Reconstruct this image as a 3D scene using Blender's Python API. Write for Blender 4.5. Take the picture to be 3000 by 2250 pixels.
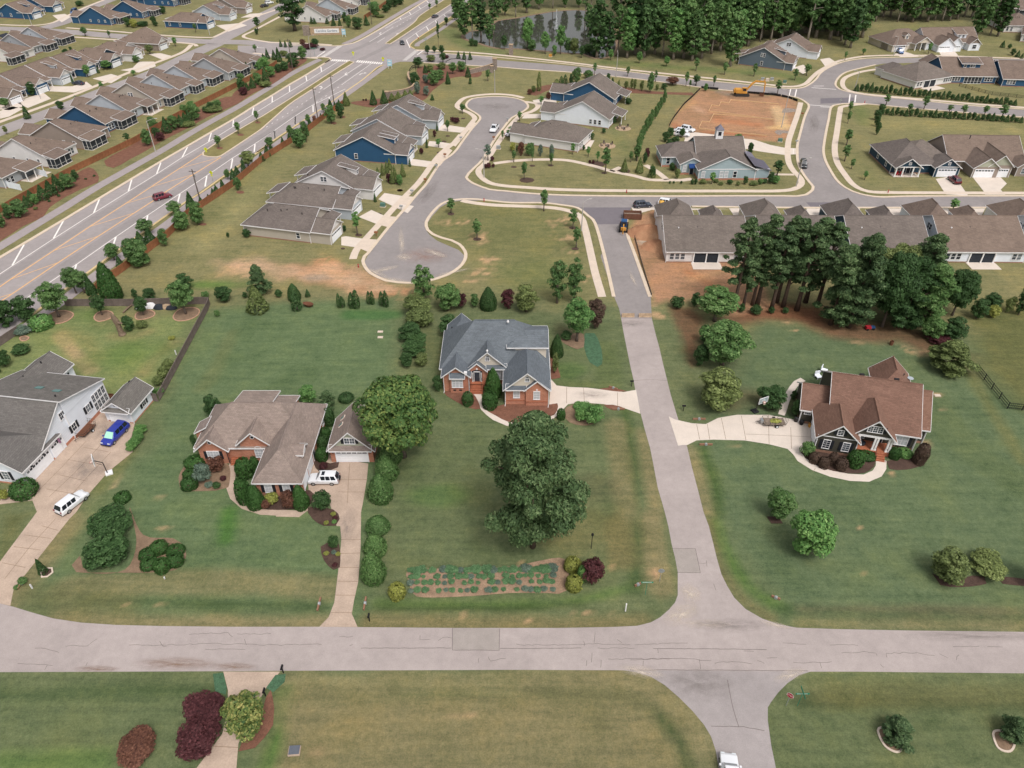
import bpy,bmesh,math,random
import numpy as np
from mathutils import Vector,Matrix,noise as mnoise
from mathutils.geometry import tessellate_polygon
R = math.radians
for o in list(bpy.data.objects): bpy.data.objects.remove(o)
scene = bpy.context.scene
COL = scene.collection
# ------------------------------------------------------------------ camera
CAM_H,PITCH,FPX = 78.0,R(37.5),2150.0
cam_d = bpy.data.cameras.new('camera');cam = bpy.data.objects.new('camera',cam_d);COL.objects.link(cam)
cam.location = (0,0,CAM_H);cam.rotation_euler = (R(90) - PITCH,0,0)
cam_d.sensor_width = 36;cam_d.lens = 36 * FPX / 3000;cam_d.clip_end = 9000;cam_d.clip_start = 1
scene.camera = cam
# ------------------------------------------------------------------ sky and sun (bright overcast noon)
SUN_EL,SUN_AZ = 58.0,150.0          # azimuth: degrees clockwise from +Y
w = bpy.data.worlds.new('World');scene.world = w;w.use_nodes = True
nt = w.node_tree;bg = nt.nodes['Background']
sky = nt.nodes.new('ShaderNodeTexSky');sky.sky_type = 'NISHITA';sky.sun_disc = False
sky.sun_elevation = R(SUN_EL);sky.sun_rotation = R(SUN_AZ);sky.air_density = 1.6;sky.dust_density = 6.0;sky.ozone_density = 0.6
hsv = nt.nodes.new('ShaderNodeHueSaturation');hsv.inputs['Saturation'].default_value = 0.22
nt.links.new(sky.outputs[0],hsv.inputs['Color']);nt.links.new(hsv.outputs[0],bg.inputs['Color'])
bg.inputs['Strength'].default_value = 0.15
sd = bpy.data.lights.new('sun','SUN');so = bpy.data.objects.new('sun',sd);COL.objects.link(so)
sd.energy = 1.5;sd.angle = R(16);sd.color = (1.0,0.955,0.90)
az = R(SUN_AZ);el = R(SUN_EL)
sdir = Vector((math.sin(az) * math.cos(el),math.cos(az) * math.cos(el),math.sin(el)))
so.rotation_euler = sdir.to_track_quat('Z','Y').to_euler();so.location = (0,0,200)
vs = scene.view_settings
vs.view_transform = 'Standard';vs.look = 'None';vs.exposure = 0.0;vs.gamma = 1.0;vs.use_curve_mapping = False
# ------------------------------------------------------------------ survey: photograph pixel -> point of the ground plane
CP,SP = math.cos(PITCH),math.sin(PITCH)
def gp(px,py,z=0.0):
    dx,dy = (px - 1500) / FPX,(py - 1125) / FPX
    d = (dx,CP - dy * SP,-SP - dy * CP)
    t = (CAM_H - z) / -d[2]
    return Vector((d[0] * t,d[1] * t,z))
REG = {'T1': (0,0,2.212),'T2': (1000,0,2.212),'T3': (2000,0,2.212),'T4': (0,750,2.212),'T5': (1000,750,2.212),
       'T6': (2000,750,2.212),'T7': (0,1500,1.47467),'T8': (1500,1500,1.47467),'D': (0,0,.73733),
       'A': (0,500,4.424),'B': (400,300,4.424),'C': (700,100,4.424),'E': (900,0,4.424),'J': (1000,550,4.424),
       'K': (1900,220,4.148),'HG': (1250,880,4.365),'HB': (540,1120,3.8138),'HW': (0,1030,3.687),'HR': (2300,1030,4.148)}
def rp(reg,x,y,z=0.0):
    a,b,s = REG[reg];return gp(a + x / s,b + y / s,z)
def pts(reg,*xy):
    """'T1', x,y,x,y,... (or a string of x,y pairs; a token such as T2: switches the survey sheet)"""
    out = []
    for tok in xy[0].split():
        if tok.endswith(':'): reg = tok[:-1];continue
        x,y = tok.split(',');out.append(rp(reg,float(x),float(y)))
    return out
def px_of(v):
    d = v - Vector((0,0,CAM_H));f = d.y * CP - d.z * SP;u = d.y * SP + d.z * CP
    return 1500 + FPX * d.x / f,1125 - FPX * u / f
# ------------------------------------------------------------------ numpy noise
_rng = np.random.RandomState(7);_lat = _rng.rand(256,256)
def vnoise(x,y):
    xi = np.floor(x).astype(int);yi = np.floor(y).astype(int);fx = x - xi;fy = y - yi
    fx = fx * fx * (3 - 2 * fx);fy = fy * fy * (3 - 2 * fy)
    a = _lat[xi & 255,yi & 255];b = _lat[(xi + 1) & 255,yi & 255];c = _lat[xi & 255,(yi + 1) & 255];d = _lat[(xi + 1) & 255,(yi + 1) & 255]
    return (a * (1 - fx) + b * fx) * (1 - fy) + (c * (1 - fx) + d * fx) * fy
def fbm(x,y,o=4):
    s = np.zeros_like(x);a = .5
    for i in range(o): s += a * vnoise(x + 17.3 * i,y - 9.1 * i);x = x * 2.03;y = y * 2.03;a *= .5
    return s / (1 - .5 ** o)
# ------------------------------------------------------------------ materials
def lin(h):
    if isinstance(h,str):
        h = h.lstrip('#');c = [int(h[i:i + 2],16) / 255 for i in (0,2,4)]
        return tuple(x / 12.92 if x <= .04045 else ((x + .055) / 1.055) ** 2.4 for x in c)
    return tuple(h)
MATS = {}
class NT:
    def __init__(s,m): s.t = m.node_tree;s.n = s.t.nodes;s.b = s.n['Principled BSDF']
    def new(s,k,**kw):
        n = s.n.new(k)
        for a,v in kw.items():
            if hasattr(n,a): setattr(n,a,v)
            else: n.inputs[a.replace('_',' ')].default_value = v
        return n
    def link(s,a,b): s.t.links.new(a,b)
    def noise(s,scale,detail=4,rough=.6,coord='Object',stretch=None):
        tc = s.new('ShaderNodeTexCoord');n = s.new('ShaderNodeTexNoise');n.inputs['Scale'].default_value = scale
        n.inputs['Detail'].default_value = detail;n.inputs['Roughness'].default_value = rough
        src = tc.outputs[coord]
        if coord == 'World': pass
        if stretch:
            mp = s.new('ShaderNodeMapping');mp.inputs['Scale'].default_value = stretch;s.link(src,mp.inputs[0]);src = mp.outputs[0]
        s.link(src,n.inputs['Vector']);return n.outputs['Fac']
    def ramp(s,fac,stops):
        r = s.new('ShaderNodeValToRGB');e = r.color_ramp.elements
        while len(e) < len(stops): e.new(.5)
        for i,(p,c) in enumerate(stops):
            e[i].position = p;e[i].color = (*lin(c),1) if not isinstance(c,(int,float)) else (c,c,c,1)
        s.link(fac,r.inputs[0]);return r.outputs[0]
    def mix(s,fac,a,b,mode='MIX'):
        m = s.new('ShaderNodeMix');m.data_type = 'RGBA';m.blend_type = mode
        for sock,v in ((m.inputs['Factor'],fac),(m.inputs[6],a),(m.inputs[7],b)):
            if hasattr(v,'is_output'): s.link(v,sock)
            else: sock.default_value = v if isinstance(v,(int,float)) else (*v,1)
        return m.outputs[2]
    def bump(s,h,strength=.3,dist=.05):
        b = s.new('ShaderNodeBump');b.inputs['Strength'].default_value = strength;b.inputs['Distance'].default_value = dist
        s.link(h,b.inputs['Height']);s.link(b.outputs[0],s.b.inputs['Normal'])
def newmat(name,rough=.85,metal=0.0,spec=.25):
    m = bpy.data.materials.new(name);m.use_nodes = True;t = NT(m)
    t.b.inputs['Roughness'].default_value = rough;t.b.inputs['Metallic'].default_value = metal
    t.b.inputs['Specular IOR Level'].default_value = spec
    MATS[name] = m;return m,t
def mat(name,color=None,var=.18,scale=1.5,rough=.85,metal=0.0,spec=.25,bump=0,bscale=None,fine=0,fscale=30,obj_var=0.0):
    """one colour with two scales of noise (wear) on it"""
    if name in MATS: return MATS[name]
    m,t = newmat(name,rough,metal,spec);c = lin(color)
    f = t.noise(scale,5)
    lo = tuple(max(0,x * (1 - var)) for x in c);hi = tuple(min(1,x * (1 + var)) for x in c)
    col = t.ramp(f,[(.3,lo),(.7,hi)])
    if fine:
        f2 = t.noise(fscale,2);col = t.mix(1,col,t.ramp(f2,[(.3,1 - fine),(.7,1.0 + 0 * fine)]),'MULTIPLY')
    if obj_var:
        oi = t.new('ShaderNodeObjectInfo');col = t.mix(1,col,t.ramp(oi.outputs['Random'],[(0,1 - obj_var),(1,1.0)]),'MULTIPLY')
    t.link(col,t.b.inputs['Base Color'])
    if bump: t.bump(t.noise(bscale or scale * 8,4),bump)
    return m
# ------------------------------------------------------------------ mesh helpers
class MB:
    """collects faces and links them as ONE mesh object"""
    def __init__(s): s.v = [];s.f = [];s.mi = [];s.cur = 0
    def poly(s,pts_):
        n = len(s.v);s.v.extend([tuple(p) for p in pts_]);s.f.append(tuple(range(n,n + len(pts_))));s.mi.append(s.cur);return s
    def faces(s,vs_,fs_):
        n = len(s.v);s.v.extend([tuple(p) for p in vs_]);s.f.extend([tuple(n + i for i in f) for f in fs_]);s.mi.extend([s.cur] * len(fs_));return s
    def box(s,x0,x1,y0,y1,z0,z1,M=None):
        vs_ = [Vector((x,y,z)) for z in (z0,z1) for y in (y0,y1) for x in (x0,x1)]
        if M is not None: vs_ = [M @ v for v in vs_]
        return s.faces(vs_,[(0,2,3,1),(4,5,7,6),(0,1,5,4),(2,6,7,3),(0,4,6,2),(1,3,7,5)])
    def tube(s,path,radii,n=8,cap=True):
        path = [Vector(p) for p in path]
        if isinstance(radii,(int,float)): radii = [radii] * len(path)
        rings = []
        for i,p in enumerate(path):
            d = (path[min(i + 1,len(path) - 1)] - path[max(i - 1,0)])
            d = d.normalized() if d.length > 1e-6 else Vector((0,0,1))
            a = d.orthogonal().normalized() if i == 0 else (a - d * a.dot(d)).normalized()
            b = d.cross(a);rings.append([p + (a * math.cos(2 * math.pi * k / n) + b * math.sin(2 * math.pi * k / n)) * radii[i] for k in range(n)])
        base = len(s.v)
        for r in rings: s.v.extend([tuple(x) for x in r])
        for i in range(len(rings) - 1):
            for k in range(n):
                s.f.append((base + i * n + k,base + i * n + (k + 1) % n,base + (i + 1) * n + (k + 1) % n,base + (i + 1) * n + k));s.mi.append(s.cur)
        if cap:
            s.f.append(tuple(base + k for k in reversed(range(n))));s.mi.append(s.cur)
            s.f.append(tuple(base + (len(rings) - 1) * n + k for k in range(n)));s.mi.append(s.cur)
        return s
    def lathe(s,prof,c=(0,0,0),n=16,sx=1,sy=1):
        base = len(s.v);cx,cy,cz = c
        for r,z in prof:
            for k in range(n): s.v.append((cx + sx * r * math.cos(2 * math.pi * k / n),cy + sy * r * math.sin(2 * math.pi * k / n),cz + z))
        for i in range(len(prof) - 1):
            for k in range(n):
                s.f.append((base + i * n + k,base + i * n + (k + 1) % n,base + (i + 1) * n + (k + 1) % n,base + (i + 1) * n + k));s.mi.append(s.cur)
        s.f.append(tuple(base + k for k in reversed(range(n))));s.mi.append(s.cur)
        s.f.append(tuple(base + (len(prof) - 1) * n + k for k in range(n)));s.mi.append(s.cur)
        return s
    def mesh(s,name,mats=(),smooth=False):
        me = bpy.data.meshes.new(name);me.from_pydata(s.v,[],s.f)
        for m in (mats if isinstance(mats,(list,tuple)) else [mats]): me.materials.append(MATS[m] if isinstance(m,str) else m)
        if any(s.mi): me.polygons.foreach_set('material_index',s.mi)
        if smooth: me.polygons.foreach_set('use_smooth',[True] * len(s.f))
        me.update();return me
    def build(s,name,mats,parent=None,smooth=False,M=None,**kw):
        o = bpy.data.objects.new(name,s.mesh(name,mats,smooth));COL.objects.link(o)
        if parent is not None: o.parent = parent
        if M is not None: o.matrix_local = M
        tag(o,**kw);return o
def tag(o,label=None,cat=None,group=None,kind=None):
    for k,v in (('label',label),('category',cat),('group',group),('kind',kind)):
        if v: o[k] = v
    return o
def empty(name,loc=(0,0,0),rz=0,**kw):
    o = bpy.data.objects.new(name,None);COL.objects.link(o);o.location = loc;o.rotation_euler = (0,0,rz);o.empty_display_size = .2
    return tag(o,**kw)
KIDS = {}
def copy_tree(o,loc=None,rz=None,scale=None,parent=None,**kw):
    c = o.copy();COL.objects.link(c);c.parent = parent
    for ch in o.children: copy_tree(ch,parent=c)
    if loc is not None: c.location = loc
    if rz is not None: c.rotation_euler = (0,0,rz)
    if scale is not None: c.scale = scale if hasattr(scale,'__len__') else (scale,) * 3
    return tag(c,**kw)
def smooth_line(P,closed=False,step=1.5):
    """Catmull-Rom through the points, resampled"""
    P = [Vector(p) for p in P];n = len(P);out = []
    rng = range(n if closed else n - 1)
    for i in rng:
        p0 = P[(i - 1) % n] if closed or i > 0 else P[0];p1 = P[i];p2 = P[(i + 1) % n];p3 = P[(i + 2) % n] if closed or i + 2 < n else P[-1]
        k = max(1,int((p2 - p1).length / step));k = min(k,14)
        for j in range(k):
            t = j / k;t2 = t * t;t3 = t2 * t
            out.append(.5 * ((2 * p1) + (-p0 + p2) * t + (2 * p0 - 5 * p1 + 4 * p2 - p3) * t2 + (-p0 + 3 * p1 - 3 * p2 + p3) * t3))
    if not closed: out.append(P[-1])
    return out
def offset_line(P,d,closed=False):
    """shift a line by d to its left"""
    out = [];n = len(P)
    for i in range(n):
        a = P[(i - 1) % n] if closed or i > 0 else P[i];b = P[(i + 1) % n] if closed or i < n - 1 else P[i]
        t = (b - a);t.z = 0
        t = t.normalized() if t.length > 1e-9 else Vector((1,0,0));out.append(P[i] + Vector((-t.y,t.x,0)) * d)
    return out
def sheet(name,P,z,m,h=0.0,kind='structure',**kw):
    """a closed outline laid on the ground at height z, with an edge h deep"""
    P = [Vector((p.x,p.y,0)) for p in P];mb = MB();n = len(P)
    tris = tessellate_polygon([P]);mb.v = [(p.x,p.y,z) for p in P]
    area = sum(P[i].x * P[(i + 1) % n].y - P[(i + 1) % n].x * P[i].y for i in range(n))
    for t in tris:
        a,b,c = [P[i] for i in t];t = tuple(t)
        if (b - a).cross(c - a).z < 0: t = t[::-1]
        mb.f.append(t);mb.mi.append(0)
    if h:
        mb.v += [(p.x,p.y,z - h) for p in P]
        for i in range(n):
            j = (i + 1) % n;q = (i,i + n,j + n,j) if area > 0 else (j,j + n,i + n,i)
            mb.f.append(q);mb.mi.append(0)
    return mb.build(name,m,kind=kind,**kw)
def strip_mb(mb,P,w,z,h=0.0,closed=False,both=True):
    L = offset_line(P,w / 2,closed);Rr = offset_line(P,-w / 2,closed);n = len(P);base = len(mb.v)
    for a,b in zip(L,Rr): mb.v += [(a.x,a.y,z),(b.x,b.y,z)]
    if h:
        for a,b in zip(L,Rr): mb.v += [(a.x,a.y,z - h),(b.x,b.y,z - h)]
    m2 = 2 * n
    for i in range(n if closed else n - 1):
        j = (i + 1) % n;a0,b0,a1,b1 = base + 2 * i,base + 2 * i + 1,base + 2 * j,base + 2 * j + 1
        mb.f.append((a0,b0,b1,a1));mb.mi.append(mb.cur)
        if h:
            mb.f.append((a0,a1,a1 + m2,a0 + m2));mb.f.append((b1,b0,b0 + m2,b1 + m2));mb.mi += [mb.cur] * 2
    if h and not closed:
        e = base + 2 * (n - 1)
        mb.f += [(base,base + m2,base + 1 + m2,base + 1),(e + 1,e + 1 + m2,e + m2,e)];mb.mi += [mb.cur] * 2
    return mb
def strip(name,P,w,z,m,h=0.0,closed=False,kind='structure',smooth=True,**kw):
    if smooth: P = smooth_line(P,closed)
    return strip_mb(MB(),P,w,z,h,closed).build(name,m,kind=kind,**kw)
rnd = random.Random(11)
# ------------------------------------------------------------------ surface materials
m_,t = newmat('ground_turf',.95,0,.1)
at_ = t.new('ShaderNodeVertexColor');at_.layer_name = 'tint'
base = at_.outputs[0]
n1 = t.noise(.09,6,.62);n2 = t.noise(.55,6,.68);n3 = t.noise(5.5,5,.75);n4 = t.noise(.35,5,.6,stretch=(.35,3.2,1))
c = t.mix(1,base,t.ramp(n1,[(.32,(.80,.84,.78)),(.5,(1,1,1)),(.70,(1.18,1.10,.98))]),'MULTIPLY')
c = t.mix(1,c,t.ramp(n2,[(.30,(.80,.84,.80)),(.5,(1,1,1)),(.72,(1.17,1.11,1.04))]),'MULTIPLY')
c = t.mix(1,c,t.ramp(n4,[(.34,(.85,.88,.86)),(.66,(1.11,1.09,1.06))]),'MULTIPLY')
c = t.mix(1,c,t.ramp(t.noise(1.7,4,.8),[(.30,(.74,.78,.74)),(.70,(1.22,1.18,1.14))]),'MULTIPLY')
c = t.mix(1,c,t.ramp(n3,[(.28,(.68,.71,.67)),(.72,(1.27,1.24,1.2))]),'MULTIPLY')
t.link(c,t.b.inputs['Base Color']);t.bump(n3,.9,.12)
def asphalt(name,c,patch=.12,crack=True):
    m,t = newmat(name,.9,0,.2);c = lin(c)
    col = t.ramp(t.noise(.12,6,.65),[(.3,tuple(x * (1 - patch) for x in c)),(.7,tuple(x * (1 + patch) for x in c))])
    col = t.mix(1,col,t.ramp(t.noise(.9,5,.7),[(.3,.90),(.7,1.06)]),'MULTIPLY')
    col = t.mix(1,col,t.ramp(t.noise(9,3,.8),[(.25,.84),(.75,1.12)]),'MULTIPLY')
    t.link(col,t.b.inputs['Base Color']);t.bump(t.noise(14,3),.25,.02)
asphalt('asphalt_old','#a39895',.10);asphalt('asphalt_mid','#98908f',.09);asphalt('asphalt_new','#8c8584',.10)
asphalt('asphalt_patch','#9a918c',.06);asphalt('asphalt_dark','#716b70',.06);asphalt('asphalt_lane','#8e8786',.06)
asphalt('greenway_asphalt','#9a9090',.05)
mat('concrete_new','#cdbcad',.07,.6,fine=.12,fscale=6);mat('concrete_old','#b5a090',.14,.5,fine=.18,fscale=5)
mat('concrete_white','#cfc2b7',.06,.5,fine=.1,fscale=6);mat('kerb_concrete','#cdbba8',.08,.8,fine=.12,fscale=8)
mat('kerb_yellowish','#c9b187',.08,.8,fine=.12,fscale=8)
mat('paint_white','#e6dfdb',.08,1.2,fine=.12,fscale=4);mat('paint_yellow','#dfae7b',.10,1.2,fine=.15,fscale=4)
mat('crack_seal','#6f6562',.15,2);mat('joint_dark','#85715f',.2,2)
mat('mulch_red','#7c5646',.22,.9,fine=.35,fscale=7,bump=.5);mat('mulch_brown','#55423a',.25,1,fine=.4,fscale=7,bump=.5)
mat('mulch_straw','#87705c',.2,.9,fine=.3,fscale=6,bump=.4)
m_,t = newmat('bare_clay',.95,0,.1)
c = t.ramp(t.noise(.10,6,.65),[(.28,'#94644a'),(.45,'#a67a5e'),(.6,'#b38a6b'),(.75,'#c6a286')])
c = t.mix(1,c,t.ramp(t.noise(.8,6,.75,stretch=(1,.35,1)),[(.3,.78),(.7,1.12)]),'MULTIPLY')
c = t.mix(1,c,t.ramp(t.noise(6,4,.8),[(.3,.8),(.7,1.1)]),'MULTIPLY')
t.link(c,t.b.inputs['Base Color']);t.bump(t.noise(1.6,6,.7),.7,.15)
# ------------------------------------------------------------------ ground sheet with painted turf kinds
def axis(segs):
    out = [segs[0][0]]
    for a,b,s in segs:
        n = max(1,int(round((b - a) / s)));  out += [a + (b - a) * (i + 1) / n for i in range(n)]
    return np.array(out)
gx = axis([(-4000,-1200,400),(-1200,-400,80),(-400,-130,4),(-130,130,.8),(130,400,4),(400,1200,80),(1200,4000,400)])
gy = axis([(-900,-60,120),(-60,28,8),(28,130,.6),(130,240,1.1),(240,470,3),(470,1000,50),(1000,6000,500)])
GX,GY = np.meshgrid(gx,gy);PXs = GX.ravel();PYs = GY.ravel();N = len(PXs)
wob = (fbm(PXs * .22,PYs * .22) - .5);wob2 = (fbm(PXs * .05 + 40,PYs * .05) - .5)
tint = np.empty((N,3));tint[:] = lin('#817c55')
def dist_line(P,closed=False):
    d = np.full(N,1e9);n = len(P)
    for i in range(n if closed else n - 1):
        a,b = P[i],P[(i + 1) % n];dx,dy = b.x - a.x,b.y - a.y;L = dx * dx + dy * dy + 1e-9
        t_ = np.clip(((PXs - a.x) * dx + (PYs - a.y) * dy) / L,0,1)
        d = np.minimum(d,np.hypot(PXs - a.x - t_ * dx,PYs - a.y - t_ * dy))
    return d
def inside(P):
    r = np.zeros(N,bool);n = len(P)
    for i in range(n):
        a,b = P[i],P[(i + 1) % n]
        cnd = ((a.y > PYs) != (b.y > PYs));r ^= cnd & (PXs < (b.x - a.x) * (PYs - a.y) / (b.y - a.y + 1e-12) + a.x)
    return r
def blend(c,k): tint[:] = tint * (1 - k[:,None]) + np.array(lin(c)) * k[:,None]
def fill(c,P,feather=1.0,op=1.0,wobble=1.5):
    sd_ = dist_line(P,True);sd_[inside(P)] *= -1
    blend(c,op * np.clip(.5 - (sd_ + wob * wobble * 2) / (2 * feather),0,1))
def stroke(c,P,w,feather=1.0,op=1.0,wobble=1.0,breakup=0.0):
    d = dist_line(P) + wob * wobble
    k = op * np.clip(.5 - (d - w / 2) / (2 * feather),0,1)
    if breakup: k = k * np.clip((fbm(PXs * .9 + 5,PYs * .9) - breakup) * 6,0,1)
    blend(c,k)
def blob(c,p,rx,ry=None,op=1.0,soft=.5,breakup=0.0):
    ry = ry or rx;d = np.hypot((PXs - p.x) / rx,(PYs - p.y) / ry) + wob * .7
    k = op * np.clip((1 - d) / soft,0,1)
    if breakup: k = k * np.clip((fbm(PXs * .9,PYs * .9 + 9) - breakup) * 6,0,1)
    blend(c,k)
GREEN,DGREEN,LGREEN,OLIVE,TAN,LUSH,STRAW,CLAY,BARE = '#60734f','#4b5e38','#768250','#857c58','#8b8259','#587338','#9b8a62','#b98562','#a8906c'
# the older lots, nearer than the tree line
fill('#6a7350',pts('D','-300,640 440,655 860,640 1300,650 1480,690 2000,700 2600,760 2900,2300 -900,2300 -900,900'),4,1,6)
fill(GREEN,pts('D','440,655 860,640 860,850 780,1330 300,1330 60,1280 330,960 370,820'),2)
fill(LGREEN,pts('D','-300,680 440,660 320,880 0,900 -300,900'),2)
fill('#65704d',pts('D','860,850 960,690 1330,680 1440,1050 1450,1290 900,1330 830,1250'),2.5)
fill('#5f7050',pts('D','1500,960 1640,700 2000,720 2600,800 2700,1340 1700,1340 1540,1150'),3)
fill('#67693f',pts('D','2090,660 2500,640 2700,1000 2212,880 2110,790'),3)
fill('#636f4c',pts('D','-500,1470 600,1470 560,1800 -500,1800'),2)
fill('#7b7553',pts('D','590,1462 1380,1458 1500,1560 1560,1800 560,1800'),1.5)
fill('#636e4b',pts('D','1760,1470 2700,1470 2700,1800 1680,1800'),1.5)
fill(OLIVE,pts('D','220,700 640,640 870,610 870,640 440,655 230,660'),2,.7)
# verges and mowing bands
for p,c,wd,op in (('T7: 250,455 700,480 1400,480',OLIVE,2.2,.8),('T7: 1600,480 2212,485 T8: 300,485 560,470','#7d7550',2.4,.9),('T7: 300,330 900,300 1420,330',OLIVE,4,.55),
                     ('T7: 350,375 900,400 1380,405',DGREEN,1.5,.7),('T7: 1640,395 2212,400 T8: 260,385 420,350 530,320',LUSH,1.1,.95),('T7: 1640,412 2212,416 T8: 300,400','#45562e',.6,.8),
                     ('T8: 560,40 545,200 520,330',DGREEN,2.0,.7),('T8: 600,20 620,200 650,330',OLIVE,3.0,.75),('T8: 460,60 470,200','#7a7048',4.0,.6),('T8: 870,40 930,180 1030,330 1180,420',LUSH,1.6,.8),
                     ('T8: 1180,430 1700,440 2212,448','#4a5c3c',1.4,.75),('T8: 1250,420 1700,420 2200,430','#6f6a50',.8,.7),('T8: 1250,480 2212,490',OLIVE,1.4,.6),('T8: 850,40 880,160 920,270 1000,380 1120,460','#6f6b48',1.2,.7),
                     ('T8: 0,790 400,790 560,830 660,900 740,1000 760,1106','#4e5a38',1.8,.75),('T8: 0,720 480,720 650,780 770,900 840,1020',OLIVE,3.2,.55),
                     ('T7: 0,790 900,770 1300,790','#4c5e3a',1.8,.6),('T7: 1300,800 2212,790','#55613c',1.6,.8),('T7: 1250,740 2212,735','#87805a',2,.6),('T7: 1240,780 1190,1000 1150,1106',LUSH,1.6,.8),
                     ('T7: 0,1090 420,1090','#59743c',3,.6),('T7: 1300,850 1800,900 2212,880 T8: 500,900','#837a56',6,.5),('T8: 1250,820 1600,815 2212,830','#3f4e30',1.2,.75),('T8: 1330,790 2212,790','#6b6b44',3,.5),
                     ('T5: 1840,1000 1870,1200 1900,1659','#4d6136',1.4,.8),('T5: 1780,1100 1850,1659',OLIVE,3.4,.6),('T5: 1950,1150 2000,1400 2040,1659',OLIVE,2.4,.7),('T5: 1700,600 1720,850 1500,850','#5f6c42',5,.6),
                     ('T6: 130,1250 200,1450 230,1659','#4a6035',2.0,.8),('T6: 50,1250 120,1500 160,1659',OLIVE,2.0,.7),('T6: 1880,780 2030,1050 2212,1330','#6f7246',2.2,.6),('T6: 1650,950 1800,1200 2212,1500','#5c6b45',6,.4),
                     ('T4: 1280,380 1090,700 1050,900','#6e7850',2.5,.5),('T4: 1500,500 1380,760 1300,860','#6b744c',2.5,.55),('T5: 60,380 350,380','#3f6a3a',3.5,.6),('T7: 990,0 975,120','#47702f',2.0,.7)):
    stroke(c,smooth_line(pts('D',p)),wd,.7,min(1,op * 1.3),1.0)
stroke('#6f7346',pts('T4','830,1280 640,1510'),2.2,.7,.9);stroke(BARE,pts('T4','830,1290 735,1500'),.25,.2,.8,.1)
fill('#6c6e44',pts('T7','0,0 140,0 0,210'),1);stroke(OLIVE,pts('T7','300,50 90,330 40,390'),3.5,1,.85);fill('#6b6c47',pts('T7','250,310 60,330 60,400 250,450 600,475 600,330'),1.5,.7)
# far lots: mower stripes and greener swales
for p,c,wd,op in (('T1: 2100,700 1700,1100 1350,1400 900,1659','#7d7c50',10,.5),('T1: 1650,1250 1450,1450 1300,1600','#979063',5,.5),('T2: 150,700 60,850 0,900','#7c7b4c',5,.5),('T2: 1250,480 1500,560','#898257',12,.4),
                     ('T2: 2000,850 1950,1050 1900,1130','#868055',7,.5),('T2: 1700,750 1800,900 1850,1000','#6d7647',5,.45),('T2: 350,1180 450,1130','#667046',4,.6),('T3: 1150,700 1180,800','#66753f',5,.6),('T3: 1300,800 2212,830','#938a59',12,.5),
                     ('T3: 1100,1000 1250,1180','#77784a',4,.5),('T2: 700,200 800,280 1000,340','#667544',9,.6),('T2: 1700,400 2212,440 T3: 0,440 600,480 780,530','#61723f',7,.7),('T1: 0,1330 300,1290','#5e7442',4,.6),
                     ('T1: 500,700 900,780 1300,650 1700,470','#86824f',8,.4),('T3: 1150,280 1550,170','#75794a',10,.5),('T3: 1950,260 2212,280','#7d7c50',14,.5)):
    stroke(c,smooth_line(pts('D',p)),wd,2,op,3)
fill('#6f7146',pts('T2','700,1330 1300,1330 1500,1450 1560,1659 900,1659 560,1480'),4,.75);fill('#66703f',pts('T5','900,60 1330,0 1560,120 1540,260 1100,220'),4,.65)
# worn and bare soil, ground tints and some painted shade
for p,rx,ry,op,br in (('T2: 760,1440',6,2.4,.9,.5),('T2: 900,1540',3.5,4,.95,.45),('T2: 1440,1450',5,5,.9,.5),('T2: 1450,1540',4,2,.9,.48),('T5: 900,110',5,3,.95,.45),('T5: 950,30',4,2,.9,.45),('T5: 840,160',3,1.2,.9,.42),('T2: 1500,1620',3,2,.9,.45),('T5: 1600,150',3,3,.8,.5),
                      ('T5: 2060,380',2.4,2.0,.9,.4),('T5: 2020,330',1.5,4,.8,.45),('T4: 1640,60',7,1.5,.85,.45),('T4: 1500,60',5,1.0,.8,.45),('T4: 1550,130',6,.8,.7,.5),('T6: 690,430',1.6,.7,.9,.3),('T6: 730,485',.8,.4,.9,.3),('T6: 1130,560',2.4,1,.6,.35),('T6: 1520,620',3,1.5,.7,.4),
                      ('T8: 610,265',.8,1,.9,.3),('T8: 330,437',.8,.5,.9,.3),('T8: 310,458',.5,.3,.9,.3),('T8: 256,438',.4,.4,.9,.2),('T8: 75,475',.5,.4,.8,.2),('T8: 420,435',.4,.3,.9,.2),('T8: 425,240',.6,.6,.8,.3),('T7: 2000,445',.7,.5,.8,.3),('T8: 40,215',.5,.4,.8,.3),
                      ('T6: 1640,900',1.8,.6,.8,.35),('T6: 1690,990',1.3,.4,.8,.35),('T6: 330,1230',.9,.6,.8,.3),('T6: 1350,1410',.7,.6,.8,.3),('T6: 1580,1210',.6,1.3,.7,.4),('T4: 1040,1565',1.0,.7,.7,.3),('T7: 720,70',1.4,.6,.6,.3),
                      ('T7: 2000,880',2.2,.6,.5,.35),('T7: 1380,1040',1.5,.9,.5,.35),('T7: 550,400',1.4,.3,.6,.4),('T7: 700,400',1.2,.4,.6,.45),('T1: 2020,60',3,3,0,0),('T8: 1500,70',.7,.25,.7,.3),('T8: 1530,270',.5,.4,.6,.3)):
    blob('#c09a76',pts('D',p)[0],rx,ry,op,.6,br)
stroke(CLAY,smooth_line(pts('T5','-120,40 0,120 60,170 150,215 280,235 400,240')),4.5,1.4,.95,2,.3);fill(CLAY,pts('T4','1850,60 2050,50 2212,90 T5: 100,90 250,150 280,200 150,215 0,200 T4: 1990,180 1850,130'),1.5,.95,2.5)
fill('#bd9a7e',pts('T4','1420,45 1700,20 1900,60 2212,80 T5: 120,95 280,190 400,235 250,245 60,215 0,190 T4: 1900,150 1700,110 1450,80'),2,.85,4);stroke('#cfa98a',pts('T5','0,130 120,160 260,180'),1.4,.8,.8,1.5,.4);blob('#9c8d80',pts('T4','2040,140')[0],5,2.5,.7,.6)
for p,rx,ry in (('T4: 470,600',2.2,7),('T4: 380,540',1.5,2)): pass
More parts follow.
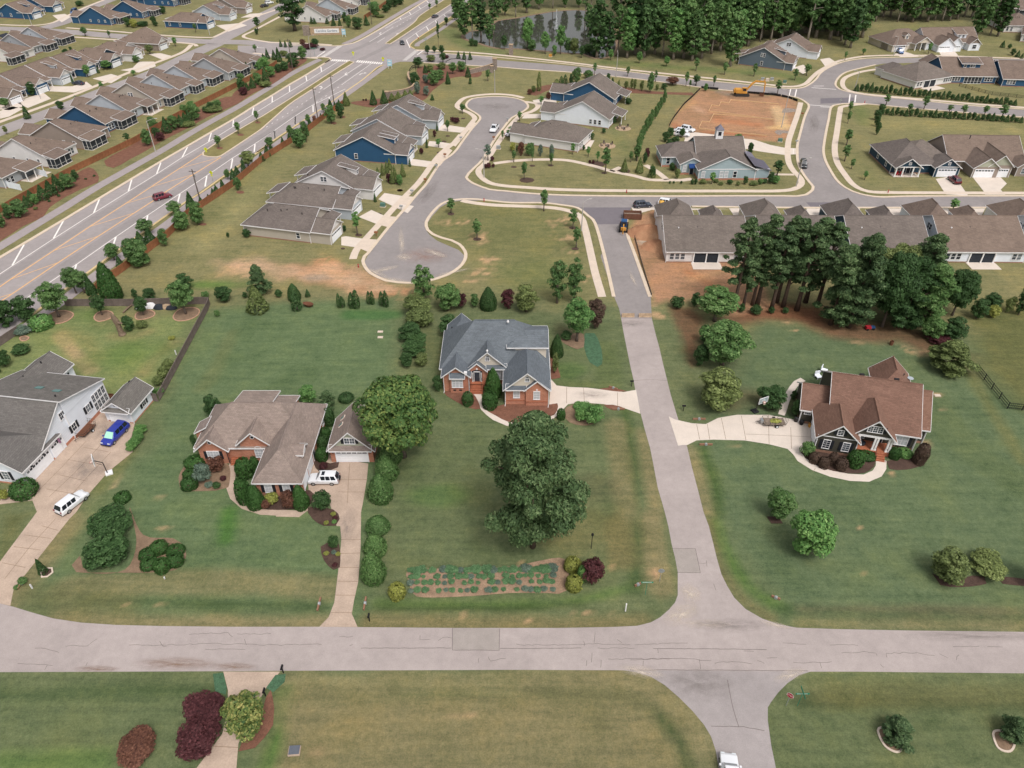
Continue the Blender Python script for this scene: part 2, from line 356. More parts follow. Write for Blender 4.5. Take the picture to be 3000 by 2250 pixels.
stroke('#9c8d63',pts('T4','390,510 480,630 590,740'),2.8,.5,.85,.5);stroke(BARE,pts('T4','450,590 510,650'),1.6,.3,.7,.4);stroke('#86804f',pts('T4','400,480 540,530 640,660'),2.5,1.2,.6,1)
stroke('#8c8056',pts('T4','1130,560 1000,660 930,760'),1.6,1.2,.8,1.2);stroke('#8c8056',pts('T4','730,520 860,530 960,490'),2,1,.6,1);blob('#5d7a35',pts('T4','850,640')[0],10,6,.6,.8);blob('#5d7a35',pts('T4','620,370')[0],7,4,.5,.8)
blob('#4a6c30',pts('T5','1470,740')[0],5,3,.5);blob('#3d7a4a',pts('T5','1632,620')[0],2.8,6.6,.0);blob('#4f7a2c',pts('T4','1400,185')[0],9,2.5,.7,.6);blob('#7c7346',pts('T8','300,60')[0],9,7,.5)
blob('#4b4d38',pts('T5','1230,1640')[0],8,6,.6,.9);blob('#5a5238',pts('T5','1640,1500')[0],5,4,.35);blob('#4f7336',pts('T5','620,1560')[0],6,3,.5);blob('#4c7c3c',pts('T5','1500,1010')[0],0.1,.1,0)  # the first blob paints the big pine's shade into the turf
stroke('#7a5b45',smooth_line(pts('T6','350,395 560,350 800,380 960,470 1200,495 1420,500 1560,560')),6,1.6,.95,2.2);fill('#86583f',pts('T6','340,300 900,320 900,450 700,420 350,395'),1.2,.9)
fill('#5d4d38',pts('T6','880,420 1560,480 1700,560 1900,640 1900,760 1700,700 1550,560 1200,500'),2,.55);stroke(BARE,pts('T6','1420,580 1540,640'),1.2,.8,.7,1,.4);stroke('#6b5b40',pts('T6','300,960 420,900 640,950'),4,1.5,.55)
fill('#70543f',pts('T6','-70,340 60,340 130,420 110,520 80,700 60,755 20,640 0,540 -30,450'),.9,.95);fill('#5c6138',pts('T5','560,470 660,560 640,880 560,700'),2,.4);fill('#6c5b46',pts('T5','1400,420 1560,500 1420,540'),1.5,.5)  # olive strip left of the grey-roofed house: its shade, painted into the turf
fill('#4a4a35',pts('T2','1640,372 1850,372 2212,392 T3: 0,392 120,385 330,330 560,260 900,205 1060,290 1130,250 1180,140 1500,135 1800,130 1960,200 2100,180 2100,-60 T2: 800,-60 760,60 1000,60 1250,50 1640,50 1780,180'),3,.85,6)
# the clay of two building plots
DIRT_PAD = pts('K','245,625 300,530 430,360 500,290 630,165 850,185 1000,200 1200,218 1540,245 1700,275 1812,322 1795,420 1760,560 1720,700 1690,760 1560,805 1300,790 1000,752 700,715 520,692 300,670')
DIRT_SITE = pts('T5','1880,-200 1920,-260 2010,-300 2212,-340 T6: 0,-340 60,-120 60,20 240,40 240,110 470,100 530,250 560,320 330,330 200,180 60,250 0,300 T5: 2110,300 2030,330 2000,270 1935,60 1890,-60')
DIRT_SITE = pts('T5','1880,-180 1920,-260 2010,-300 2212,-320 T6: 0,-320 -30,-200 60,-60 240,20 480,90 540,230 580,330 340,390 200,300 60,270 0,300 T5: 2110,290 2040,310 2000,250 1935,60 1890,-60')
for P in (DIRT_PAD,DIRT_SITE): fill('#ab8063',P,.8,1,.8)
for p,c,wd in (('K: 700,470 1500,560','#8f6344',1.0),('K: 300,600 520,690','#a9633f',2),('K: 1000,260 1400,250','#7d6350',3),('K: 860,210 980,230','#8a7f7a',3),('K: 1560,400 1640,640','#cfae86',4),('K: 560,400 640,440','#c79a80',3),('K: 1480,640 1700,620','#cdaa78',2.5),('K: 650,690 1400,740','#a8623f',1.6),
                 ('K: 380,420 560,330','#c59563',2),('K: 850,540 1300,600','#b4744f',5),('T6: 30,100 200,200','#a66d48',2),('T5: 1960,-160 2180,-60','#9a6a48',3),('T5: 2050,-240 2212,-220','#cda581',2),('T5: 1950,-90 2030,-100','#c9beb4',1.6),('T6: 60,150 330,80','#c3936b',2.5)):
    stroke(c,smooth_line(pts('D',p)),wd,1,.75,1.5)
for p in ('T2: 790,768','T2: 690,882','T2: 665,918'): pass
lum = tint @ np.array([.3,.55,.15]);tint[:] = (lum[:,None] + (tint - lum[:,None]) * .86) * np.array([.96,.945,.98])
me = bpy.data.meshes.new('ground');nx,ny = len(gx),len(gy)
idx = np.arange(N).reshape(ny,nx);q = np.stack([idx[:-1,:-1],idx[:-1,1:],idx[1:,1:],idx[1:,:-1]],-1).reshape(-1,4)
me.vertices.add(N);me.vertices.foreach_set('co',np.stack([PXs,PYs,np.zeros(N)],1).ravel().astype(np.float32))
me.loops.add(q.size);me.loops.foreach_set('vertex_index',q.ravel().astype(np.int32))
me.polygons.add(len(q));me.polygons.foreach_set('loop_start',np.arange(0,q.size,4,dtype=np.int32));me.polygons.foreach_set('loop_total',np.full(len(q),4,np.int32))
ca = me.color_attributes.new('tint','FLOAT_COLOR','POINT');ca.data.foreach_set('color',np.concatenate([tint,np.ones((N,1))],1).ravel().astype(np.float32))
me.update();me.validate();me.materials.append(MATS['ground_turf'])
g_ = bpy.data.objects.new('ground',me);COL.objects.link(g_);tag(g_,kind='structure')
# ------------------------------------------------------------------ roads
S = smooth_line
old = pts('T7','-900,395 -200,375 0,395 60,410 130,432 230,460 350,478 500,488 700,493 1000,496 1380,496 1960,501 T8: 200,501 430,497 540,492 600,477 640,455 680,420 705,390 716,360 716,260 705,200 690,140 675,60 660,0 T5: 2050,1500 2020,1340 2000,1240 1965,1120 1940,1020 1905,870 1893,800 1870,700 1850,600 1830,500 1813,405 2012,405 2035,500 2060,590 2085,700 2110,800 2135,900 2165,1000 2190,1080 T6: 30,1240 60,1370 100,1520 135,1659 T8: 850,60 868,130 885,200 905,270 930,320 960,370 1010,420 1080,460 1150,485 1230,500 1400,506 1700,512 2212,518 3200,530 3200,705 2212,697 1500,690 1290,690 480,684 0,682 T7: 1240,686 960,688 500,690 0,692 -900,700')
sheet('residential_road',old,.012,'asphalt_old')
sheet('side_street',pts('T8','480,684 540,692 600,712 660,748 720,800 780,860 830,920 860,970 880,1030 893,1106 905,1300 915,1500 1190,1500 1165,1250 1140,1106 1120,1010 1105,900 1105,845 1120,820 1150,780 1190,740 1240,705 1290,690'),.016,'asphalt_mid')
sheet('road_extension',pts('T5','1813,405 1800,340 1770,270 1680,0 T2: 1690,1640 1640,1450 1600,1400 1530,1345 1880,1345 1850,1420 1845,1500 1905,1659 T5: 2005,265 2012,405'),.014,'asphalt_new')
sheet('road_patch',pts('T2','1525,1345 1880,1345 1855,1415 1842,1452 1650,1454 1605,1400'),.022,'asphalt_dark')
for p in ('T7: 1955,502 2155,503 2157,596 1954,595','T8: 698,160 790,160 812,262 716,260'): sheet('road_patch',pts('D',p),.020,'asphalt_patch')
for p in ('T3: 800,1312 960,1312 980,1342 830,1342','T3: 893,638 1110,632 1110,664 893,672'): sheet('road_patch',pts('D',p),.022,'asphalt_dark')
stt = pts('T2','143,1710 170,1659 290,1500 400,1370 480,1280 560,1180 640,1060 730,990 790,910 850,830 905,765 880,740 830,710 810,690 815,665 850,640 920,630 1000,626 1080,630 1140,640 1190,660 1210,685 1205,705 1180,725 1140,745 1110,760 1080,790 1050,830 1000,895 960,960 910,1040 860,1090 825,1125 815,1150 840,1175 880,1195 960,1225 1060,1235 1200,1250 1400,1262 1700,1268 2212,1268 T3: 300,1268 640,1268 740,1270 800,1260 840,1230 845,1210 820,1180 790,1140 760,1090 745,1040 742,980 745,930 765,850 790,760 815,690 800,665 760,640 700,622 500,602 230,577 0,548 T2: 1900,507 1500,468 1200,448 1000,432 700,414 480,405 T3: -1500,350 -1200,390 -800,420 -500,450 0,508 300,540 550,565 700,578 780,570 830,545 865,515 890,480 930,450 1000,418 1060,400 1150,385 1300,378 1700,372 2212,385 2600,395 2600,430 2212,415 1700,402 1300,412 1180,435 1090,458 1040,478 1005,510 992,545 1005,570 1050,592 1200,620 1500,650 1800,682 2212,712 2700,750 2700,795 2212,757 1700,716 1400,690 1200,672 1080,668 1000,677 962,695 945,780 930,850 918,920 912,980 925,1040 955,1100 1000,1170 1060,1220 1150,1255 1280,1275 1500,1270 1800,1268 2212,1268 3000,1268 3000,1350 2212,1345 1400,1345 700,1345 0,1335 T2: 1990,1345 1530,1345 1420,1325 1300,1315 1100,1310 900,1300 780,1300 700,1310 640,1345 590,1400 555,1450 548,1490 570,1520 620,1560 700,1595 760,1620 800,1659 T5: 795,30 770,80 700,125 600,155 430,170 330,160 240,130 180,90 150,50')
sheet('new_street',stt,.010,'asphalt_new')
hw = pts('A','-900,1660 0,1130 310,950 830,640 1295,360 B: 310,775 655,575 970,390 1255,225 C: 190,945 430,800 655,660 870,535 1120,385 E: 225,815 290,780 280,745 150,735 0,750 -900,735 -900,590 0,590 360,600 500,580 600,560 730,500 950,375 1300,160 1540,10 1900,-190 2500,-190 2100,60 1890,200 1600,385 1440,490 1350,560 1335,600 1400,640 1500,650 1800,690 2212,720 2400,725 2400,830 2212,845 1700,820 1380,800 1180,800 985,842 920,870 C: 1600,590 1400,730 1180,890 1000,1010 740,1180 470,1360 230,1530 B: 600,1310 450,1420 250,1560 A: 1600,980 1420,1110 1100,1345 830,1545 400,1880 -900,2800')
sheet('highway',hw,.006,'asphalt_mid')
# wheel-darkened lanes
for p,wd in (('A: -200,1540 150,1320 700,960 1200,640 1700,330 B: 0,1150 300,960 650,760 1000,560 1400,320 1850,60 C: 800,740 1300,420',2.6),('A: 60,1740 700,1330 1200,990 1700,670 2100,420 B: 300,1290 700,1040 1100,780 1500,520 1900,260 2212,60 C: 900,900 1300,620 1650,400',2.8),
              ('E: 500,690 800,560 1200,350 1500,160 1800,-20',2.8),('E: 650,790 1000,620 1300,430 1600,240 1900,50',2.8)):
    strip('lane_wear',pts('D',p),wd,.012 + .002 * (len(p) % 4),'asphalt_lane')
for p,wd in (('T1: -300,180 0,185 420,205 700,230 1000,250 1350,270 1600,275 1900,300 2060,330',8),('T1: 1400,285 1240,355 1000,470 700,580 400,700 0,850 -300,970',8),('T1: 1380,280 1540,200 1700,105 1850,30 1960,-40',9),('T1: 250,190 420,140 560,60 720,-5 800,-40',8)):
    strip('neighbourhood_street',pts('D',p),wd,.008 + .0015 * wd % .003,'asphalt_mid')
# ------------------------------------------------------------------ kerbs and sidewalks
def kerb(p,w=.75,m='kerb_concrete',z=.10,closed=False): strip('kerb',pts('D',p),w,z,m,z,closed)
for p in ('J: 350,845 300,890 280,950 310,1030 380,1110 480,1165 580,1205 730,1228 880,1235 1000,1232 1200,1190 1350,1140 1480,1070 1570,990 1612,900 1600,820 1530,735 1430,685 1300,650 1180,600 1120,550 1100,500 1100,450 1130,390 1210,290 1300,210 1420,165 1560,148 1760,150 1900,165 2212,195 T2: 1300,1315 1420,1328 1530,1348 1600,1400 1645,1450 1700,1640 T5: 1765,265',
          'J: 350,845 480,680 600,530 720,390 850,245 960,110 1060,0 T2: 560,1180 640,1060 730,990 790,910 850,830 900,770 880,740 830,710 810,690 815,665 850,640 920,630 1000,626 1080,630 1140,640 1190,660 1210,685 1200,707 1140,745 1110,760 1080,790 1050,830 1000,895 960,960 910,1040 860,1090 825,1125 810,1150 835,1178 880,1200 960,1228 1060,1238 1200,1252 1400,1264 1700,1270 2200,1272 T3: 300,1270 640,1270 740,1272 800,1262 842,1230 845,1210 820,1180 790,1140 760,1090 745,1040 742,980 745,930 765,850 790,760 818,690 800,665 760,640 700,624 500,604 230,580 0,551 T2: 1900,510 1500,470 1200,450 1000,434 700,416 500,405',
          'T2: 520,345 700,350 900,362 1200,390 1500,420 1800,458 2180,504 T3: 300,537 550,562 700,574 780,567 830,542 865,512 890,478 930,448 1000,415 1060,397 1150,382 1300,374 1700,368 2212,380',
          'T3: 1250,420 1180,436 1090,458 1040,478 1005,510 990,545 1005,570 1050,590 1200,617 1500,647 1800,679 2212,708 2700,745','T3: 2700,800 2212,760 1700,719 1400,693 1200,675 1080,671 1000,679 962,697 945,780 930,850 918,920 912,980 925,1040 955,1100 1000,1170 1060,1220 1150,1257 1280,1277 1500,1272 2212,1270 3000,1270',
          'T3: 3000,1350 2212,1346 1400,1346 700,1346 60,1338','T2: 1850,1420 1848,1500 1905,1659 T5: 2000,265'): kerb(p)
for p in ('A: -900,1655 0,1125 310,945 830,635 1295,355 B: 310,770 655,570 970,385 1255,220 C: 190,940 430,795 655,655 870,530 1110,380 1160,350 1170,330','E: -300,585 0,585 360,596 500,578 600,558 730,498 950,373 1300,158 1540,8 1900,-195','E: 0,752 150,742 280,750 295,775 225,820'): kerb(p,.9)
for p in ('A: 400,1885 830,1550 1100,1350 1420,1115 1600,985 B: 250,1565 450,1425 600,1315 830,1175 1050,1015 1240,885 1560,655 1700,560 C: 230,1535 470,1365 740,1185 1000,1015 1180,895 1400,735 1600,595 1800,430 1880,398','E: 2400,-130 2100,52 1890,200 1600,387 1440,492 1350,562 1335,600 1390,632'): kerb(p,.55,'kerb_yellowish')
MED = [pts('B','862,655 868,690 930,706 1040,711 1100,692 1300,562 1600,362 C: 300,1225 480,1065 680,895 940,725 1200,550 1490,365 1430,350 1200,492 940,662 600,880 300,1070 B: 1560,222 1100,490'),pts('E','1015,566 1072,572 1300,427 1500,292 1900,32 2130,-120 1980,-130 1760,10 1600,110 1450,215 1400,280 1300,362 1250,395')]
for P in MED:
    P = S(P,True,2.5);sheet('median',P,.13,mat('median_turf','#847b50',.18,.3,fine=.3,fscale=5),.12);strip('median_kerb',P,.45,.15,'kerb_concrete',.14,True,smooth=False)
def walk(p,w=1.6,m='concrete_new',z=.05,name='sidewalk'): strip(name,pts('D',p),w,z,m,.05)
walk('A: -900,1520 0,985 400,742 830,480 1300,190 B: 300,640 700,400 1000,230 C: 0,935 400,690 700,505 1000,352 1060,330',3.0,'greenway_asphalt');walk('A: 300,2060 900,1620 1400,1240 2212,660 B: 700,1320 1180,1010 C: 300,1570 800,1200 1200,915 1450,742 1700,560 1940,390 2060,350',2.8,'greenway_asphalt')
walk('E: 480,570 700,470 1000,290 1300,110 1500,0 1700,-120',3.0,'greenway_asphalt');walk('E: 1430,600 1430,570 1560,490 1750,370 1900,260 2000,190',2.2,'greenway_asphalt')
for p in ('J: 150,925 200,800 330,650 530,430 740,200 940,0 T2: 520,1160 640,1000 760,900 850,790 865,765 835,735 775,710 750,690 760,665 800,635 880,618 1000,610 1110,618 1180,635','T2: 1190,660 1260,670 1275,690 1240,720 1160,750 1100,810 1040,890 980,980 930,1060 890,1100 900,1140 960,1185 1060,1205 1200,1215 1400,1228 1700,1235 2212,1238 T3: 300,1238 600,1238 720,1225 770,1190 760,1150 720,1110 690,1060 680,1000 685,920 710,840 745,740 765,665',
          'T2: 480,325 700,333 900,345 1200,375 1500,408 1800,445 2190,487 T3: 300,520 550,548 700,562 790,545 840,500 880,465 930,435 1000,400 1080,380 1180,365 1300,360 1450,358','T3: 1290,445 1160,465 1060,500 1035,540 1060,580 1150,605 1300,622 1600,648 1900,675 2212,697 2700,735','T3: 1190,672 1040,690 1020,720 1000,850 985,960 1000,1050 1050,1130 1110,1200 1200,1240 1350,1248 1700,1250 2212,1252 3000,1252',
          'T2: 780,1300 860,1315 1000,1330 1300,1342 1450,1360 1545,1400 1578,1475 1618,1650 T5: 1645,110 1690,265','T2: 990,1060 1100,1045 1250,1035 1400,1035 1500,1045 1650,1080 1750,1110 1900,1140 2000,1165 2180,1168 T3: 0,1168 60,1160','T2: 1750,1110 1810,1085','T2: 2110,1165 2040,1110 1970,1070'):
    walk(p,1.7)
walk('T1: 1240,290 1180,340 1000,410 850,465 700,525 400,645 0,790 -300,900',2.0);walk('T1: 430,180 700,200 1000,225 1330,243 1420,225 1600,130 1800,60',1.6);walk('T1: 480,240 700,255 900,268 1130,275 1250,285 1275,300',1.6);walk('T1: 0,160 200,165 330,150 420,110 560,45 700,-10',1.6);walk('T1: 1750,275 1580,240 1650,195 1800,115 1900,60',1.5);walk('T1: 1750,275 2000,283 2150,292',1.6);walk('T1: 1640,345 1850,365 2060,378',1.6)
walk('T3: 1450,358 1700,362 2212,380 2600,392',1.6);walk('T3: 560,1130 720,1132',1.2)
# ------------------------------------------------------------------ road markings
def mark(p,w=.15,m='paint_white',name='road_marking',z=.026): strip(name,pts('D',p),w,z,m,smooth=False)
def marks(reg,s,w=.2,m='paint_white',z=.026):
    mb = MB()
    for seg in s.split(';'): strip_mb(mb,pts(reg,seg),w,z)
    return mb.build('road_marking',m,kind='structure')
mark('A: -600,1730 0,1340 150,1240 700,880 1215,550 1665,270 B: 260,930 590,715 940,510 1250,315 1500,160 C: 170,1050 430,885 655,750 880,610 1070,490 1310,340',.22)
mark('A: -200,2030 350,1650 620,1465 1000,1210 1500,860 1910,580 B: 150,1460 560,1185 910,950 1240,725 1530,540 1790,365 C: 210,1415 460,1250 725,1065 870,970 955,920 1170,815 1380,710',.22)
mark('A: -600,1900 0,1505 150,1400 700,1035 1165,725 1640,420 1960,210 B: 190,1095 560,855 855,665',.32,'paint_yellow');mark('A: -600,2120 0,1700 140,1610 760,1190 1275,850 1740,550 B: 250,1255 400,1145 720,945 1095,712',.32,'paint_yellow')
for i,s in enumerate(('A: -150,1690 140,1600','A: 150,1405 760,1190','A: 700,1035 1275,850','A: 1165,725 1740,550','A: 1640,422 2160,275','B: 190,1095 720,940','B: 560,855 1090,712')): mark(s,.22,'paint_yellow',z=.030)
for s in ('A: 312,960 160,1228','A: 825,645 695,878','A: 1290,365 1216,548','A: 1708,115 1665,268','B: 315,782 262,925','B: 660,582 592,713','B: 970,395 936,507','B: 1256,228 1250,313','B: 1518,68 1500,158','C: 432,808 431,886','C: 657,672 656,748','C: 868,543 880,608','C: 1062,423 1071,488',
          'A: 992,1212 930,1420','A: 1502,862 1440,1050','A: 1914,582 1880,760','B: 562,1190 520,1350','B: 911,955 888,1092','B: 1245,730 1222,865','B: 1536,542 1525,645','B: 1791,367 1796,470','B: 2056,182 2056,295','C: 462,1250 467,1355','C: 728,1067 728,1175','C: 960,925 962,1010','C: 1170,818 1173,860','E: 1285,518 1332,622','E: 1410,432 1446,485','E: 1545,345 1576,400','E: 1658,265 1690,315','E: 1772,185 1805,235','E: 1875,110 1895,135',
          'E: 1205,235 1216,257','E: 1325,160 1346,195','E: 1445,85 1472,118','E: 1550,15 1582,50'): mark(s,.38,z=.031)
for s in ('E: 1285,517 1410,431 1540,345 1660,265 1770,185 1885,110 2000,20','E: 1010,370 1110,310 1215,255 1345,192 1475,112 1580,50 1700,-20','E: 805,545 1115,350','E: 910,550 1005,490','C: 1097,718 1605,378','C: 1330,658 1720,380'): mark(s,.2,z=.031)
marks('C','370,1195 355,1207;440,1150 425,1162;505,1107 490,1118;575,1067 560,1078;640,1022 625,1033;700,980 685,991;765,938 750,949;828,900 813,911;885,860 870,871;940,823 925,834;1050,748 1035,759;1080,835 1060,848;1140,795 1120,808;1240,720 1220,733;1295,685 1275,698;1020,875 1000,888',.22)
marks('E','1200,320 1215,310;1240,298 1255,288;1160,345 1175,335;1290,268 1305,258;1330,245 1345,235',.2)
def bars(reg,a,b,n,w,wd,name='crosswalk'):
    """zebra bars between two edges a (x0,y0,x1,y1) and b"""
    mb = MB()
    for i in range(n):
        k = (i + .5) / n;p = rp(reg,a[0] + (a[2] - a[0]) * k,a[1] + (a[3] - a[1]) * k);q = rp(reg,b[0] + (b[2] - b[0]) * k,b[1] + (b[3] - b[1]) * k)
        strip_mb(mb,[p,q],wd,.034)
    mb.build(name,'paint_white',kind='structure')
bars('E',(325,768,560,780),(300,792,545,802),9,1,.62);bars('E',(650,780,985,812),(625,808,965,835),12,1,.62);bars('E',(455,600,230,742),(395,598,175,735),13,1,.6);bars('E',(1455,655,1290,785),(1400,645,1230,785),11,1,.6)
for s in ('E: 230,668 130,735','E: 1500,660 1425,712'): mark(s,.5,z=.036)
for s in ('T3: 700,578 685,635','T3: 738,580 727,628','T3: 848,558 915,558','T3: 835,568 995,580','T3: 892,692 965,697','T3: 815,680 968,690','T3: 1085,612 1078,665','T3: 1122,616 1116,664'): mark(s,.4,z=.036)
def arrow(reg,a,b,turn,sc=1.0):
    """lane arrow from tail a to head b; turn -1 left, +1 right"""
    p,q = rp(reg,*a),rp(reg,*b);d = (q - p).normalized();s_ = Vector((d.y,-d.x,0)) * turn;mb = MB();Z = Vector((0,0,.036));L = 3.4 * sc
    strip_mb(mb,[p,p + d * L * .6,p + d * L * .8 + s_ * .5],.35,.036);h = p + d * L * .85 + s_ * .55
    mb.poly([h + d * .9 + s_ * .1 + Z,h - d * .5 + s_ * .1 + Z,h + s_ * 1.3 + d * .25 + Z] if turn < 0 else [h - d * .5 + s_ * .1 + Z,h + d * .9 + s_ * .1 + Z,h + s_ * 1.3 + d * .25 + Z])
    return mb.build('lane_arrow','paint_white',kind='structure')
arrow('C',(1400,500),(1300,570),-1);arrow('C',(1560,530),(1680,450),1);arrow('C',(1050,715),(1200,610),-1);arrow('E',(960,420),(900,460),-1,1.2);arrow('E',(1180,430),(1100,480),-1,1.0);arrow('C',(330,180),(200,175),1,1.3)
# cracks and seals of the old road
mat('seam','#7d7173',.2,2)
random.seed(5)
def crack(p,w=.05,jit=.10,name='road_crack'):
    P = pts('D',p);Q = []
    for a,b in zip(P,P[1:]):
        k = max(2,int((b - a).length / .5))
        for i in range(k): v = a.lerp(b,i / k);Q.append(v + Vector((random.uniform(-jit,jit) * .4,random.uniform(-jit,jit),0)))
    Q.append(P[-1]);strip(name,Q,w,.021,'crack_seal',smooth=False)
for p in ('T7: 555,577 700,575 900,570 1060,570 1180,575 1390,573','T7: 285,580 380,577 420,548','T7: 820,527 930,525 985,523 1005,540','T7: 1025,529 1170,526','T7: 885,594 1060,594','T7: 150,590 200,592 255,607','T7: 75,657 150,660 228,663','T7: 690,560 700,578 720,582','T7: 1055,550 1065,575','T7: 1465,541 1525,538','T7: 1510,580 1525,573','T7: 1815,530 1815,550 1860,550','T7: 1895,553 1915,542 1952,545','T7: 2068,650 2068,632','T7: 2110,628 2120,642 2185,634','T7: 370,665 378,650','T7: 195,680 205,660',
          'T8: 15,573 180,575 290,572 410,570 510,573','T8: 530,573 690,568 758,567','T8: 370,590 530,588','T8: 415,636 690,634','T8: 512,637 620,634 770,635 860,643','T8: 875,652 950,645 1038,657','T8: 1060,640 1090,655','T8: 310,555 312,580','T8: 358,520 355,565','T8: 455,550 475,565','T8: 322,640 322,665','T8: 345,608 343,650','T8: 385,640 383,672','T8: 568,640 566,665','T8: 628,590 632,610','T8: 810,640 815,680','T8: 1170,563 1270,572','T8: 1375,574 1495,577','T8: 1425,610 1500,604 1570,608 1577,622','T8: 1620,628 1615,610 1750,608 1825,620','T8: 1845,610 1885,632','T8: 1930,615 1920,640','T8: 1905,582 2018,580','T8: 2055,582 2120,584','T8: 1215,652 1300,650 1380,647','T8: 1330,650 1338,675','T8: 1590,655 1605,672','T8: 1000,598 1045,602','T8: 1100,632 1145,630','T8: 870,310 882,340','T8: 840,212 842,235','T8: 808,222 842,220'): crack(p,.05)
for p in ('T7: 1560,588 1950,588','T7: 2160,590 2212,590 T8: 300,588','T8: 510,683 700,683 1000,684 1280,687','T7: 1955,500 1954,597 2157,598 2158,503','T8: 694,158 792,158 814,263 716,261','T8: 930,725 955,850 980,930','T8: 860,925 1000,928 1090,945','T5: 1893,806 2010,803 2110,806','T8: 610,590 900,592 1100,595'): crack(p,.07,.03,'road_seam')
# ------------------------------------------------------------------ driveways
def drive(name,p,m,z=.03,h=.03,sm=True,step=1.2):
    P = pts('D',p);return sheet(name,S(P,True,step) if sm else P,z,m,h)
drive('driveway','T7: 1465,0 1560,0 1558,150 1548,300 1530,380 1520,440 1545,497 1380,496 1420,455 1445,390 1462,250 1475,120','concrete_old',sm=False)
DW2 = drive('driveway','T4: 0,1560 200,1560 240,1659 T7: 0,215 -200,500 -100,440 0,395 45,405 60,330 110,270 300,30 330,0 T4: 560,1560 700,1400 860,1270 850,1180 880,1060 740,1060 650,950 560,1040 340,1330 130,1440','concrete_old',sm=False)
drive('driveway','T7: 965,690 985,770 985,850 960,960 850,1106 800,1250 1010,1250 1030,1000 1100,850 1150,760 1210,690','concrete_old',sm=False)
drive('driveway','T4: 1990,1300 2100,1290 2212,1320 T5: 175,1345 165,1450 140,1600 110,1750 -30,1750 -60,1650 -90,1560 -200,1600 -220,1450 -230,1380','concrete_old',z=.026,sm=False)
drive('driveway','T5: 1360,800 1395,840 1480,850 1600,855 1720,870 1830,882 1910,868 1938,1022 1830,985 1700,960 1560,950 1470,960 1430,1000 1345,970','concrete_white',sm=False)
drive('driveway','T6: -30,1230 0,1225 30,1225 90,1195 200,1190 400,1195 560,1220 680,1250 720,1290 760,1270 880,1250 900,1090 720,1060 560,1030 350,1030 230,1050 150,1090 60,1085 -50,1060 -90,1040','concrete_white',sm=False)
def path(p,w,m,z=.035): strip('path',pts('D',p),w,z,m,.035)
path('T5: 880,890 890,930 930,990 1000,1050 1080,1085 1180,1090 1300,1070 1400,1010 1425,975',1.3,'concrete_white');path('T4: 1515,1340 1500,1400 1490,1480 1520,1560 1590,1620 1700,1655 1800,1660 T7: 1200,5 1290,8 1330,-25',1.3,'concrete_old')
path('T6: 730,1260 770,1320 850,1370 960,1410 1080,1435 1190,1440 1260,1410 1285,1370 1287,1320',1.5,'concrete_white');path('T6: 640,1030 660,970 690,890 740,820 780,800',1.1,'concrete_white')
path('T4: 2010,1340 2080,1330 2140,1290',1.2,'concrete_old');path('T4: 0,1590 120,1575 250,1560',1.3,'concrete_old')
drive('car_park','K: 290,720 330,660 520,690 700,712 1000,755 1280,785 1480,850 1660,885 1800,890 1790,962 1650,970 1400,935 1250,910 1100,880 590,865 420,855 445,760','concrete_white',sm=False)
for p in ('K: 515,850 550,790','K: 1725,900 1722,965','K: 1760,895 1758,962'): mark(p,.14,'paint_white',z=.04)
# expansion joints
for p in ('T4: 390,1420 560,1460','T4: 440,1320 600,1350','T4: 300,1510 470,1540','T4: 540,1240 700,1270','T4: 640,1140 800,1170','T4: 320,1560 470,1420 640,1240 720,1130','T4: 420,1600 560,1440 720,1270','T4: 230,1540 400,1370 560,1200','T7: 60,150 175,165','T7: 110,100 220,115','T7: 10,220 110,240','T7: 180,60 250,80','T7: 240,30 130,150 20,290','T7: 1470,180 1555,178','T7: 1468,240 1550,240','T7: 1460,300 1545,300','T7: 1450,360 1535,360','T7: 1430,435 1520,435','T7: 1475,120 1558,120','T5: -20,1450 170,1450','T5: -20,1530 155,1530','T5: 55,1345 45,1480 40,1600','T5: 1570,855 1575,950','T5: 1790,885 1790,975','T5: 1460,850 1460,955','T6: 90,1090 110,1190','T6: 250,1050 280,1190','T6: 380,1035 410,1195','T6: 555,1030 560,1220','T6: 700,1110 705,1250','T6: 410,1155 560,1160 850,1175','T7: 915,1012 1030,1018','T6: 160,1090 175,1190'):
    mark(p,.07,'joint_dark','driveway_joint',z=.0335)
mark('T6: 860,1375 845,1400',.05,'joint_dark','driveway_joint',z=.04)
for s in ('T2: 490,1265','T2: 565,1140'): pass
def lot_drive(reg,p,m='concrete_white'): return drive('driveway',reg + ': ' + p,m,z=.045,h=.045,sm=False)
for p in ('J: 480,150 560,70 800,110 720,195 940,240 860,330','J: 225,380 390,290 580,375 470,475','J: 0,640 60,630 300,665 210,775 0,745','T2: 455,1030 530,1040 605,1050 575,1085 440,1070','T2: 570,915 640,920 710,932 680,965 560,945','T2: 640,805 715,815 805,828 775,860 620,845','T2: 1060,880 1070,860 1140,855 1140,890','T2: 1190,740 1340,738 1340,765 1170,768','T2: 1240,650 1390,628 1395,665 1260,690',
          'T3: 1640,1160 1760,1140 1830,1240 1850,1268 1705,1260','T3: 1880,1150 2060,1150 2100,1190 2060,1230 2090,1262 1960,1262 1950,1240','T3: 1655,325 1760,330 1785,360 1680,368','T3: 1370,350 1440,335 1530,365 1420,372','T3: 890,385 950,375 1010,415 930,440','T3: 715,440 780,420 830,450 780,480','T2: 1560,910 1640,910 1610,965 1545,970','T3: 0,850 30,840','T2: 1760,720 1820,718 1800,745 1750,740'):
    if p.count(',') > 3: drive('driveway',p,'concrete_white',z=.045,h=.045,sm=False)
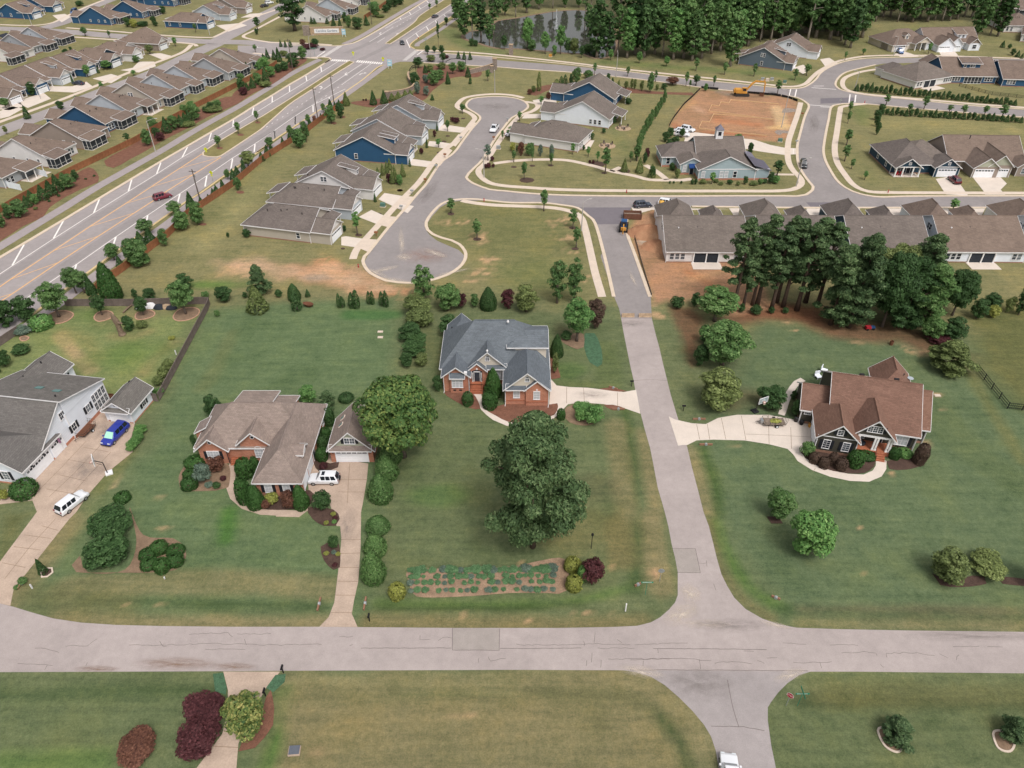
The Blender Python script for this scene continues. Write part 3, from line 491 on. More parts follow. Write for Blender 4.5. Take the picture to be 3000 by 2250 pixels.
for p in ('J: 720,195 800,110 960,120 860,235','J: 470,475 580,370 730,380 600,510','J: 210,775 300,665 470,675 340,830','T2: 605,1050 690,960 720,975 640,1075','T2: 705,935 760,870 800,880 740,950','T2: 805,830 850,790 885,800 840,850'): drive('driveway_apron',p,'concrete_new',z=.06,h=.06,sm=False)
for p in ('T1: 0,560 90,600 150,690 60,715 0,710','T1: 100,660 280,600 330,640 180,700','T1: 290,590 330,560 470,560 560,530 600,560 480,600','T1: 600,510 720,480 790,500 720,540','T1: 780,455 860,440 900,400 1000,400 1010,430 900,470','T1: 960,350 1040,345 1120,365 1060,390','T1: 0,720 80,690 150,705 60,755 0,770','T1: 340,100 420,90 460,110 400,145','T1: 1400,165 1560,150 1600,165 1480,205','T1: 1560,115 1620,90 1700,85 1680,110'): drive('driveway',p,'concrete_white',z=.045,h=.045,sm=False)
for p in ('T2: 1880,1345 1950,1350 2212,1330 2212,1345 T3: 60,1352 300,1355 T2: 2212,1362 2010,1360 1900,1392','T3: 300,1350 560,1350 600,1395 330,1395','T3: 800,1352 930,1352 970,1395 820,1395','T3: 1060,1352 1150,1352 1130,1395 1050,1395','T3: 1330,1352 1440,1352 1420,1395 1330,1395','T3: 1600,1352 1720,1352 1760,1395 1620,1395','T3: 1850,1352 1960,1352 1940,1395 1840,1395'): drive('driveway',p,'concrete_white',z=.045,h=.045,sm=False)
# ------------------------------------------------------------------ silt and tyre stains lying on the roads
def stain_mat(name,c,op):
    m,t = newmat(name,.95,0,.1);t.b.inputs['Base Color'].default_value = (*lin(c),1);tc = t.new('ShaderNodeTexCoord');g = t.new('ShaderNodeTexGradient',gradient_type='SPHERICAL');t.link(tc.outputs['Object'],g.inputs[0]);n = t.noise(2.2,6,.7);f = t.new('ShaderNodeMath',operation='MULTIPLY');t.link(g.outputs['Fac'],f.inputs[0]);t.link(t.ramp(n,[(.35,0.0),(.68,1.0)]),f.inputs[1]);k = t.new('ShaderNodeMath',operation='MULTIPLY',use_clamp=True);t.link(f.outputs[0],k.inputs[0]);k.inputs[1].default_value = op;t.link(k.outputs[0],t.b.inputs['Alpha'])
stain_mat('silt_brown','#92796a',1.0);stain_mat('silt_pale','#cdbfb1',1.1);stain_mat('tyre_dark','#837b77',.6);stain_mat('silt_rust','#a38478',.7)
disc = MB().poly([(math.cos(a * .3927),math.sin(a * .3927),0) for a in range(16)])
for i,(reg,x,y,rx,ry,rz,m) in enumerate((('T7',760,655,5.5,1.0,0,'silt_brown'),('T7',420,678,3,.5,0,'silt_brown'),('T7',1010,668,3,.6,0,'silt_brown'),('T8',770,350,1.6,1.8,0,'silt_pale'),('T8',730,440,3,1.6,30,'silt_pale'),('T8',840,485,3.5,.8,0,'silt_pale'),('T8',1140,488,2.2,.5,-15,'silt_pale'),('T8',560,690,3,.9,-10,'silt_pale'),('T8',1200,705,2.4,.8,20,'silt_pale'),('T8',800,740,5,2.5,0,'tyre_dark'),('T8',950,490,5,1.2,0,'tyre_dark'),('T8',2000,535,9,1.0,0,'tyre_dark'),
        ('J',810,900,2.2,2.2,10,'silt_pale'),('J',780,700,.8,9,8,'silt_pale'),('J',1220,850,4,1.2,-35,'silt_pale'),('J',560,1060,4,1.2,30,'silt_pale'),('J',450,1100,4,1.0,-35,'silt_pale'),('J',660,1190,4,1.0,-12,'silt_pale'),('J',1080,880,6,5,0,'silt_rust'),('J',1420,1100,5,.8,25,'silt_pale'),('T5',1880,440,3,1.5,10,'tyre_dark'),('T5',1890,150,.5,4,5,'silt_pale'),('T2',2170,1350,6,2.5,0,'silt_pale'),('T5',1620,900,3.5,1.5,0,'tyre_dark'),('T7',1500,60,1.5,4,0,'tyre_dark'),('T4',560,1380,4,5,0,'tyre_dark'),('T4',700,1120,3,4,0,'tyre_dark'),('T3',850,800,2,12,-20,'tyre_dark'),('T2',1000,690,6,5,0,'tyre_dark'),('T2',560,1250,2,10,-13,'tyre_dark'))):
    o = disc.build('road_stain',m,kind='structure');o.location = rp(reg,x,y) + Vector((0,0,.05 + .002 * (i % 5)));o.scale = (rx,ry,1);o.rotation_euler = (0,0,R(rz))
# ------------------------------------------------------------------ building materials
def shingle(name,c,k=.11):
    m,t = newmat(name,.92,0,.15);c = lin(c)
    tc = t.new('ShaderNodeTexCoord');sx = t.new('ShaderNodeSeparateXYZ');t.link(tc.outputs['Object'],sx.inputs[0])
    ad = t.new('ShaderNodeMath',operation='ADD');t.link(sx.outputs[0],ad.inputs[0]);t.link(sx.outputs[1],ad.inputs[1])
    mz = t.new('ShaderNodeMath',operation='MULTIPLY');t.link(sx.outputs[2],mz.inputs[0]);mz.inputs[1].default_value = 1.75
    cb = t.new('ShaderNodeCombineXYZ');t.link(ad.outputs[0],cb.inputs[0]);t.link(mz.outputs[0],cb.inputs[1])
    br = t.new('ShaderNodeTexBrick');br.offset = .5;br.inputs['Scale'].default_value = 1.0;br.inputs['Brick Width'].default_value = .62;br.inputs['Row Height'].default_value = .27
    br.inputs['Mortar Size'].default_value = .012;br.inputs['Bias'].default_value = 0.0;t.link(cb.outputs[0],br.inputs['Vector'])
    for i,f in (('Color1',1 - k),('Color2',1 + k),('Mortar',.62)): br.inputs[i].default_value = (*[x * f for x in c],1)
    col = t.mix(1,br.outputs[0],t.ramp(t.noise(.35,5,.6),[(.3,.88),(.7,1.10)]),'MULTIPLY')
    col = t.mix(1,col,t.ramp(t.noise(7,3,.7),[(.3,.82),(.7,1.12)]),'MULTIPLY')
    oi = t.new('ShaderNodeObjectInfo');col = t.mix(1,col,t.ramp(oi.outputs['Random'],[(0,(.93,.93,.95)),(1,(1.05,1.04,1.02))]),'MULTIPLY')
    t.link(col,t.b.inputs['Base Color']);t.bump(br.outputs['Fac'],.4,.03)
for n,c in (('roof_taupe','#6f6661'),('roof_warm','#77685f'),('roof_grey','#656b72'),('roof_tan','#8a7c75'),('roof_brown','#7d6053'),('roof_charcoal','#6b6764')): shingle(n,c)
def siding(name,c,row=.2,k=.05):
    m,t = newmat(name,.7,0,.3);c = lin(c)
    tc = t.new('ShaderNodeTexCoord');w_ = t.new('ShaderNodeTexWave',wave_type='BANDS',bands_direction='Z',wave_profile='SAW');w_.inputs['Scale'].default_value = 1 / row / 3.1416 * .5;t.link(tc.outputs['Object'],w_.inputs['Vector'])
    col = t.ramp(w_.outputs['Fac'],[(0,tuple(x * .78 for x in c)),(.12,c),(1,tuple(min(1,x * 1.03) for x in c))])
    col = t.mix(1,col,t.ramp(t.noise(.7,4),[(.3,1 - k),(.7,1 + k * .6)]),'MULTIPLY')
    t.link(col,t.b.inputs['Base Color']);t.bump(w_.outputs['Fac'],.4,.02)
for n,c in (('siding_white','#dce0e8'),('siding_cream','#cbc0b2'),('siding_blue','#2b5172'),('siding_slate','#5e6a76'),('siding_paleblue','#b0b7bf'),('siding_taupe','#94877e'),('siding_beige','#b0a79c'),('siding_olive','#45423a'),('siding_navy','#274052'),('siding_clubhouse','#98a8ae'),('siding_sage','#a4a694'),('siding_grey','#9fa3a8'),('siding_warmwhite','#d8d5d4')): siding(n,c)
m_,t = newmat('brick_red',.85,0,.2)
tc = t.new('ShaderNodeTexCoord');sx = t.new('ShaderNodeSeparateXYZ');t.link(tc.outputs['Object'],sx.inputs[0]);ad = t.new('ShaderNodeMath',operation='ADD');t.link(sx.outputs[0],ad.inputs[0]);t.link(sx.outputs[1],ad.inputs[1])
cb = t.new('ShaderNodeCombineXYZ');t.link(ad.outputs[0],cb.inputs[0]);t.link(sx.outputs[2],cb.inputs[1]);br = t.new('ShaderNodeTexBrick');t.link(cb.outputs[0],br.inputs['Vector'])
for i,v in (('Scale',1.0),('Brick Width',.24),('Row Height',.085),('Mortar Size',.008)): br.inputs[i].default_value = v
for i,v in (('Color1','#a5664f'),('Color2','#bb7d63'),('Mortar','#b09484')): br.inputs[i].default_value = (*lin(v),1)
col = t.mix(1,br.outputs[0],t.ramp(t.noise(.6,5),[(.3,.88),(.7,1.1)]),'MULTIPLY');t.link(col,t.b.inputs['Base Color'])
mat('trim_white','#dcdadb',.04,2,rough=.6);mat('trim_pink','#c9b8ac',.05,2);mat('door_white','#e9eaee',.03,2,rough=.5);mat('shutter_black','#24262c',.1,3,rough=.6);mat('foundation','#93705f',.12,2)
mat('stone_grey','#9a8c82',.35,2.2,fine=.4,fscale=6,bump=.6);mat('metal_roof','#6a6773',.08,.6,rough=.6);mat('post_white','#e2e0df',.03,2,rough=.5);mat('awning_blue','#1f3d70',.08,3);mat('pipe_dark','#2c2a2c',.1,3);mat('brick_step','#a9684d',.15,2,fine=.3,fscale=9);mat('porch_dark','#2d3138',.2,2)
m_,t = newmat('window_glass',.12,0,.6);oi = t.new('ShaderNodeObjectInfo');t.link(t.ramp(oi.outputs['Random'],[(0,(.012,.016,.026)),(.55,(.03,.04,.055)),(1,(.16,.18,.20))]),t.b.inputs['Base Color'])
mat('blind_white','#b4b6ba',.1,4,rough=.5,spec=.5);m_,t = newmat('screen_mesh',.5,0,.3);t.b.inputs['Base Color'].default_value = (.028,.033,.042,1);m_,t = newmat('skylight_glass',.15,0,.5);t.b.inputs['Base Color'].default_value = (.10,.19,.18,1)
# ------------------------------------------------------------------ house kit
FACE = {'F': (Vector((1,0,0)),Vector((0,-1,0))),'B': (Vector((-1,0,0)),Vector((0,1,0))),'L': (Vector((0,-1,0)),Vector((-1,0,0))),'R': (Vector((0,1,0)),Vector((1,0,0)))}
def fm(face,plane,u,z):
    r,n = FACE[face];o = Vector((u,plane,z)) if face in 'FB' else Vector((plane,u,z))
    return Matrix(((r.x,0,n.x,o.x),(r.y,0,n.y,o.y),(0,1,0,o.z),(0,0,0,1)))   # local: x right, y up, z outward
def wbox(mb,M,x0,x1,y0,y1,z0,z1): mb.box(x0,x1,y0,y1,z0,z1,M)
def window(par,face,plane,u,z,w=.9,h=1.4,cols=2,rows=2,shut=None,pane='window_glass',frame='trim_white',fine=True,arch=False,name='window',unit=1):
    M = fm(face,plane,u,z);f = MB();t_ = .09 if fine else .1
    wbox(f,M,-w / 2 - t_,-w / 2,0,h,-.02,.07);wbox(f,M,w / 2,w / 2 + t_,0,h,-.02,.07);wbox(f,M,-w / 2 - t_,w / 2 + t_,h,h + t_ * 1.2,-.02,.085);wbox(f,M,-w / 2 - t_ * 1.3,w / 2 + t_ * 1.3,-t_ * 1.1,0,-.02,.10)
    if fine:
        for i in range(1,cols): x = -w / 2 + w * i / cols;wbox(f,M,x - (.045 if i % max(1,cols // unit) == 0 and unit > 1 else .016),x + (.045 if i % max(1,cols // unit) == 0 and unit > 1 else .016),0,h,.0,.045)
        for i in range(1,rows): y = h * i / rows;wbox(f,M,-w / 2,w / 2,y - .018,y + .018,.0,.047)
    elif rows > 1: wbox(f,M,-w / 2,w / 2,h / 2 - .035,h / 2 + .035,0,.05)
    if arch:
        prev = None
        for k in range(9):
            a = math.pi * k / 8;p = (w / 2 * math.cos(a),h + t_ + w / 2 * math.sin(a));q = ((w / 2 + t_) * math.cos(a),h + t_ + (w / 2 + t_) * math.sin(a))
            if prev: f.poly([M @ Vector((*prev[0],.07)),M @ Vector((*prev[1],.07)),M @ Vector((*q,.07)),M @ Vector((*p,.07))][::-1])
            prev = (p,q)
    fo = f.build(name,frame,par);g = MB();wbox(g,M,-w / 2,w / 2,0,h,-.03,.02)
    if arch: g.poly([M @ Vector((w / 2 * math.cos(math.pi * k / 8),h + t_ + w / 2 * math.sin(math.pi * k / 8),.03)) for k in range(9)])
    g.build('pane',pane,fo)
    if shut:
        for s in (-1,1):
            sb = MB();x = s * (w / 2 + t_ + .24);wbox(sb,M,x - .22,x + .22,-.02,h + .04,-.01,.05)
            for k in range(5): wbox(sb,M,x - .17,x + .17,h * (k + .2) / 5,h * (k + .65) / 5,.05,.058)
            sb.build('shutter',shut,fo)
    return fo
def garage_door(par,face,plane,u,w,h,z=0.0,lites=True,m='door_white',n=6):
    M = fm(face,plane,u,z);f = MB();wbox(f,M,-w / 2 - .14,-w / 2,0,h,-.02,.06);wbox(f,M,w / 2,w / 2 + .14,0,h,-.02,.06);wbox(f,M,-w / 2 - .14,w / 2 + .14,h,h + .16,-.02,.07)
    for r in range(4):
        y0 = h * r / 4;wbox(f,M,-w / 2,w / 2,y0 + .012,y0 + h / 4 - .012,-.02,.022)
        if r < 3 or not lites:
            for c in range(n):
                a = -w / 2 + w * c / n;wbox(f,M,a + .07,a + w / n - .07,y0 + .09,y0 + h / 4 - .09,.022,.032)
    o = f.build('garage_door',m,par)
    if lites:
        for c in range(n):
            a = -w / 2 + w * c / n;g = MB();wbox(g,M,a + .08,a + w / n - .08,h * .78 + .02,h * .95,.01,.03);g.build('pane','window_glass',o)
    return o
def door(par,face,plane,u,w=1.0,h=2.1,z=0.0,m='trim_white',leaf='porch_dark'):
    M = fm(face,plane,u,z);f = MB();wbox(f,M,-w / 2 - .1,-w / 2,0,h,-.02,.07);wbox(f,M,w / 2,w / 2 + .1,0,h,-.02,.07);wbox(f,M,-w / 2 - .1,w / 2 + .1,h,h + .12,-.02,.08)
    o = f.build('door',m,par);g = MB();wbox(g,M,-w / 2,w / 2,0,h,-.02,.03);g.build('door_leaf',leaf,o);k = MB();wbox(k,M,w / 2 - .14,w / 2 - .08,.95,1.05,.03,.08);k.build('handle','pipe_dark',o)
    return o
def pbox(par,name,m,x0,x1,y0,y1,z0,z1): return MB().box(x0,x1,y0,y1,z0,z1).build(name,m,par)
def edge_board(mb,a,b,out,hgt=.2,th=.05):
    """a board hung on the roof edge a-b"""
    a,b = Vector(a),Vector(b);o = Vector(out) * th;d = Vector((0,0,hgt));u = Vector((0,0,.025))
    mb.faces([a + u,b + u,b + u + o,a + u + o,a - d,b - d,b - d + o,a - d + o],[(0,1,2,3),(7,6,5,4),(0,4,5,1),(3,2,6,7),(0,3,7,4),(1,5,6,2)])
def roof(par,x0,x1,y0,y1,h,axis='x',ends='gg',pitch=.6,oh=.4,m='roof_taupe',trim='trim_white',tk=.16,ridge=True,ohe=None):
    """gable / hip roof; ends: g gable, h hip, for the low and the high end of the ridge"""
    sw = axis == 'y'
    if sw: u0,u1,v0,v1 = y0,y1,x0,x1
    else: u0,u1,v0,v1 = x0,x1,y0,y1
    half = (v1 - v0) / 2;zr = h + pitch * half;ze = h - pitch * oh;vm = (v0 + v1) / 2;V0,V1 = v0 - oh,v1 + oh;g_ = oh if ohe is None else ohe
    U0 = u0 - (g_ if ends[0] == 'g' else oh);U1 = u1 + (g_ if ends[1] == 'g' else oh)
    r0 = U0 + (half + oh if ends[0] == 'h' else 0);r1 = U1 - (half + oh if ends[1] == 'h' else 0)
    if r0 > r1: r0 = r1 = (r0 + r1) / 2
    T = (lambda u,v,z: Vector((v,u,z))) if sw else (lambda u,v,z: Vector((u,v,z)))
    top = [T(U0,V0,ze),T(U1,V0,ze),T(U1,V1,ze),T(U0,V1,ze),T(r0,vm,zr),T(r1,vm,zr)];bot = [p - Vector((0,0,tk)) for p in top]
    fs = [(0,1,5,4),(2,3,4,5)] + ([(3,0,4)] if ends[0] == 'h' else []) + ([(1,2,5)] if ends[1] == 'h' else [])
    per = [(0,1),(2,3)] + ([(3,0)] if ends[0] == 'h' else [(3,4),(4,0)]) + ([(1,2)] if ends[1] == 'h' else [(1,5),(5,2)])
    mb = MB();n = 6
    if sw: fs = [f[::-1] for f in fs]
    mb.faces(top + bot,fs + [tuple(i + n for i in f[::-1]) for f in fs] + [((a,a + n,b + n,b) if not sw else (b,b + n,a + n,a)) for a,b in per])
    ro = mb.build('roof',m,par)
    if trim:
        fb = MB();cen = (top[0] + top[2]) / 2
        for a,b in per:
            mid = (top[a] + top[b]) / 2;e = top[b] - top[a];o_ = Vector((e.y,-e.x,0));o_ = o_.normalized() if o_.length > 1e-6 else Vector((0,0,0))
            if o_.dot(mid - cen) < 0: o_ = -o_
            edge_board(fb,top[a],top[b],o_)
        fb.build('fascia',trim,ro)
    if ridge and (r1 - r0) > .5: MB().tube([T(r0,vm,zr + .0),T(r1,vm,zr + .0)],.11,5).build('ridge_cap',m,ro)
    return ro,zr
def shed_roof(par,x0,x1,y0,y1,z0,z1,axis='y',m='roof_taupe',oh=.25,trim='trim_white',tk=.14):
    """one slope: z0 at the low end of the axis, z1 at the high end"""
    if axis == 'y':
        k = (z1 - z0) / (y1 - y0);a,b = y0 - (oh if z0 < z1 else 0),y1 + (oh if z1 < z0 else 0);za,zb = z0 + (a - y0) * k,z1 + (b - y1) * k
        P = [Vector((x0 - oh,a,za)),Vector((x1 + oh,a,za)),Vector((x1 + oh,b,zb)),Vector((x0 - oh,b,zb))]
    else:
        k = (z1 - z0) / (x1 - x0);a,b = x0 - (oh if z0 < z1 else 0),x1 + (oh if z1 < z0 else 0);za,zb = z0 + (a - x0) * k,z1 + (b - x1) * k
        P = [Vector((a,y0 - oh,za)),Vector((b,y0 - oh,zb)),Vector((b,y1 + oh,zb)),Vector((a,y1 + oh,za))]
    Q = [p - Vector((0,0,tk)) for p in P];mb = MB();mb.faces(P + Q,[(0,1,2,3),(7,6,5,4)] + [(i,i + 4,(i + 1) % 4 + 4,(i + 1) % 4) for i in range(4)]);ro = mb.build('roof',m,par)
    if trim:
        fb = MB();c = (P[0] + P[2]) / 2
        for i in range(4):
            a,b = P[i],P[(i + 1) % 4];e = b - a;o_ = Vector((e.y,-e.x,0)).normalized();edge_board(fb,a,b,o_,.16)
        fb.build('fascia',trim,ro)
    return ro
def walls(par,x0,x1,y0,y1,h,m,axis='x',ends='gg',pitch=.6,z0=-.1,gm=None,found=None,corner=True):
    mb = MB();mb.box(x0,x1,y0,y1,z0,h);zr = pitch * ((y1 - y0) if axis == 'x' else (x1 - x0)) / 2 + h - .12;gb = mb if gm is None else MB();off = 0 if gm is None else .02
    if axis == 'x':
        vm = (y0 + y1) / 2
        if ends[0] == 'g': gb.poly([(x0 - off,y1,h),(x0 - off,y0,h),(x0 - off,vm,zr)])
        if ends[1] == 'g': gb.poly([(x1 + off,y0,h),(x1 + off,y1,h),(x1 + off,vm,zr)])
    elif axis == 'y':
        vm = (x0 + x1) / 2
        if ends[0] == 'g': gb.poly([(x0,y0 - off,h),(x1,y0 - off,h),(vm,y0 - off,zr)])
        if ends[1] == 'g': gb.poly([(x1,y1 + off,h),(x0,y1 + off,h),(vm,y1 + off,zr)])
    wo = mb.build('wall',m,par)
    if gm is not None and gb.f: gb.build('gable',gm,par)
    if found: MB().box(x0 - .03,x1 + .03,y0 - .03,y1 + .03,z0,found[1]).build('foundation',found[0],par)
    if corner:
        cbm = MB()
        for x in (x0,x1):
            for y in (y0,y1): cbm.box(x - .06 if x == x0 else x - .06,x + .06,y - .06,y + .06,z0,h - .03)
        cbm.build('corner_board','trim_white',wo)
    return wo
def vol(par,x0,x1,y0,y1,h,wm,axis='x',ends='gg',pitch=.6,oh=.4,rm='roof_taupe',gm=None,found=None,z0=-.1,corner=True,trim='trim_white',**k):
    walls(par,x0,x1,y0,y1,h,wm,axis,ends,pitch,z0,gm,found,corner);return roof(par,x0,x1,y0,y1,h,axis,ends,pitch,oh,rm,trim,**k)
def posts(par,m,pts_,z0,z1,r=.1,name='post'):
    for x,y in pts_: MB().box(x - r,x + r,y - r,y + r,z0,z1).box(x - r * 1.35,x + r * 1.35,y - r * 1.35,y + r * 1.35,z0,z0 + .22).box(x - r * 1.3,x + r * 1.3,y - r * 1.3,y + r * 1.3,z1 - .15,z1).build(name,m,par)
def pipe(par,x,y,z,h=.5,r=.06,m='pipe_dark'): MB().lathe([(r,0),(r,h),(r * 1.5,h),(r * 1.5,h + .06)],(x,y,z),8).build('vent_pipe',m,par)
def screen_porch(par,face,plane,u0,u1,z1,n,depth,z0=.1,screen=True):
    """posts, rails and dark mesh between them, standing out from a wall"""
    r,nn = FACE[face]
    for i in range(n):
        for lvl in ((z0,z0 + .75),(z0 + .83,z1 - .16)):
            a = u0 + (u1 - u0) * i / n + .06;b = u0 + (u1 - u0) * (i + 1) / n - .06;M = fm(face,plane,0,0)
            mb = MB();wbox(mb,M,a if face in 'FR' else -b,b if face in 'FR' else -a,lvl[0],lvl[1],-.03,0)
            if screen: mb.build('screen','screen_mesh',par)
    f = MB();M = fm(face,plane,0,0);s = 1 if face in 'FR' else -1
    for i in range(n + 1):
        u = s * (u0 + (u1 - u0) * i / n);wbox(f,M,u - .05,u + .05,0,z1,-.05,.05)
    a,b = sorted((s * u0,s * u1));wbox(f,M,a,b,z1 - .16,z1,-.07,.05);wbox(f,M,a,b,z0 + .78,z0 + .83,-.05,.03);wbox(f,M,a,b,0,z0,-.05,.05);f.build('porch_frame','post_white',par)
def house_at(name,reg,x,y,heading,label,cat='house',group=None):
    return empty(name,rp(reg,x,y),R(heading),label=label,cat=cat,group=group)
# ------------------------------------------------------------------ grey-roofed brick house (local axes = world axes)
H = empty('brick_house',(0,0,0),0,label='red brick house with blue-grey hipped roof and cream gables beside the side road',cat='house')
GR = 'roof_grey';BR = 'brick_red'
vol(H,-12.1,6.15,102.0,113.2,3.7,BR,'x','hh',1.02,.4,GR,corner=False)
vol(H,-11.6,-7.4,99.6,106,3.65,BR,'y','gh',.82,.45,GR,corner=False)
vol(H,-11.7,-7.0,111,115.4,3.5,BR,'y','hg',.95,.35,GR,corner=False)
vol(H,-1.05,6.05,96.0,106,3.7,BR,'y','gh',.88,.45,GR,gm='siding_cream',corner=False)
walls(H,-7.5,-.9,101.75,106,3.75,BR,'y','gh',.98,gm='siding_cream',corner=False);roof(H,-7.5,-.9,101.75,108.5,3.8,'y','gh',.95,.4,GR)
vol(H,-7.5,-4.5,100.9,103,3.75,BR,'y','gh',.95,.3,GR,corner=False)
vol(H,2.3,5.95,95.65,98,3.75,BR,'y','gh',.92,.35,GR,corner=False)
walls(H,.6,5.9,103.9,110.2,6.4,'siding_cream','x','hg',.45,z0=4,corner=False);roof(H,-.6,6.0,103.9,110.2,6.45,'x','hg',.45,.3,GR)
shed_roof(H,-.9,2.2,95.55,96.2,3.62,4.2,'y',GR,.15);shed_roof(H,-4.3,-1.0,101.2,101.9,3.65,4.2,'y',GR,.12);shed_roof(H,-10.4,-8.2,99.0,99.8,3.45,4.15,'y',GR,.2)
pbox(H,'bay',BR,-10.5,-8.1,99.15,99.8,-.1,3.3)
window(H,'F',99.13,-9.3,1.25,1.75,1.5,3,3,None,'blind_white',unit=3);pbox(H,'brick_band','brick_step',-10.58,-8.02,99.1,99.2,.95,1.05)
for x in (-9.8,-8.8): pbox(H,'crawl_vent','pipe_dark',x - .25,x + .25,99.09,99.16,.5,.72)
window(H,'F',95.98,.75,1.5,.95,1.5,2,3,None,'blind_white');window(H,'F',95.63,4.1,1.45,.95,1.55,2,3,None,'blind_white')
window(H,'F',95.97,2.5,4.9,.62,.55,2,2,arch=True);window(H,'F',101.70,-4.2,5.0,.62,.55,2,2,arch=True);window(H,'F',101.72,-2.4,1.0,2.4,2.1,3,3,None,'blind_white',unit=3)
for x,y in ((-.9,95.95),(2.35,95.6)): pbox(H,'brick_band','brick_step',x,x + (3.0 if x < 0 else 3.55),y - .05,y + .02,.85,.95)
for x,y,z in ((4.1,95.6,3.25),(.75,95.95,3.2),(-6.0,100.85,3.65)): pbox(H,'keystone','trim_white',x - .12,x + .12,y - .04,y + .05,z,z + .28)
for x,y in ((-1.12,95.95),(6.1,95.6),(-7.35,99.6),(-11.65,99.55),(-1.2,101.9)): MB().tube([(x,y - .05,3.5),(x,y - .05,.12),(x - .05,y - .5,.05)],.06,6).build('downspout','trim_white',H)
pbox(H,'porch_floor','brick_step',-7.2,-4.7,99.9,101.5,0,1.2)
for k in range(6): pbox(H,'step','brick_step',-7.2,-5.0,98.75 + .22 * k,98.97 + .22 * k,0,.2 + .2 * k)
e_ = MB();e_.box(-6.9,-5.1,100.86,100.92,1.2,3.2);e_.poly([(-6.0 + .9 * math.cos(a),100.86,3.2 + .42 * math.sin(a)) for a in [math.pi * k / 10 for k in range(11)]]);e_.build('entry_arch_shade','porch_dark',H)  # flat dark panel colours in the shade of the recessed entry
door(H,'F',100.84,-6.0,.95,2.0,1.2,leaf='window_glass');posts(H,'post_white',((-6.75,100.75),(-5.25,100.75)),1.2,3.1,.06,'entry_post')
for x in (-7.0,-5.2): MB().tube([(x,100.7,2.1),(x,99.95,2.1),(x,98.8,1.0)],.025,5).build('handrail','pipe_dark',H)
for x,y in ((-10.9,111.9),(-10.4,111.5),(-8.2,113.3),(-7.6,113.6)): pipe(H,x,y,4.6,.5,.08)
MB().lathe([(.18,0),(.22,.2),(.05,.5)],(-.7,106.7,9.5),8).build('ridge_finial','trim_white',H);MB().lathe([(.16,0),(.2,.2),(.04,.45)],(-4.2,101.5,7.0),8).build('ridge_finial','trim_white',H)
MB().box(-8.1,-7.6,99.2,99.6,3.9,4.3).build('rain_head','trim_white',H)
# ------------------------------------------------------------------ tan-roofed brick house and its garage
H = empty('brick_house',(0,0,0),0,label='red brick house with brown-tan shingled roof, white dormer and brick steps',cat='house');TR = 'roof_tan'
vol(H,-47.6,-30.5,82.2,91.8,3.4,BR,'x','hh',.9,.4,TR,corner=False)
vol(H,-36.8,-30.35,74.8,92.0,3.38,BR,'y','hh',.92,.4,TR,corner=False)
vol(H,-47.3,-43.1,81.7,86.5,3.38,BR,'y','gh',.92,.5,TR,corner=False);vol(H,-40.9,-36.6,82.0,87.5,4.3,BR,'y','gh',.92,.5,TR,corner=False)
pbox(H,'wall',BR,-44.3,-38.7,91,95.6,-.1,3.0);shed_roof(H,-44.3,-38.7,90.5,95.6,4.4,3.1,'y',TR,.3);pbox(H,'wall',BR,-38.3,-35.2,91,94.3,-.1,3.0);shed_roof(H,-38.3,-35.2,90.5,94.4,4.1,3.05,'y',TR,.3,)
pbox(H,'chimney_bay',BR,-48.9,-47.4,85.4,87.8,-.1,3.1);shed_roof(H,-48.9,-47.0,85.4,87.8,3.1,4.2,'x',TR,.2)
roof(H,-34,-30.7,78.9,81.0,4.7,'x','hg',.7,.25,TR);walls(H,-33,-30.75,78.95,80.95,4.68,'siding_warmwhite','x','hg',.7,z0=3.6,corner=False)
MB().lathe([(.42,0),(.42,.03)],(0,0,0),12).build('trim','trim_white',H,M=Matrix.Translation((-30.6,79.95,4.4)) @ Matrix.Rotation(R(90),4,'Y'))
for x,y,z in ((-45.2,81.63,4.35),(-38.75,81.93,5.15)): MB().lathe([(.34,0),(.34,.06)],(0,0,0),12).build('gable_vent','trim_white',H,M=Matrix.Translation((x,y,z)) @ Matrix.Rotation(R(90),4,'X'));MB().lathe([(.22,0),(.22,.03)],(0,0,0),12).build('vent_louvre','shutter_black',H,M=Matrix.Translation((x,y - .06,z)) @ Matrix.Rotation(R(90),4,'X'))
window(H,'F',81.66,-45.2,1.0,1.7,1.5,4,3,'shutter_black','blind_white',unit=2);window(H,'F',81.96,-38.3,1.1,1.2,1.5,3,3,None,'blind_white',arch=True)
for x in (-35.1,-32.5): window(H,'F',74.76,x,.9,.95,1.75,2,4,'shutter_black','blind_white')
pbox(H,'porch_floor','concrete_old',-43.0,-41.0,82.3,84.4,0,.9);pbox(H,'porch_wall',BR,-43.1,-40.9,84.4,84.6,-.1,3.4);pbox(H,'door_mat','mulch_straw',-42.6,-41.5,82.7,83.4,.9,.92)
for k in range(5): pbox(H,'step','brick_step',-42.9,-41.1,81.2 + .24 * k,81.44 + .24 * k,0,.18 + .18 * k)
roof(H,-43.1,-40.8,82.9,84.6,3.2,'x','gg',.3,.3,TR);door(H,'F',84.38,-42.0,1.0,2.05,.9,leaf='window_glass')
for x in (-43.05,): MB().tube([(x,81.5,3.2),(x,81.55,.1)],.06,6).build('downspout','pipe_dark',H)
for a,b in ((75.8,78.4),(78.9,81.5)): garage_door(H,'R',-30.33,(a + b) / 2,2.4,2.2,0.1,True,n=4)
door(H,'R',-30.33,82.6,.9,2.05,.1);window(H,'R',-30.33,86.5,1.0,.9,1.5,2,2,None);window(H,'R',-30.33,89.6,1.0,.9,1.5,2,2,None);MB().lathe([(.08,0),(.12,.2),(.04,.3)],(-30.2,81.9,2.1),6).build('wall_lamp','pipe_dark',H)
D2 = empty('garage',(0,0,0),0,label='detached brick garage with green gable, black shutters, skylights and white door',cat='garage')
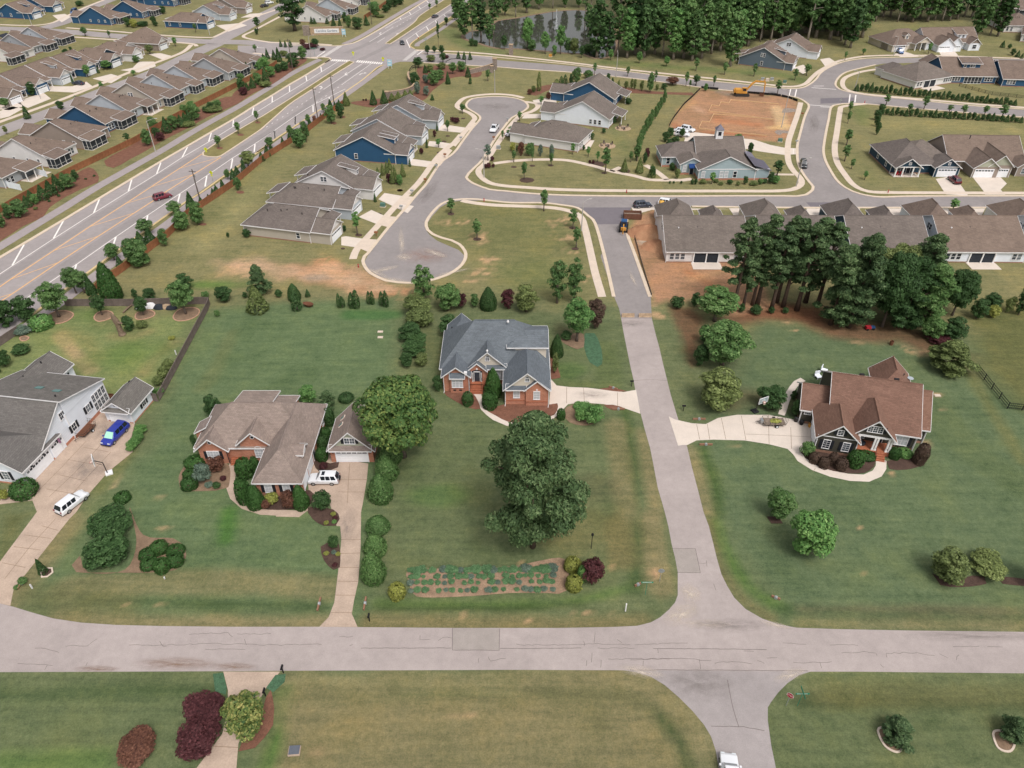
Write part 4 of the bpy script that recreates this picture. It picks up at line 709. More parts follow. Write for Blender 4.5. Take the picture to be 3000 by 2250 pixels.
vol(D2,-27.6,-21.1,82.0,88.9,3.0,BR,'y','gg',1.02,.4,TR,gm='siding_sage',corner=False);shed_roof(D2,-27.4,-21.3,81.45,82.1,2.95,3.5,'y',TR,.15)
garage_door(D2,'F',81.97,-24.35,4.75,2.25,0.05);window(D2,'F',81.95,-24.35,3.85,1.5,1.05,4,2,'shutter_black',unit=2)
for x in (-27.15,-21.55): MB().lathe([(.09,0),(.13,.2),(.04,.3)],(x,81.9,1.9),6).build('wall_lamp','pipe_dark',D2)
pbox(D2,'keystone','trim_white',-24.5,-24.2,81.93,82.02,2.45,2.75)
for x,y,z in ((-26.3,85.6,0),(-26.3,87.3,0),(-22.4,84.9,0),(-22.4,87.3,0)):
    zz = 3.0 + 1.02 * (3.25 - abs(x + 24.35));s = -1 if x < -24.35 else 1
    Mx = Matrix.Translation((x,y,zz + .08)) @ Matrix.Rotation(s * math.atan(1.02),4,'Y');MB().box(-.5,.5,-.32,.32,-.05,.08).build('skylight','trim_pink',D2,M=Mx);MB().box(-.43,.43,-.25,.25,.08,.1).build('skylight_glass','skylight_glass',D2,M=Mx)
# ------------------------------------------------------------------ white house at the left edge
H = empty('white_house',(-71.2,77.9,0),R(-9),label='white sided house with grey roof, garage doors and dark shutters at left edge',cat='house');CR = 'roof_charcoal';SW = 'siding_white'
vol(H,-24,0,3.6,15.6,3.4,SW,'x','gg',.7,.35,CR,found=(BR,.5),ohe=.25)
vol(H,-10.2,.05,-1.0,7,3.3,SW,'y','gh',.62,.4,CR,found=(BR,.3))
walls(H,-13,.35,9.6,19.0,4.9,SW,'n',found=(BR,.6));shed_roof(H,-14,.4,9.4,19.0,7.75,4.9,'y',CR,.35)
vol(H,-15,-8.4,15,23.2,4.0,SW,'y','gg',.62,.35,CR)
gb = MB();gb.poly([(.4,9.6,4.8),(.4,18.9,4.8),(.4,9.6,7.6)]);gb.build('gable',SW,H)
garage_door(H,'R',.07,2.0,4.9,2.25,.05,True,n=8);garage_door(H,'R',.07,6.3,2.5,2.25,.05,True,n=4)
window(H,'R',.03,9.6,4.4,1.5,1.2,4,2,None,unit=2);window(H,'R',.38,10.2,1.4,.9,1.25,2,2,'shutter_black');window(H,'R',.38,14.2,2.0,.9,1.25,2,2,'shutter_black')
for k in range(4): window(H,'R',.38,15.9 + .85 * k,.9,.62,1.35,2,2,None);window(H,'R',.38,15.9 + .85 * k,2.5,.62,1.35,2,2,None)
for u in (.6,3.2,6.3): MB().lathe([(.06,0),(.22,-.18),(.24,-.24)],(.3,u,2.75),8).build('barn_lamp','shutter_black',H)
window(H,'F',-1.03,-3.0,.9,1.0,1.6,2,3,'shutter_black');window(H,'F',-1.03,-7.5,.9,1.0,1.6,2,3,'shutter_black');pbox(H,'crawl_vent','pipe_dark',.36,.42,10.4,10.9,.2,.4)
for k in range(2): window(H,'R',-8.37,19.0 + 2 * k,1.6,1.0,1.4,2,2,'shutter_black')
for x,y,z in ((-2.6,13.0,6.7),(-6.0,13.4,6.6)): MB().box(-.6,.6,-.4,.4,0,.1).build('skylight','skylight_glass',H,M=Matrix.Translation((x,y,z)) @ Matrix.Rotation(-math.atan(.3),4,'X'))
for x,y,z in ((-11.2,20.5,5.7),(-11.5,16.5,5.6),(-1.2,11,7.2)): pipe(H,x,y,z,.35,.1)
roof(H,-13.6,-11.2,-.2,5,5.2,'y','gh',.8,.25,CR);walls(H,-13.5,-11.3,-.1,5,5.15,SW,'y','gh',.8,z0=3);window(H,'F',-.13,-12.4,4.0,.7,1.0,2,2)
fl = MB();fl.tube([(.1,6.3,2.6),(1.0,6.3,3.3)],.02,5);fl.build('flag_pole','trim_white',H);fg = MB();fg.poly([(.35,6.32,2.75),(1.0,6.32,3.28),(1.0,6.36,2.2),(.55,6.36,1.9)]);fg.build('flag',mat('flag_red_blue','#8f6a82',.4,4),H)
G2 = empty('garage',(-66.1,91.7,0),R(-8),label='small white detached garage with grey gable roof behind the blue minivan',cat='garage')
vol(G2,0,4.55,0,6.2,2.7,SW,'y','gg',.72,.4,CR,found=(BR,.25));shed_roof(G2,.1,4.45,-.5,.1,2.6,3.05,'y',CR,.15);garage_door(G2,'F',-.03,2.2,3.0,2.1,.05,True,n=5);window(G2,'R',4.58,3.6,.9,.9,1.1,2,2,'shutter_black')
MB().lathe([(.22,0),(.22,.04)],(0,0,0),10).build('gable_vent','shutter_black',G2,M=Matrix.Translation((2.27,-.02,3.55)) @ Matrix.Rotation(R(90),4,'X'));MB().lathe([(.2,0),(.25,.25),(.1,.35)],(1.8,5.6,3.9),8).build('roof_vent','pipe_dark',G2)
for x in (.3,4.2): MB().lathe([(.09,0),(.13,.2),(.04,.3)],(x,-.12,1.9),6).build('wall_lamp','pipe_dark',G2)
# ------------------------------------------------------------------ brown-roofed dark house on the right
H = empty('craftsman_house',(47.0,84.5,0),R(-14),label='dark olive sided house with reddish brown roof and white columned porch',cat='house');RB = 'roof_brown';OL = 'siding_olive';FD = ('foundation',.45)
vol(H,2.2,14.8,3.7,17.5,3.45,OL,'x','gg',.66,.45,RB,found=FD)
vol(H,14.7,16.6,5.9,15.3,3.3,OL,'x','gg',.78,.4,RB,found=FD)
vol(H,0,5.8,0,8,3.4,OL,'y','gh',.92,.4,RB,found=FD)
vol(H,-1.9,4,6.6,13.6,3.1,OL,'x','gg',.68,.35,RB,found=FD)
roof(H,4.9,11.1,1.5,10,3.55,'y','gh',1.06,.45,RB);gbl = MB();gbl.poly([(4.9,1.55,3.5),(11.1,1.55,3.5),(8,1.55,6.7)]);gbl.poly([(11.1,1.7,3.5),(4.9,1.7,3.5),(8,1.7,6.7)]);gbl.build('gable',OL,H)
pbox(H,'porch_beam','trim_white',5.9,11.1,1.45,1.8,3.2,3.52);pbox(H,'porch_floor','brick_step',5.85,11.1,1.3,3.8,0,.75);pbox(H,'porch_ceiling','trim_white',5.9,11.0,1.8,3.7,3.42,3.5)
posts(H,'post_white',((6.2,1.6),(8.55,1.6),(8.95,1.6),(10.55,1.6),(10.95,1.6)),.75,3.25,.13,'column')
for k in range(4): pbox(H,'step','brick_step',9.1,10.4,-.1 + .36 * k,.26 + .36 * k,0,.19 + .18 * k)
for x in (9.0,10.5): MB().tube([(x,1.3,1.6),(x,-.1,1.0),(x,-.1,.1)],.03,5).build('handrail','pipe_dark',H)
window(H,'F',1.53,8.0,4.25,2.05,1.1,6,3,'shutter_black',unit=3);tp = MB();tp.poly([(7.3,1.5,6.0),(8.7,1.5,6.0),(8,1.5,6.7)]);tp.build('gable_peak','trim_white',H)
window(H,'F',-.03,1.5,1.0,.95,1.6,2,4,'shutter_black');window(H,'F',-.03,4.35,1.0,.95,1.6,2,4,'shutter_black');window(H,'F',-.03,2.95,3.95,.75,.9,2,3,'shutter_black');pbox(H,'trim_band','trim_white',-.05,5.85,-.06,.03,3.3,3.42)
window(H,'F',3.67,12.9,.9,1.7,1.7,4,2,'shutter_black','blind_white',unit=2);door(H,'F',3.67,9.7,1.0,2.1,.75,leaf='porch_dark');window(H,'F',3.67,6.9,1.2,1.2,1.6,3,3,None);MB().lathe([(.5,0),(.55,.4),(.45,.45)],(7.2,2.6,.75),10).build('porch_table','porch_dark',H)
for u in (1.9,4.6): garage_door(H,'L',-.03,u,2.45,2.2,.05,True,n=4)
window(H,'F',6.57,-.9,2.0,.9,.35,3,1,None);MB().tube([(14.85,3.6,3.3),(14.85,3.6,.1)],.07,6).build('downspout','trim_white',H);MB().tube([(16.65,5.8,3.1),(16.65,5.8,.1)],.07,6).build('downspout','trim_white',H);MB().tube([(-1.85,6.5,2.9),(-1.85,6.5,.1)],.06,6).build('downspout','trim_white',H)
vol(H,10.2,15.8,14,20.4,3.4,OL,'y','hg',.95,.4,RB,found=FD)
for x,y,z in ((6.4,11.4,7.6),(11.6,11.4,7.6)): MB().box(x - .35,x + .35,y - .2,y + .2,z,z + .3).build('ridge_vent','pipe_dark',H)
pipe(H,14.2,16.6,5.2,.3,.07);MB().lathe([(.05,0),(.45,.12),(.5,.16)],(16.0,18.3,3.6),12).build('satellite_dish',mat('dish_grey','#9fa6ad',.05),H)
# ------------------------------------------------------------------ subdivision cottages
def W2(par,face,plane,u,z=.95,w=.85,h=1.35,pane='window_glass'): return window(par,face,plane,u,z,w,h,2,2,None,pane,fine=False)
def vents(par,rng,x0,x1,y,z):
    for k in range(rng.randint(2,4)): pipe(par,rng.uniform(x0,x1),y + rng.uniform(-.5,.5),z,rng.uniform(.3,.6),.09)
def back_house(reg,x,y,wm,label,W=11.6,D=17.5,hd=77,rm='roof_warm',pitch=.52,ends='gh',porch='screen',px=(.45,.99),wins=(1.4,3.2),side=(3.0,6.5,11),gwin=False,h=3.25,group='cottages backing on the highway',garage=True):
    """near wall = garden side; gable end at local x = 0, street behind"""
    P = house_at('cottage',reg,x,y,hd,label,group=group);rg = random.Random(x * 7 + y)
    vol(P,0,W,0,D,h,wm,'x',ends,pitch,.4,rm,found=('foundation',.25))
    if garage: vol(P,.6,7.2,D - 2,D + 4.5,h - .03,wm,'y','hg',.55,.35,rm)
    a,b = W * px[0],W * px[1];d = 2.6
    if porch:
        shed_roof(P,a + .2,b - .2,-d,.8,h - .35,h + .55,'y',rm,.3);pbox(P,'porch_slab','concrete_white',a,b + (1.2 if porch == 'open' else .2),-d - (1.0 if porch == 'open' else .2),0,-.05,.08)
        if porch == 'screen':
            screen_porch(P,'F',-d,a,b,h - .4,3,d);screen_porch(P,'L',a,-d,0,h - .4,2,d);screen_porch(P,'R',b,-d,0,h - .4,2,d)
        else:
            posts(P,'post_white',((a + .1,-d + .1),((a + b) / 2,-d + .1),(b - .1,-d + .1)),.08,h - .45,.1);pbox(P,'sliding_door','window_glass',a + 1,b - 1,-.05,-.01,.1,2.1)
    for u in wins: W2(P,'F',-.03,u,.8,.9,1.5)
    if b < W - 1.5: W2(P,'F',-.03,(b + W) / 2,.8,.9,1.5)
    for u in side: W2(P,'L',-.03,u,1.3,.7,.9)
    if gwin: W2(P,'L',-.03,D / 2 - .5,3.6,.7,1.2);W2(P,'L',-.03,D / 2 + .5,3.6,.7,1.2)
    vents(P,rg,1,W - 4,D * .3,h + pitch * D * .3 - .15);return P
def side_house(reg,x,y,wm,label,W=11.5,D=15,hd=-13,rm='roof_warm',pitch=.48,axis='y',ends='gg',gm='siding_warmwhite',gw=6.2,gl=5.0,anchor='br',h=3.1,doors=1,dormer=False,porch=True,side=(2.5,8),group='cottages along the cul-de-sac',flip=False,gwm=None,gwin=False,rear=True):
    """near wall = side wall; the street front with garage and porch at high local x (or low x when flip)"""
    ox = D + gl if anchor == 'br' else 0;p = rp(reg,x,y);c,s = math.cos(R(hd)),math.sin(R(hd));p = p - Vector((c,s,0)) * ox
    P = empty('cottage',p,R(hd),label=label,cat='house',group=group);rg = random.Random(x * 3 + y);X = (lambda a,b: (D - b,D - a)) if flip else (lambda a,b: (a,b));FR_ = 'L' if flip else 'R';ex = (lambda e: e[::-1]) if flip else (lambda e: e)
    x0,x1 = X(0,D)
    vol(P,x0,x1,.0,W,h,wm,axis,ends if axis == 'y' else ex(ends),pitch,.4,rm,found=('foundation',.25))
    x0,x1 = X(D - 3,D + gl);vol(P,x0,x1,.35,.35 + gw,h - .02,gwm or wm,'x',ex('hg'),.62,.35,rm,gm=gm)
    fx = X(D + gl,D + gl)[0];o = -.03 if flip else .03
    if doors == 1: garage_door(P,FR_,fx + o,.35 + gw / 2,4.7,2.15,.05,True,n=6)
    else: garage_door(P,FR_,fx + o,.35 + gw * .32,2.4,2.15,.05,True,n=4);garage_door(P,FR_,fx + o,.35 + gw * .76,2.4,2.15,.05,True,n=4)
    if porch:
        a,b = X(D - .2,D + 2.6);shed_roof(P,a,b,gw + .6,W - .3,(h + .5) if not flip else h - .35,(h - .35) if not flip else h + .5,'x',rm,.25);pbox(P,'porch_slab','concrete_white',a,b,gw + .4,W,-.05,.12)
        e = X(D + 2.4,D + 2.4)[0];posts(P,'post_white',((e,gw + .9),(e,(gw + W) / 2 + .3),(e,W - .4)),.1,h - .4,.12)
    dx = X(D,D)[0] + o;door(P,FR_,dx,gw + 1.4,.95,2.1,.1);W2(P,FR_,dx,gw + 3.2)
    for u in side: W2(P,'F',-.03,X(u,u)[0],.95,.8,1.3)
    if gwin: W2(P,'F',-.03,D / 2 - .45,4.0,.7,1.2);W2(P,'F',-.03,D / 2 + .45,4.0,.7,1.2)
    bx = X(0,0)[0] - o;bf = 'R' if flip else 'L'
    for u in (1.6,3.4,W - 2): W2(P,bf,bx,u)
    if rear: a,b = X(-2.8,.6);shed_roof(P,a,b,W * .45,W * .95,(h - .35) if not flip else h + .45,(h + .45) if not flip else h - .35,'x',rm,.25);posts(P,'post_white',((X(-2.6,0)[0 if not flip else 1],W * .5),(X(-2.6,0)[0 if not flip else 1],W * .9)),-.05,h - .45,.1)
    if dormer:
        for k in range(dormer):
            cy = W * (.45 if dormer > 1 else .6) + k * 2.3;a,b = X(D * .62,D * .9);zb = h + pitch * D * .1
            if axis == 'y': zb = h + pitch * (D * .5 - D * .4)
            walls(P,a,b,cy - .8,cy + .8,zb + 1.3,wm,'x',ex('hg'),.5,z0=h,corner=False);shed_roof(P,a - .5 if not flip else a,b + .1 if not flip else b + .5,cy - .9,cy + .9,zb + 2.4 if not flip else zb + 1.5,zb + 1.5 if not flip else zb + 2.4,'x',rm,.15);W2(P,FR_,(b if not flip else a) + o,cy,zb + .2,.7,.9)
    vents(P,rg,min(X(2,D - 3)),max(X(2,D - 3)),W * .35 if axis == 'x' else W * .2,(h + pitch * W * .35 - .1) if axis == 'x' else h + pitch * 2.2);return P
BK = back_house
BK('T1',40,1222,'siding_grey','grey cottage with white privacy screens at the left edge by the highway',porch='open',wins=(1.5,3))
BK('T1',325,1088,'siding_warmwhite','white cottage with screened porch, second from the frame edge along the highway',wins=(9.9,),px=(-.02,.5))
BK('T1',552,970,'siding_taupe','taupe cottage with wide screened porch below the blue cottage by the highway',px=(.0,.6),wins=(9.5,),gwin=False)
BK('T1',700,865,'siding_blue','deep blue cottage with screened porch backing on the highway bed',px=(.35,.99),wins=(1.8,3.0))
BK('T1',852,780,'siding_paleblue','pale blue cottage with white porch posts just above the deep blue one',px=(.5,.99),wins=(1.8,3.2),porch='open')
BK('T1',1030,708,'siding_beige','beige cottage with twin gable windows and screened porch by the highway',px=(.3,.99),wins=(1.4,),gwin=True,D=19)
BK('T1',1175,638,'siding_paleblue','pale cottage with small screened porch right of the twin window gable',px=(.5,.95),wins=(1.5,3.5))
BK('T1',1305,578,'siding_paleblue','pale blue gabled cottage with bright white porch frame',px=(.35,.99),wins=(1.5,))
BK('T1',1490,525,'siding_grey','pale grey gabled cottage with patio, second from the side street corner',px=(.35,.95),wins=(1.5,))
BK('T1',1600,470,'siding_beige','light beige cottage at the corner nearest the entrance side street',px=(.45,.95),wins=(1.4,3.2),D=19)
LG = 'cottages across the inner street'
SH = side_house
SH('T1',65,690,'siding_taupe','tan gabled cottage at left edge of the inner street',gm='siding_taupe',group=LG)
SH('T1',240,620,'siding_blue','blue cottage with white gable between tan and pale ones',group=LG)
SH('T1',400,556,'siding_paleblue','pale blue gabled cottage with dark car at its garage',group=LG,dormer=1)
SH('T1',560,500,'siding_blue','blue gabled cottage with white garage, middle of the inner street row',group=LG,dormer=1)
SH('T1',725,446,'siding_navy','low navy cottage with white garage gable above the blue one',axis='x',ends='hg',group=LG)
SH('T1',865,402,'siding_warmwhite','white cottage with open garage near the inner street corner',axis='x',ends='hg',group=LG,dormer=1)
SH('T1',1035,333,'siding_taupe','brown-taupe cottage with stone front at the inner street corner',axis='y',ends='hg',group=LG,gwm='stone_grey')
BG = 'cottages at the far upper left'
BK('T1',95,408,'siding_warmwhite','white cottage with solar panel on its roof',group=BG,px=(-.3,.3),wins=(6,8))
BK('T1',222,356,'siding_grey','cottage with dark screened porch behind the solar panel cottage',group=BG)
BK('T1',340,308,'siding_paleblue','cottage with long white framed porch at the far green',group=BG,px=(.3,.99),wins=(1.4,))
SH('T1',215,128,'siding_blue','blue gabled cottage at the upper left corner',group=BG,dormer=1);SH('T1',350,82,'siding_blue','blue cottage with pillared porch behind the corner one',group=BG)
BK('T1',725,166,'siding_blue','large blue cottage on the corner lawn with stone porch',group=BG,px=(.3,.99),wins=(1.2,));BK('T1',930,122,'siding_blue','blue cottage with white porch right of the corner lawn',group=BG)
SH('T1',1345,193,'siding_blue','low blue cottage with hip roof beside the far side street',axis='x',ends='hg',group=BG,D=17);SH('T1',1490,138,'siding_paleblue','pale cottage with dormer and double garage on the far side street',group=BG,dormer=1);SH('T1',1595,92,'siding_taupe','taupe cottage at the top beside the far side street',group=BG)
BK('E',250,303,'siding_warmwhite','white cottage behind the lone big tree and the stone sign',group=BG,px=(.6,.98));BK('E',500,208,'siding_paleblue','pale cottage with dark hedge fence by the far highway',group=BG,px=(.3,.9));BK('E',650,92,'siding_warmwhite','topmost pale cottage with round patio by the far highway',group=BG);BK('T1',1130,45,'siding_blue','blue cottage half hidden at the top edge',group=BG);BK('T1',1010,20,'siding_navy','navy cottage cut by the top edge',group=BG)
pv = empty('solar_panel',rp('T1',90,345),R(77),label='dark solar array on the brown roof at upper left',cat='solar panel')
Mv = Matrix.Translation((1.5,3.0,4.75)) @ Matrix.Rotation(math.atan(.48),4,'X')
for i in range(4):
    for j in range(2): MB().box(i * 1.25,i * 1.25 + 1.2,j * 1.9,j * 1.9 + 1.8,0,.06).build('panel',mat('solar_cells','#20222e',.1,3,rough=.2,spec=.6),pv,M=Mv)
# the cul-de-sac row left of the middle street
CG = 'cottages along the cul-de-sac'
SH('T1',2145,1592,'siding_beige','beige cottage with low brown roof nearest the turning circle',axis='x',ends='hg',D=17,W=11.5,hd=-14,rm='roof_taupe',pitch=.55,side=(14,),rear=False,porch=True)
SH('T2',70,1430,'siding_paleblue','grey-white cottage second from the turning circle',axis='x',ends='hg',D=17,hd=-13,rm='roof_taupe',side=(3,10),rear=True,pitch=.5)
SH('T2',205,1300,'siding_warmwhite','white gabled cottage with twin gable windows and dormer',D=16,hd=-13,rm='roof_taupe',dormer=1,gwin=True,side=(),rear=True)
SH('T2',430,1070,'siding_blue','bright blue gabled cottage with two blue dormers',D=18,hd=-11,rm='roof_taupe',dormer=2,side=(6.2,),gl=3.5,W=13,rear=True)
SH('T2',520,945,'siding_paleblue','pale cottage between the bright blue one and the white porch cottage',D=17,hd=-13,rm='roof_taupe',side=(),rear=True)
SH('T2',625,842,'siding_paleblue','pale cottage with gabled white porch at the head of the cul-de-sac',D=16,hd=-13,rm='roof_taupe',gwin=True,dormer=1,side=(),rear=True)
RG = 'cottages right of the cul-de-sac'
SH('T2',1190,935,'siding_warmwhite','cream-white cottage with hip roof, nearest of three right of the cul-de-sac',D=17,W=12,hd=-24,axis='x',ends='hh',flip=True,anchor='bl',rm='roof_taupe',side=(),rear=False,group=RG,pitch=.55)
SH('T2',1385,790,'siding_white','white gabled cottage in the middle of three right of the cul-de-sac',D=18,W=12,hd=-22,flip=True,anchor='bl',rm='roof_taupe',side=(3,4.5,6),rear=True,group=RG,pitch=.5)
SH('T2',1440,660,'siding_blue','blue gabled cottage, furthest of three right of the cul-de-sac',D=18,W=12,hd=-22,flip=True,anchor='bl',rm='roof_taupe',side=(),rear=True,group=RG,pitch=.5)
# terrace of houses behind the pines
for x0,x1,wm,lb in ((34.2,52.0,'siding_warmwhite','white house beside the raw clay, left end of the row behind the pines'),(55.2,72.3,'siding_cream','house with cream side wall, second in the row behind the pines'),(75.2,92.2,'siding_navy','house with dark teal side wall in the row behind the pines'),(95.3,113.6,'siding_white','white house with open patio at the right of the pines'),(116.3,134,'siding_warmwhite','house with tall white side wall at the right edge')):
    P = empty('row_house',(x0,146.2,0),R(-1),label=lb,cat='house',group='row of houses behind the pines');W_ = x1 - x0;rm = 'roof_warm' if x0 > 90 else 'roof_taupe'
    vol(P,0,W_,0,17.5,2.9,wm,'x','gg',.5,.35,rm,found=('foundation',.25))
    vol(P,.8,9.0,13,24.5,2.85,wm,'y','hh',.85,.35,rm);vol(P,11.2,16,14,22,2.85,wm,'y','hh',.9,.35,rm)
    for u in (1.2,2.4,3.6,W_ - 1.4,W_ - 2.5): W2(P,'F',-.03,u,.8,.85,1.4)
    pbox(P,'patio_opening_shade','porch_dark',6,11.5,-.06,-.02,.05,2.4);posts(P,'post_white',((6,-.15),(8.8,-.15),(11.5,-.15)),0,2.5,.12);pbox(P,'patio_slab','concrete_white',5.6,12,-3.2,-.05,-.05,.08);pbox(P,'patio_beam','trim_white',5.9,11.6,-.28,-.02,2.4,2.7)  # the dark wall panel puts the open patio's shade into colour
    W2(P,'L',-.03,8.3,3.9,.8,1.3);W2(P,'L',-.03,9.3,3.9,.8,1.3)
    for k in range(3): pipe(P,3 + 4.3 * k,5.5 + .4 * k,5.4,.4,.12,'pipe_dark' if k else 'trim_white')
# navy and grey houses right of the connecting street
P = house_at('navy_house','T3',1362,1147,-1,'navy blue house with two white trimmed front gables and red chairs on its porch');rm = 'roof_taupe'
vol(P,.0,12.5,2.6,18,2.9,'siding_navy','y','hh',.62,.4,rm,found=('foundation',.3));vol(P,3,17.4,4,17.5,2.95,'siding_navy','x','hh',.55,.4,rm);vol(P,11.0,17.6,.2,8,2.9,'siding_navy','y','gh',.7,.4,rm);roof(P,.2,7.0,0,5,2.9,'y','gh',.7,.4,rm)
g = MB();g.poly([(.2,.05,2.9),(7,.05,2.9),(3.6,.05,5.15)]);g.build('gable','siding_navy',P);posts(P,'post_white',((.4,.15),(2.3,.15),(5.0,.15),(6.8,.15)),.1,2.85,.16);pbox(P,'porch_beam','trim_white',.2,7,0,.3,2.65,2.92);pbox(P,'porch_slab','concrete_white',0,7.1,-.1,2.6,-.05,.15);pbox(P,'trim_band','trim_white',11.0,17.6,.1,.2,2.75,2.95)
garage_door(P,'F',.17,14.3,4.9,2.2,.05,True,n=6);W2(P,'F',2.57,2.0,.8,1.5,1.4);door(P,'F',2.57,4.9,1.0,2.1,.15);W2(P,'F',.0,3.6,3.5,.5,.6);W2(P,'F',.15,14.3,3.5,.5,.6)
for u in (6,12): W2(P,'L',-.03,u)
for k in range(2):
    c = empty('porch_chair',P.matrix_world @ Vector((1.5 + 1.1 * k,1.0,.15)) if False else Vector((P.location.x + 1.4 + 1.2 * k,P.location.y + .9,.15)),R(-1),label=('red porch chair nearer the left post of the navy house','red porch chair nearer the door of the navy house')[k],cat='chair',group='red chairs on the navy porch');pbox(c,'seat',mat('paint_red','#a3262f',.08,3),-.35,.35,-.3,.3,.38,.46);pbox(c,'backrest','paint_red',-.35,.35,.25,.33,.46,1.1)
    for sx in (-.32,.32):
        for sy in (-.27,.27): pbox(c,'leg','paint_red',sx - .04,sx + .04,sy - .04,sy + .04,0,.38)
P = house_at('grey_house','T3',1868,1152,-2,'warm grey house with stepped gables over two white garage doors')
vol(P,-4.5,16,5.5,20,3.0,'siding_taupe','x','gg',.62,.4,'roof_warm',found=('foundation',.3));vol(P,0,6.8,.2,12,3.0,'siding_taupe','y','gh',.75,.4,'roof_warm',gm='siding_sage');vol(P,4.0,10.3,.6,14,3.4,'siding_taupe','y','gh',.9,.4,'roof_warm',gm='siding_sage');vol(P,12.5,17,1.5,8,2.9,'siding_taupe','y','gh',.75,.4,'roof_warm',gm='stone_grey')
garage_door(P,'F',.17,3.0,4.9,2.2,.05,True,n=6);garage_door(P,'F',.57,8.3,2.6,2.2,.05,True,n=4);W2(P,'F',1.47,14.5,.8,1.4,1.5);door(P,'F',5.47,11.3,1,2.1,.1);pipe(P,2,11,7,.9,.12);W2(P,'L',-4.53,9);W2(P,'L',-4.53,14)
# upper right
UG = 'cottages on the curving street'
SH('T3',705,462,'siding_slate','slate blue gabled cottage below the wood, upper right',D=18,W=12,gl=3,hd=-29,rm='roof_warm',group=UG,dormer=1,gwin=True,side=(9,));SH('T3',865,388,'siding_white','white cottage behind the slate blue one below the wood',D=16,gl=4,hd=-29,rm='roof_warm',group=UG,gwin=True,side=())
P = house_at('cottage','T3',1352,338,12,'cream cottage with dormer and blue car at its garage',group=UG);vol(P,0,20,3,17,2.9,'siding_cream','x','hh',.55,.4,'roof_warm');vol(P,0,7,0,8,2.88,'siding_cream','y','hh',.55,.4,'roof_warm');roof(P,11,19,.2,8,2.9,'y','gh',.6,.4,'roof_warm');g = MB();g.poly([(11,.25,2.9),(19,.25,2.9),(15,.25,5.2)]);g.build('gable','siding_cream',P);posts(P,'post_white',((11.2,.3),(13.8,.3),(16.3,.3),(18.8,.3)),0,2.85,.15);garage_door(P,'F',-.03,3.5,4.9,2.2,.05);door(P,'F',2.97,13.5);W2(P,'F',2.97,16.5,.8,1.6);walls(P,8.2,10.2,4.6,8,5.2,'siding_cream','y','gh',.8,z0=3,corner=False);roof(P,8.2,10.2,4.6,8.6,5.2,'y','gh',.8,.2,'roof_warm');W2(P,'F',4.57,9.2,4.0,.9,1.0)
P = house_at('cottage','T3',1648,340,4,'white two-dormer cottage with double garage at upper right',group=UG);vol(P,-3,20,5,19,3.0,'siding_white','x','gg',.62,.4,'roof_warm');vol(P,0,7,.2,10,3,'siding_white','y','gh',.75,.4,'roof_warm');vol(P,5.2,10.5,.7,12,3.3,'siding_white','y','gh',.9,.4,'roof_warm');vol(P,14.6,19.5,2,9,2.9,'siding_white','y','gh',.8,.4,'roof_warm',gm='stone_grey');garage_door(P,'F',.17,2.7,4.6,2.2,.05);garage_door(P,'F',.67,8.3,2.8,2.2,.05,n=4);W2(P,'F',1.97,17,.8,1.6,1.5);walls(P,10.5,15,6.6,10,5.6,'siding_white','n',z0=3,corner=False);shed_roof(P,10.5,15,6.5,11.5,5.6,7.0,'y','roof_warm',.2);W2(P,'F',6.57,11.8,4.2,.9,1.1);W2(P,'F',6.57,13.6,4.2,.9,1.1)
P = house_at('cottage','T3',1500,578,24,'long white cottage with hip roof and open porch behind the clipped hedge',group=UG);vol(P,0,19,0,16,2.9,'siding_warmwhite','x','hh',.5,.4,'roof_taupe',found=('foundation',.3));vol(P,2,9,10,21,2.88,'siding_warmwhite','y','hh',.6,.4,'roof_taupe')
for u in (1.2,2.6,14.5,15.6,16.7,17.8): W2(P,'F',-.03,u)
pbox(P,'patio_opening_shade','porch_dark',4,10,-.06,-.02,.05,2.5);posts(P,'post_white',((4,-.12),(7,-.12),(10,-.12)),0,2.6,.12);pbox(P,'patio_slab','concrete_white',3,11,-4,-.05,-.05,.08)  # dark panel on the wall, the open porch's shade painted in
P = house_at('cottage','T3',1735,540,-3,'blue cottage with wide dormer and screened porch at upper right',group=UG);vol(P,-3,16,0,17,2.9,'siding_blue','x','gg',.52,.4,'roof_warm',found=('foundation',.3));vol(P,-4,4,13,22,2.9,'siding_blue','y','hg',.6,.4,'roof_warm');walls(P,4,10.5,3.6,8,6.4,'siding_blue','n',z0=3,corner=False);shed_roof(P,3.8,10.7,3.4,8,6.3,7.4,'y','roof_warm',.35)
for u in (5,7.3,8.2): W2(P,'F',3.57,u,4.9,.8,1.0)
for u in (.5,1.5,2.5,12.3,13.3,14.3): W2(P,'F',-.03,u)
screen_porch(P,'F',-.1,4.5,10.8,2.5,5,1)
P = house_at('cottage','T3',2062,560,-6,'blue cottage cut by the right edge beside the dormer one',group=UG);vol(P,0,19,0,17,2.9,'siding_blue','x','gg',.5,.4,'roof_warm',found=('foundation',.3));vol(P,-1,6,13,22,2.9,'siding_blue','y','hg',.6,.4,'roof_warm')
for u in (2.0,3.0,4.0): W2(P,'F',-.03,u)
for u in (4,7): W2(P,'L',-.03,u)
BK('T3',2075,210,'siding_warmwhite','pale cottage beyond the wood at the upper right corner',hd=-5,W=15,D=15,px=(.6,.9),group='cottages beyond the wood',ends='hh');BK('T3',2060,95,'siding_taupe','taupe gabled cottage beyond the wood at the top right corner',hd=-5,W=16,D=15,group='cottages beyond the wood',ends='gg');BK('T3',2185,270,'siding_warmwhite','cottage corner cut by the right edge below the pale one',hd=-30,W=14,D=14,group='cottages beyond the wood',ends='hh');BK('T3',1935,20,'siding_blue','blue cottage seen through the wood at the top',hd=-5,W=12,D=14,group='cottages beyond the wood',ends='gg')
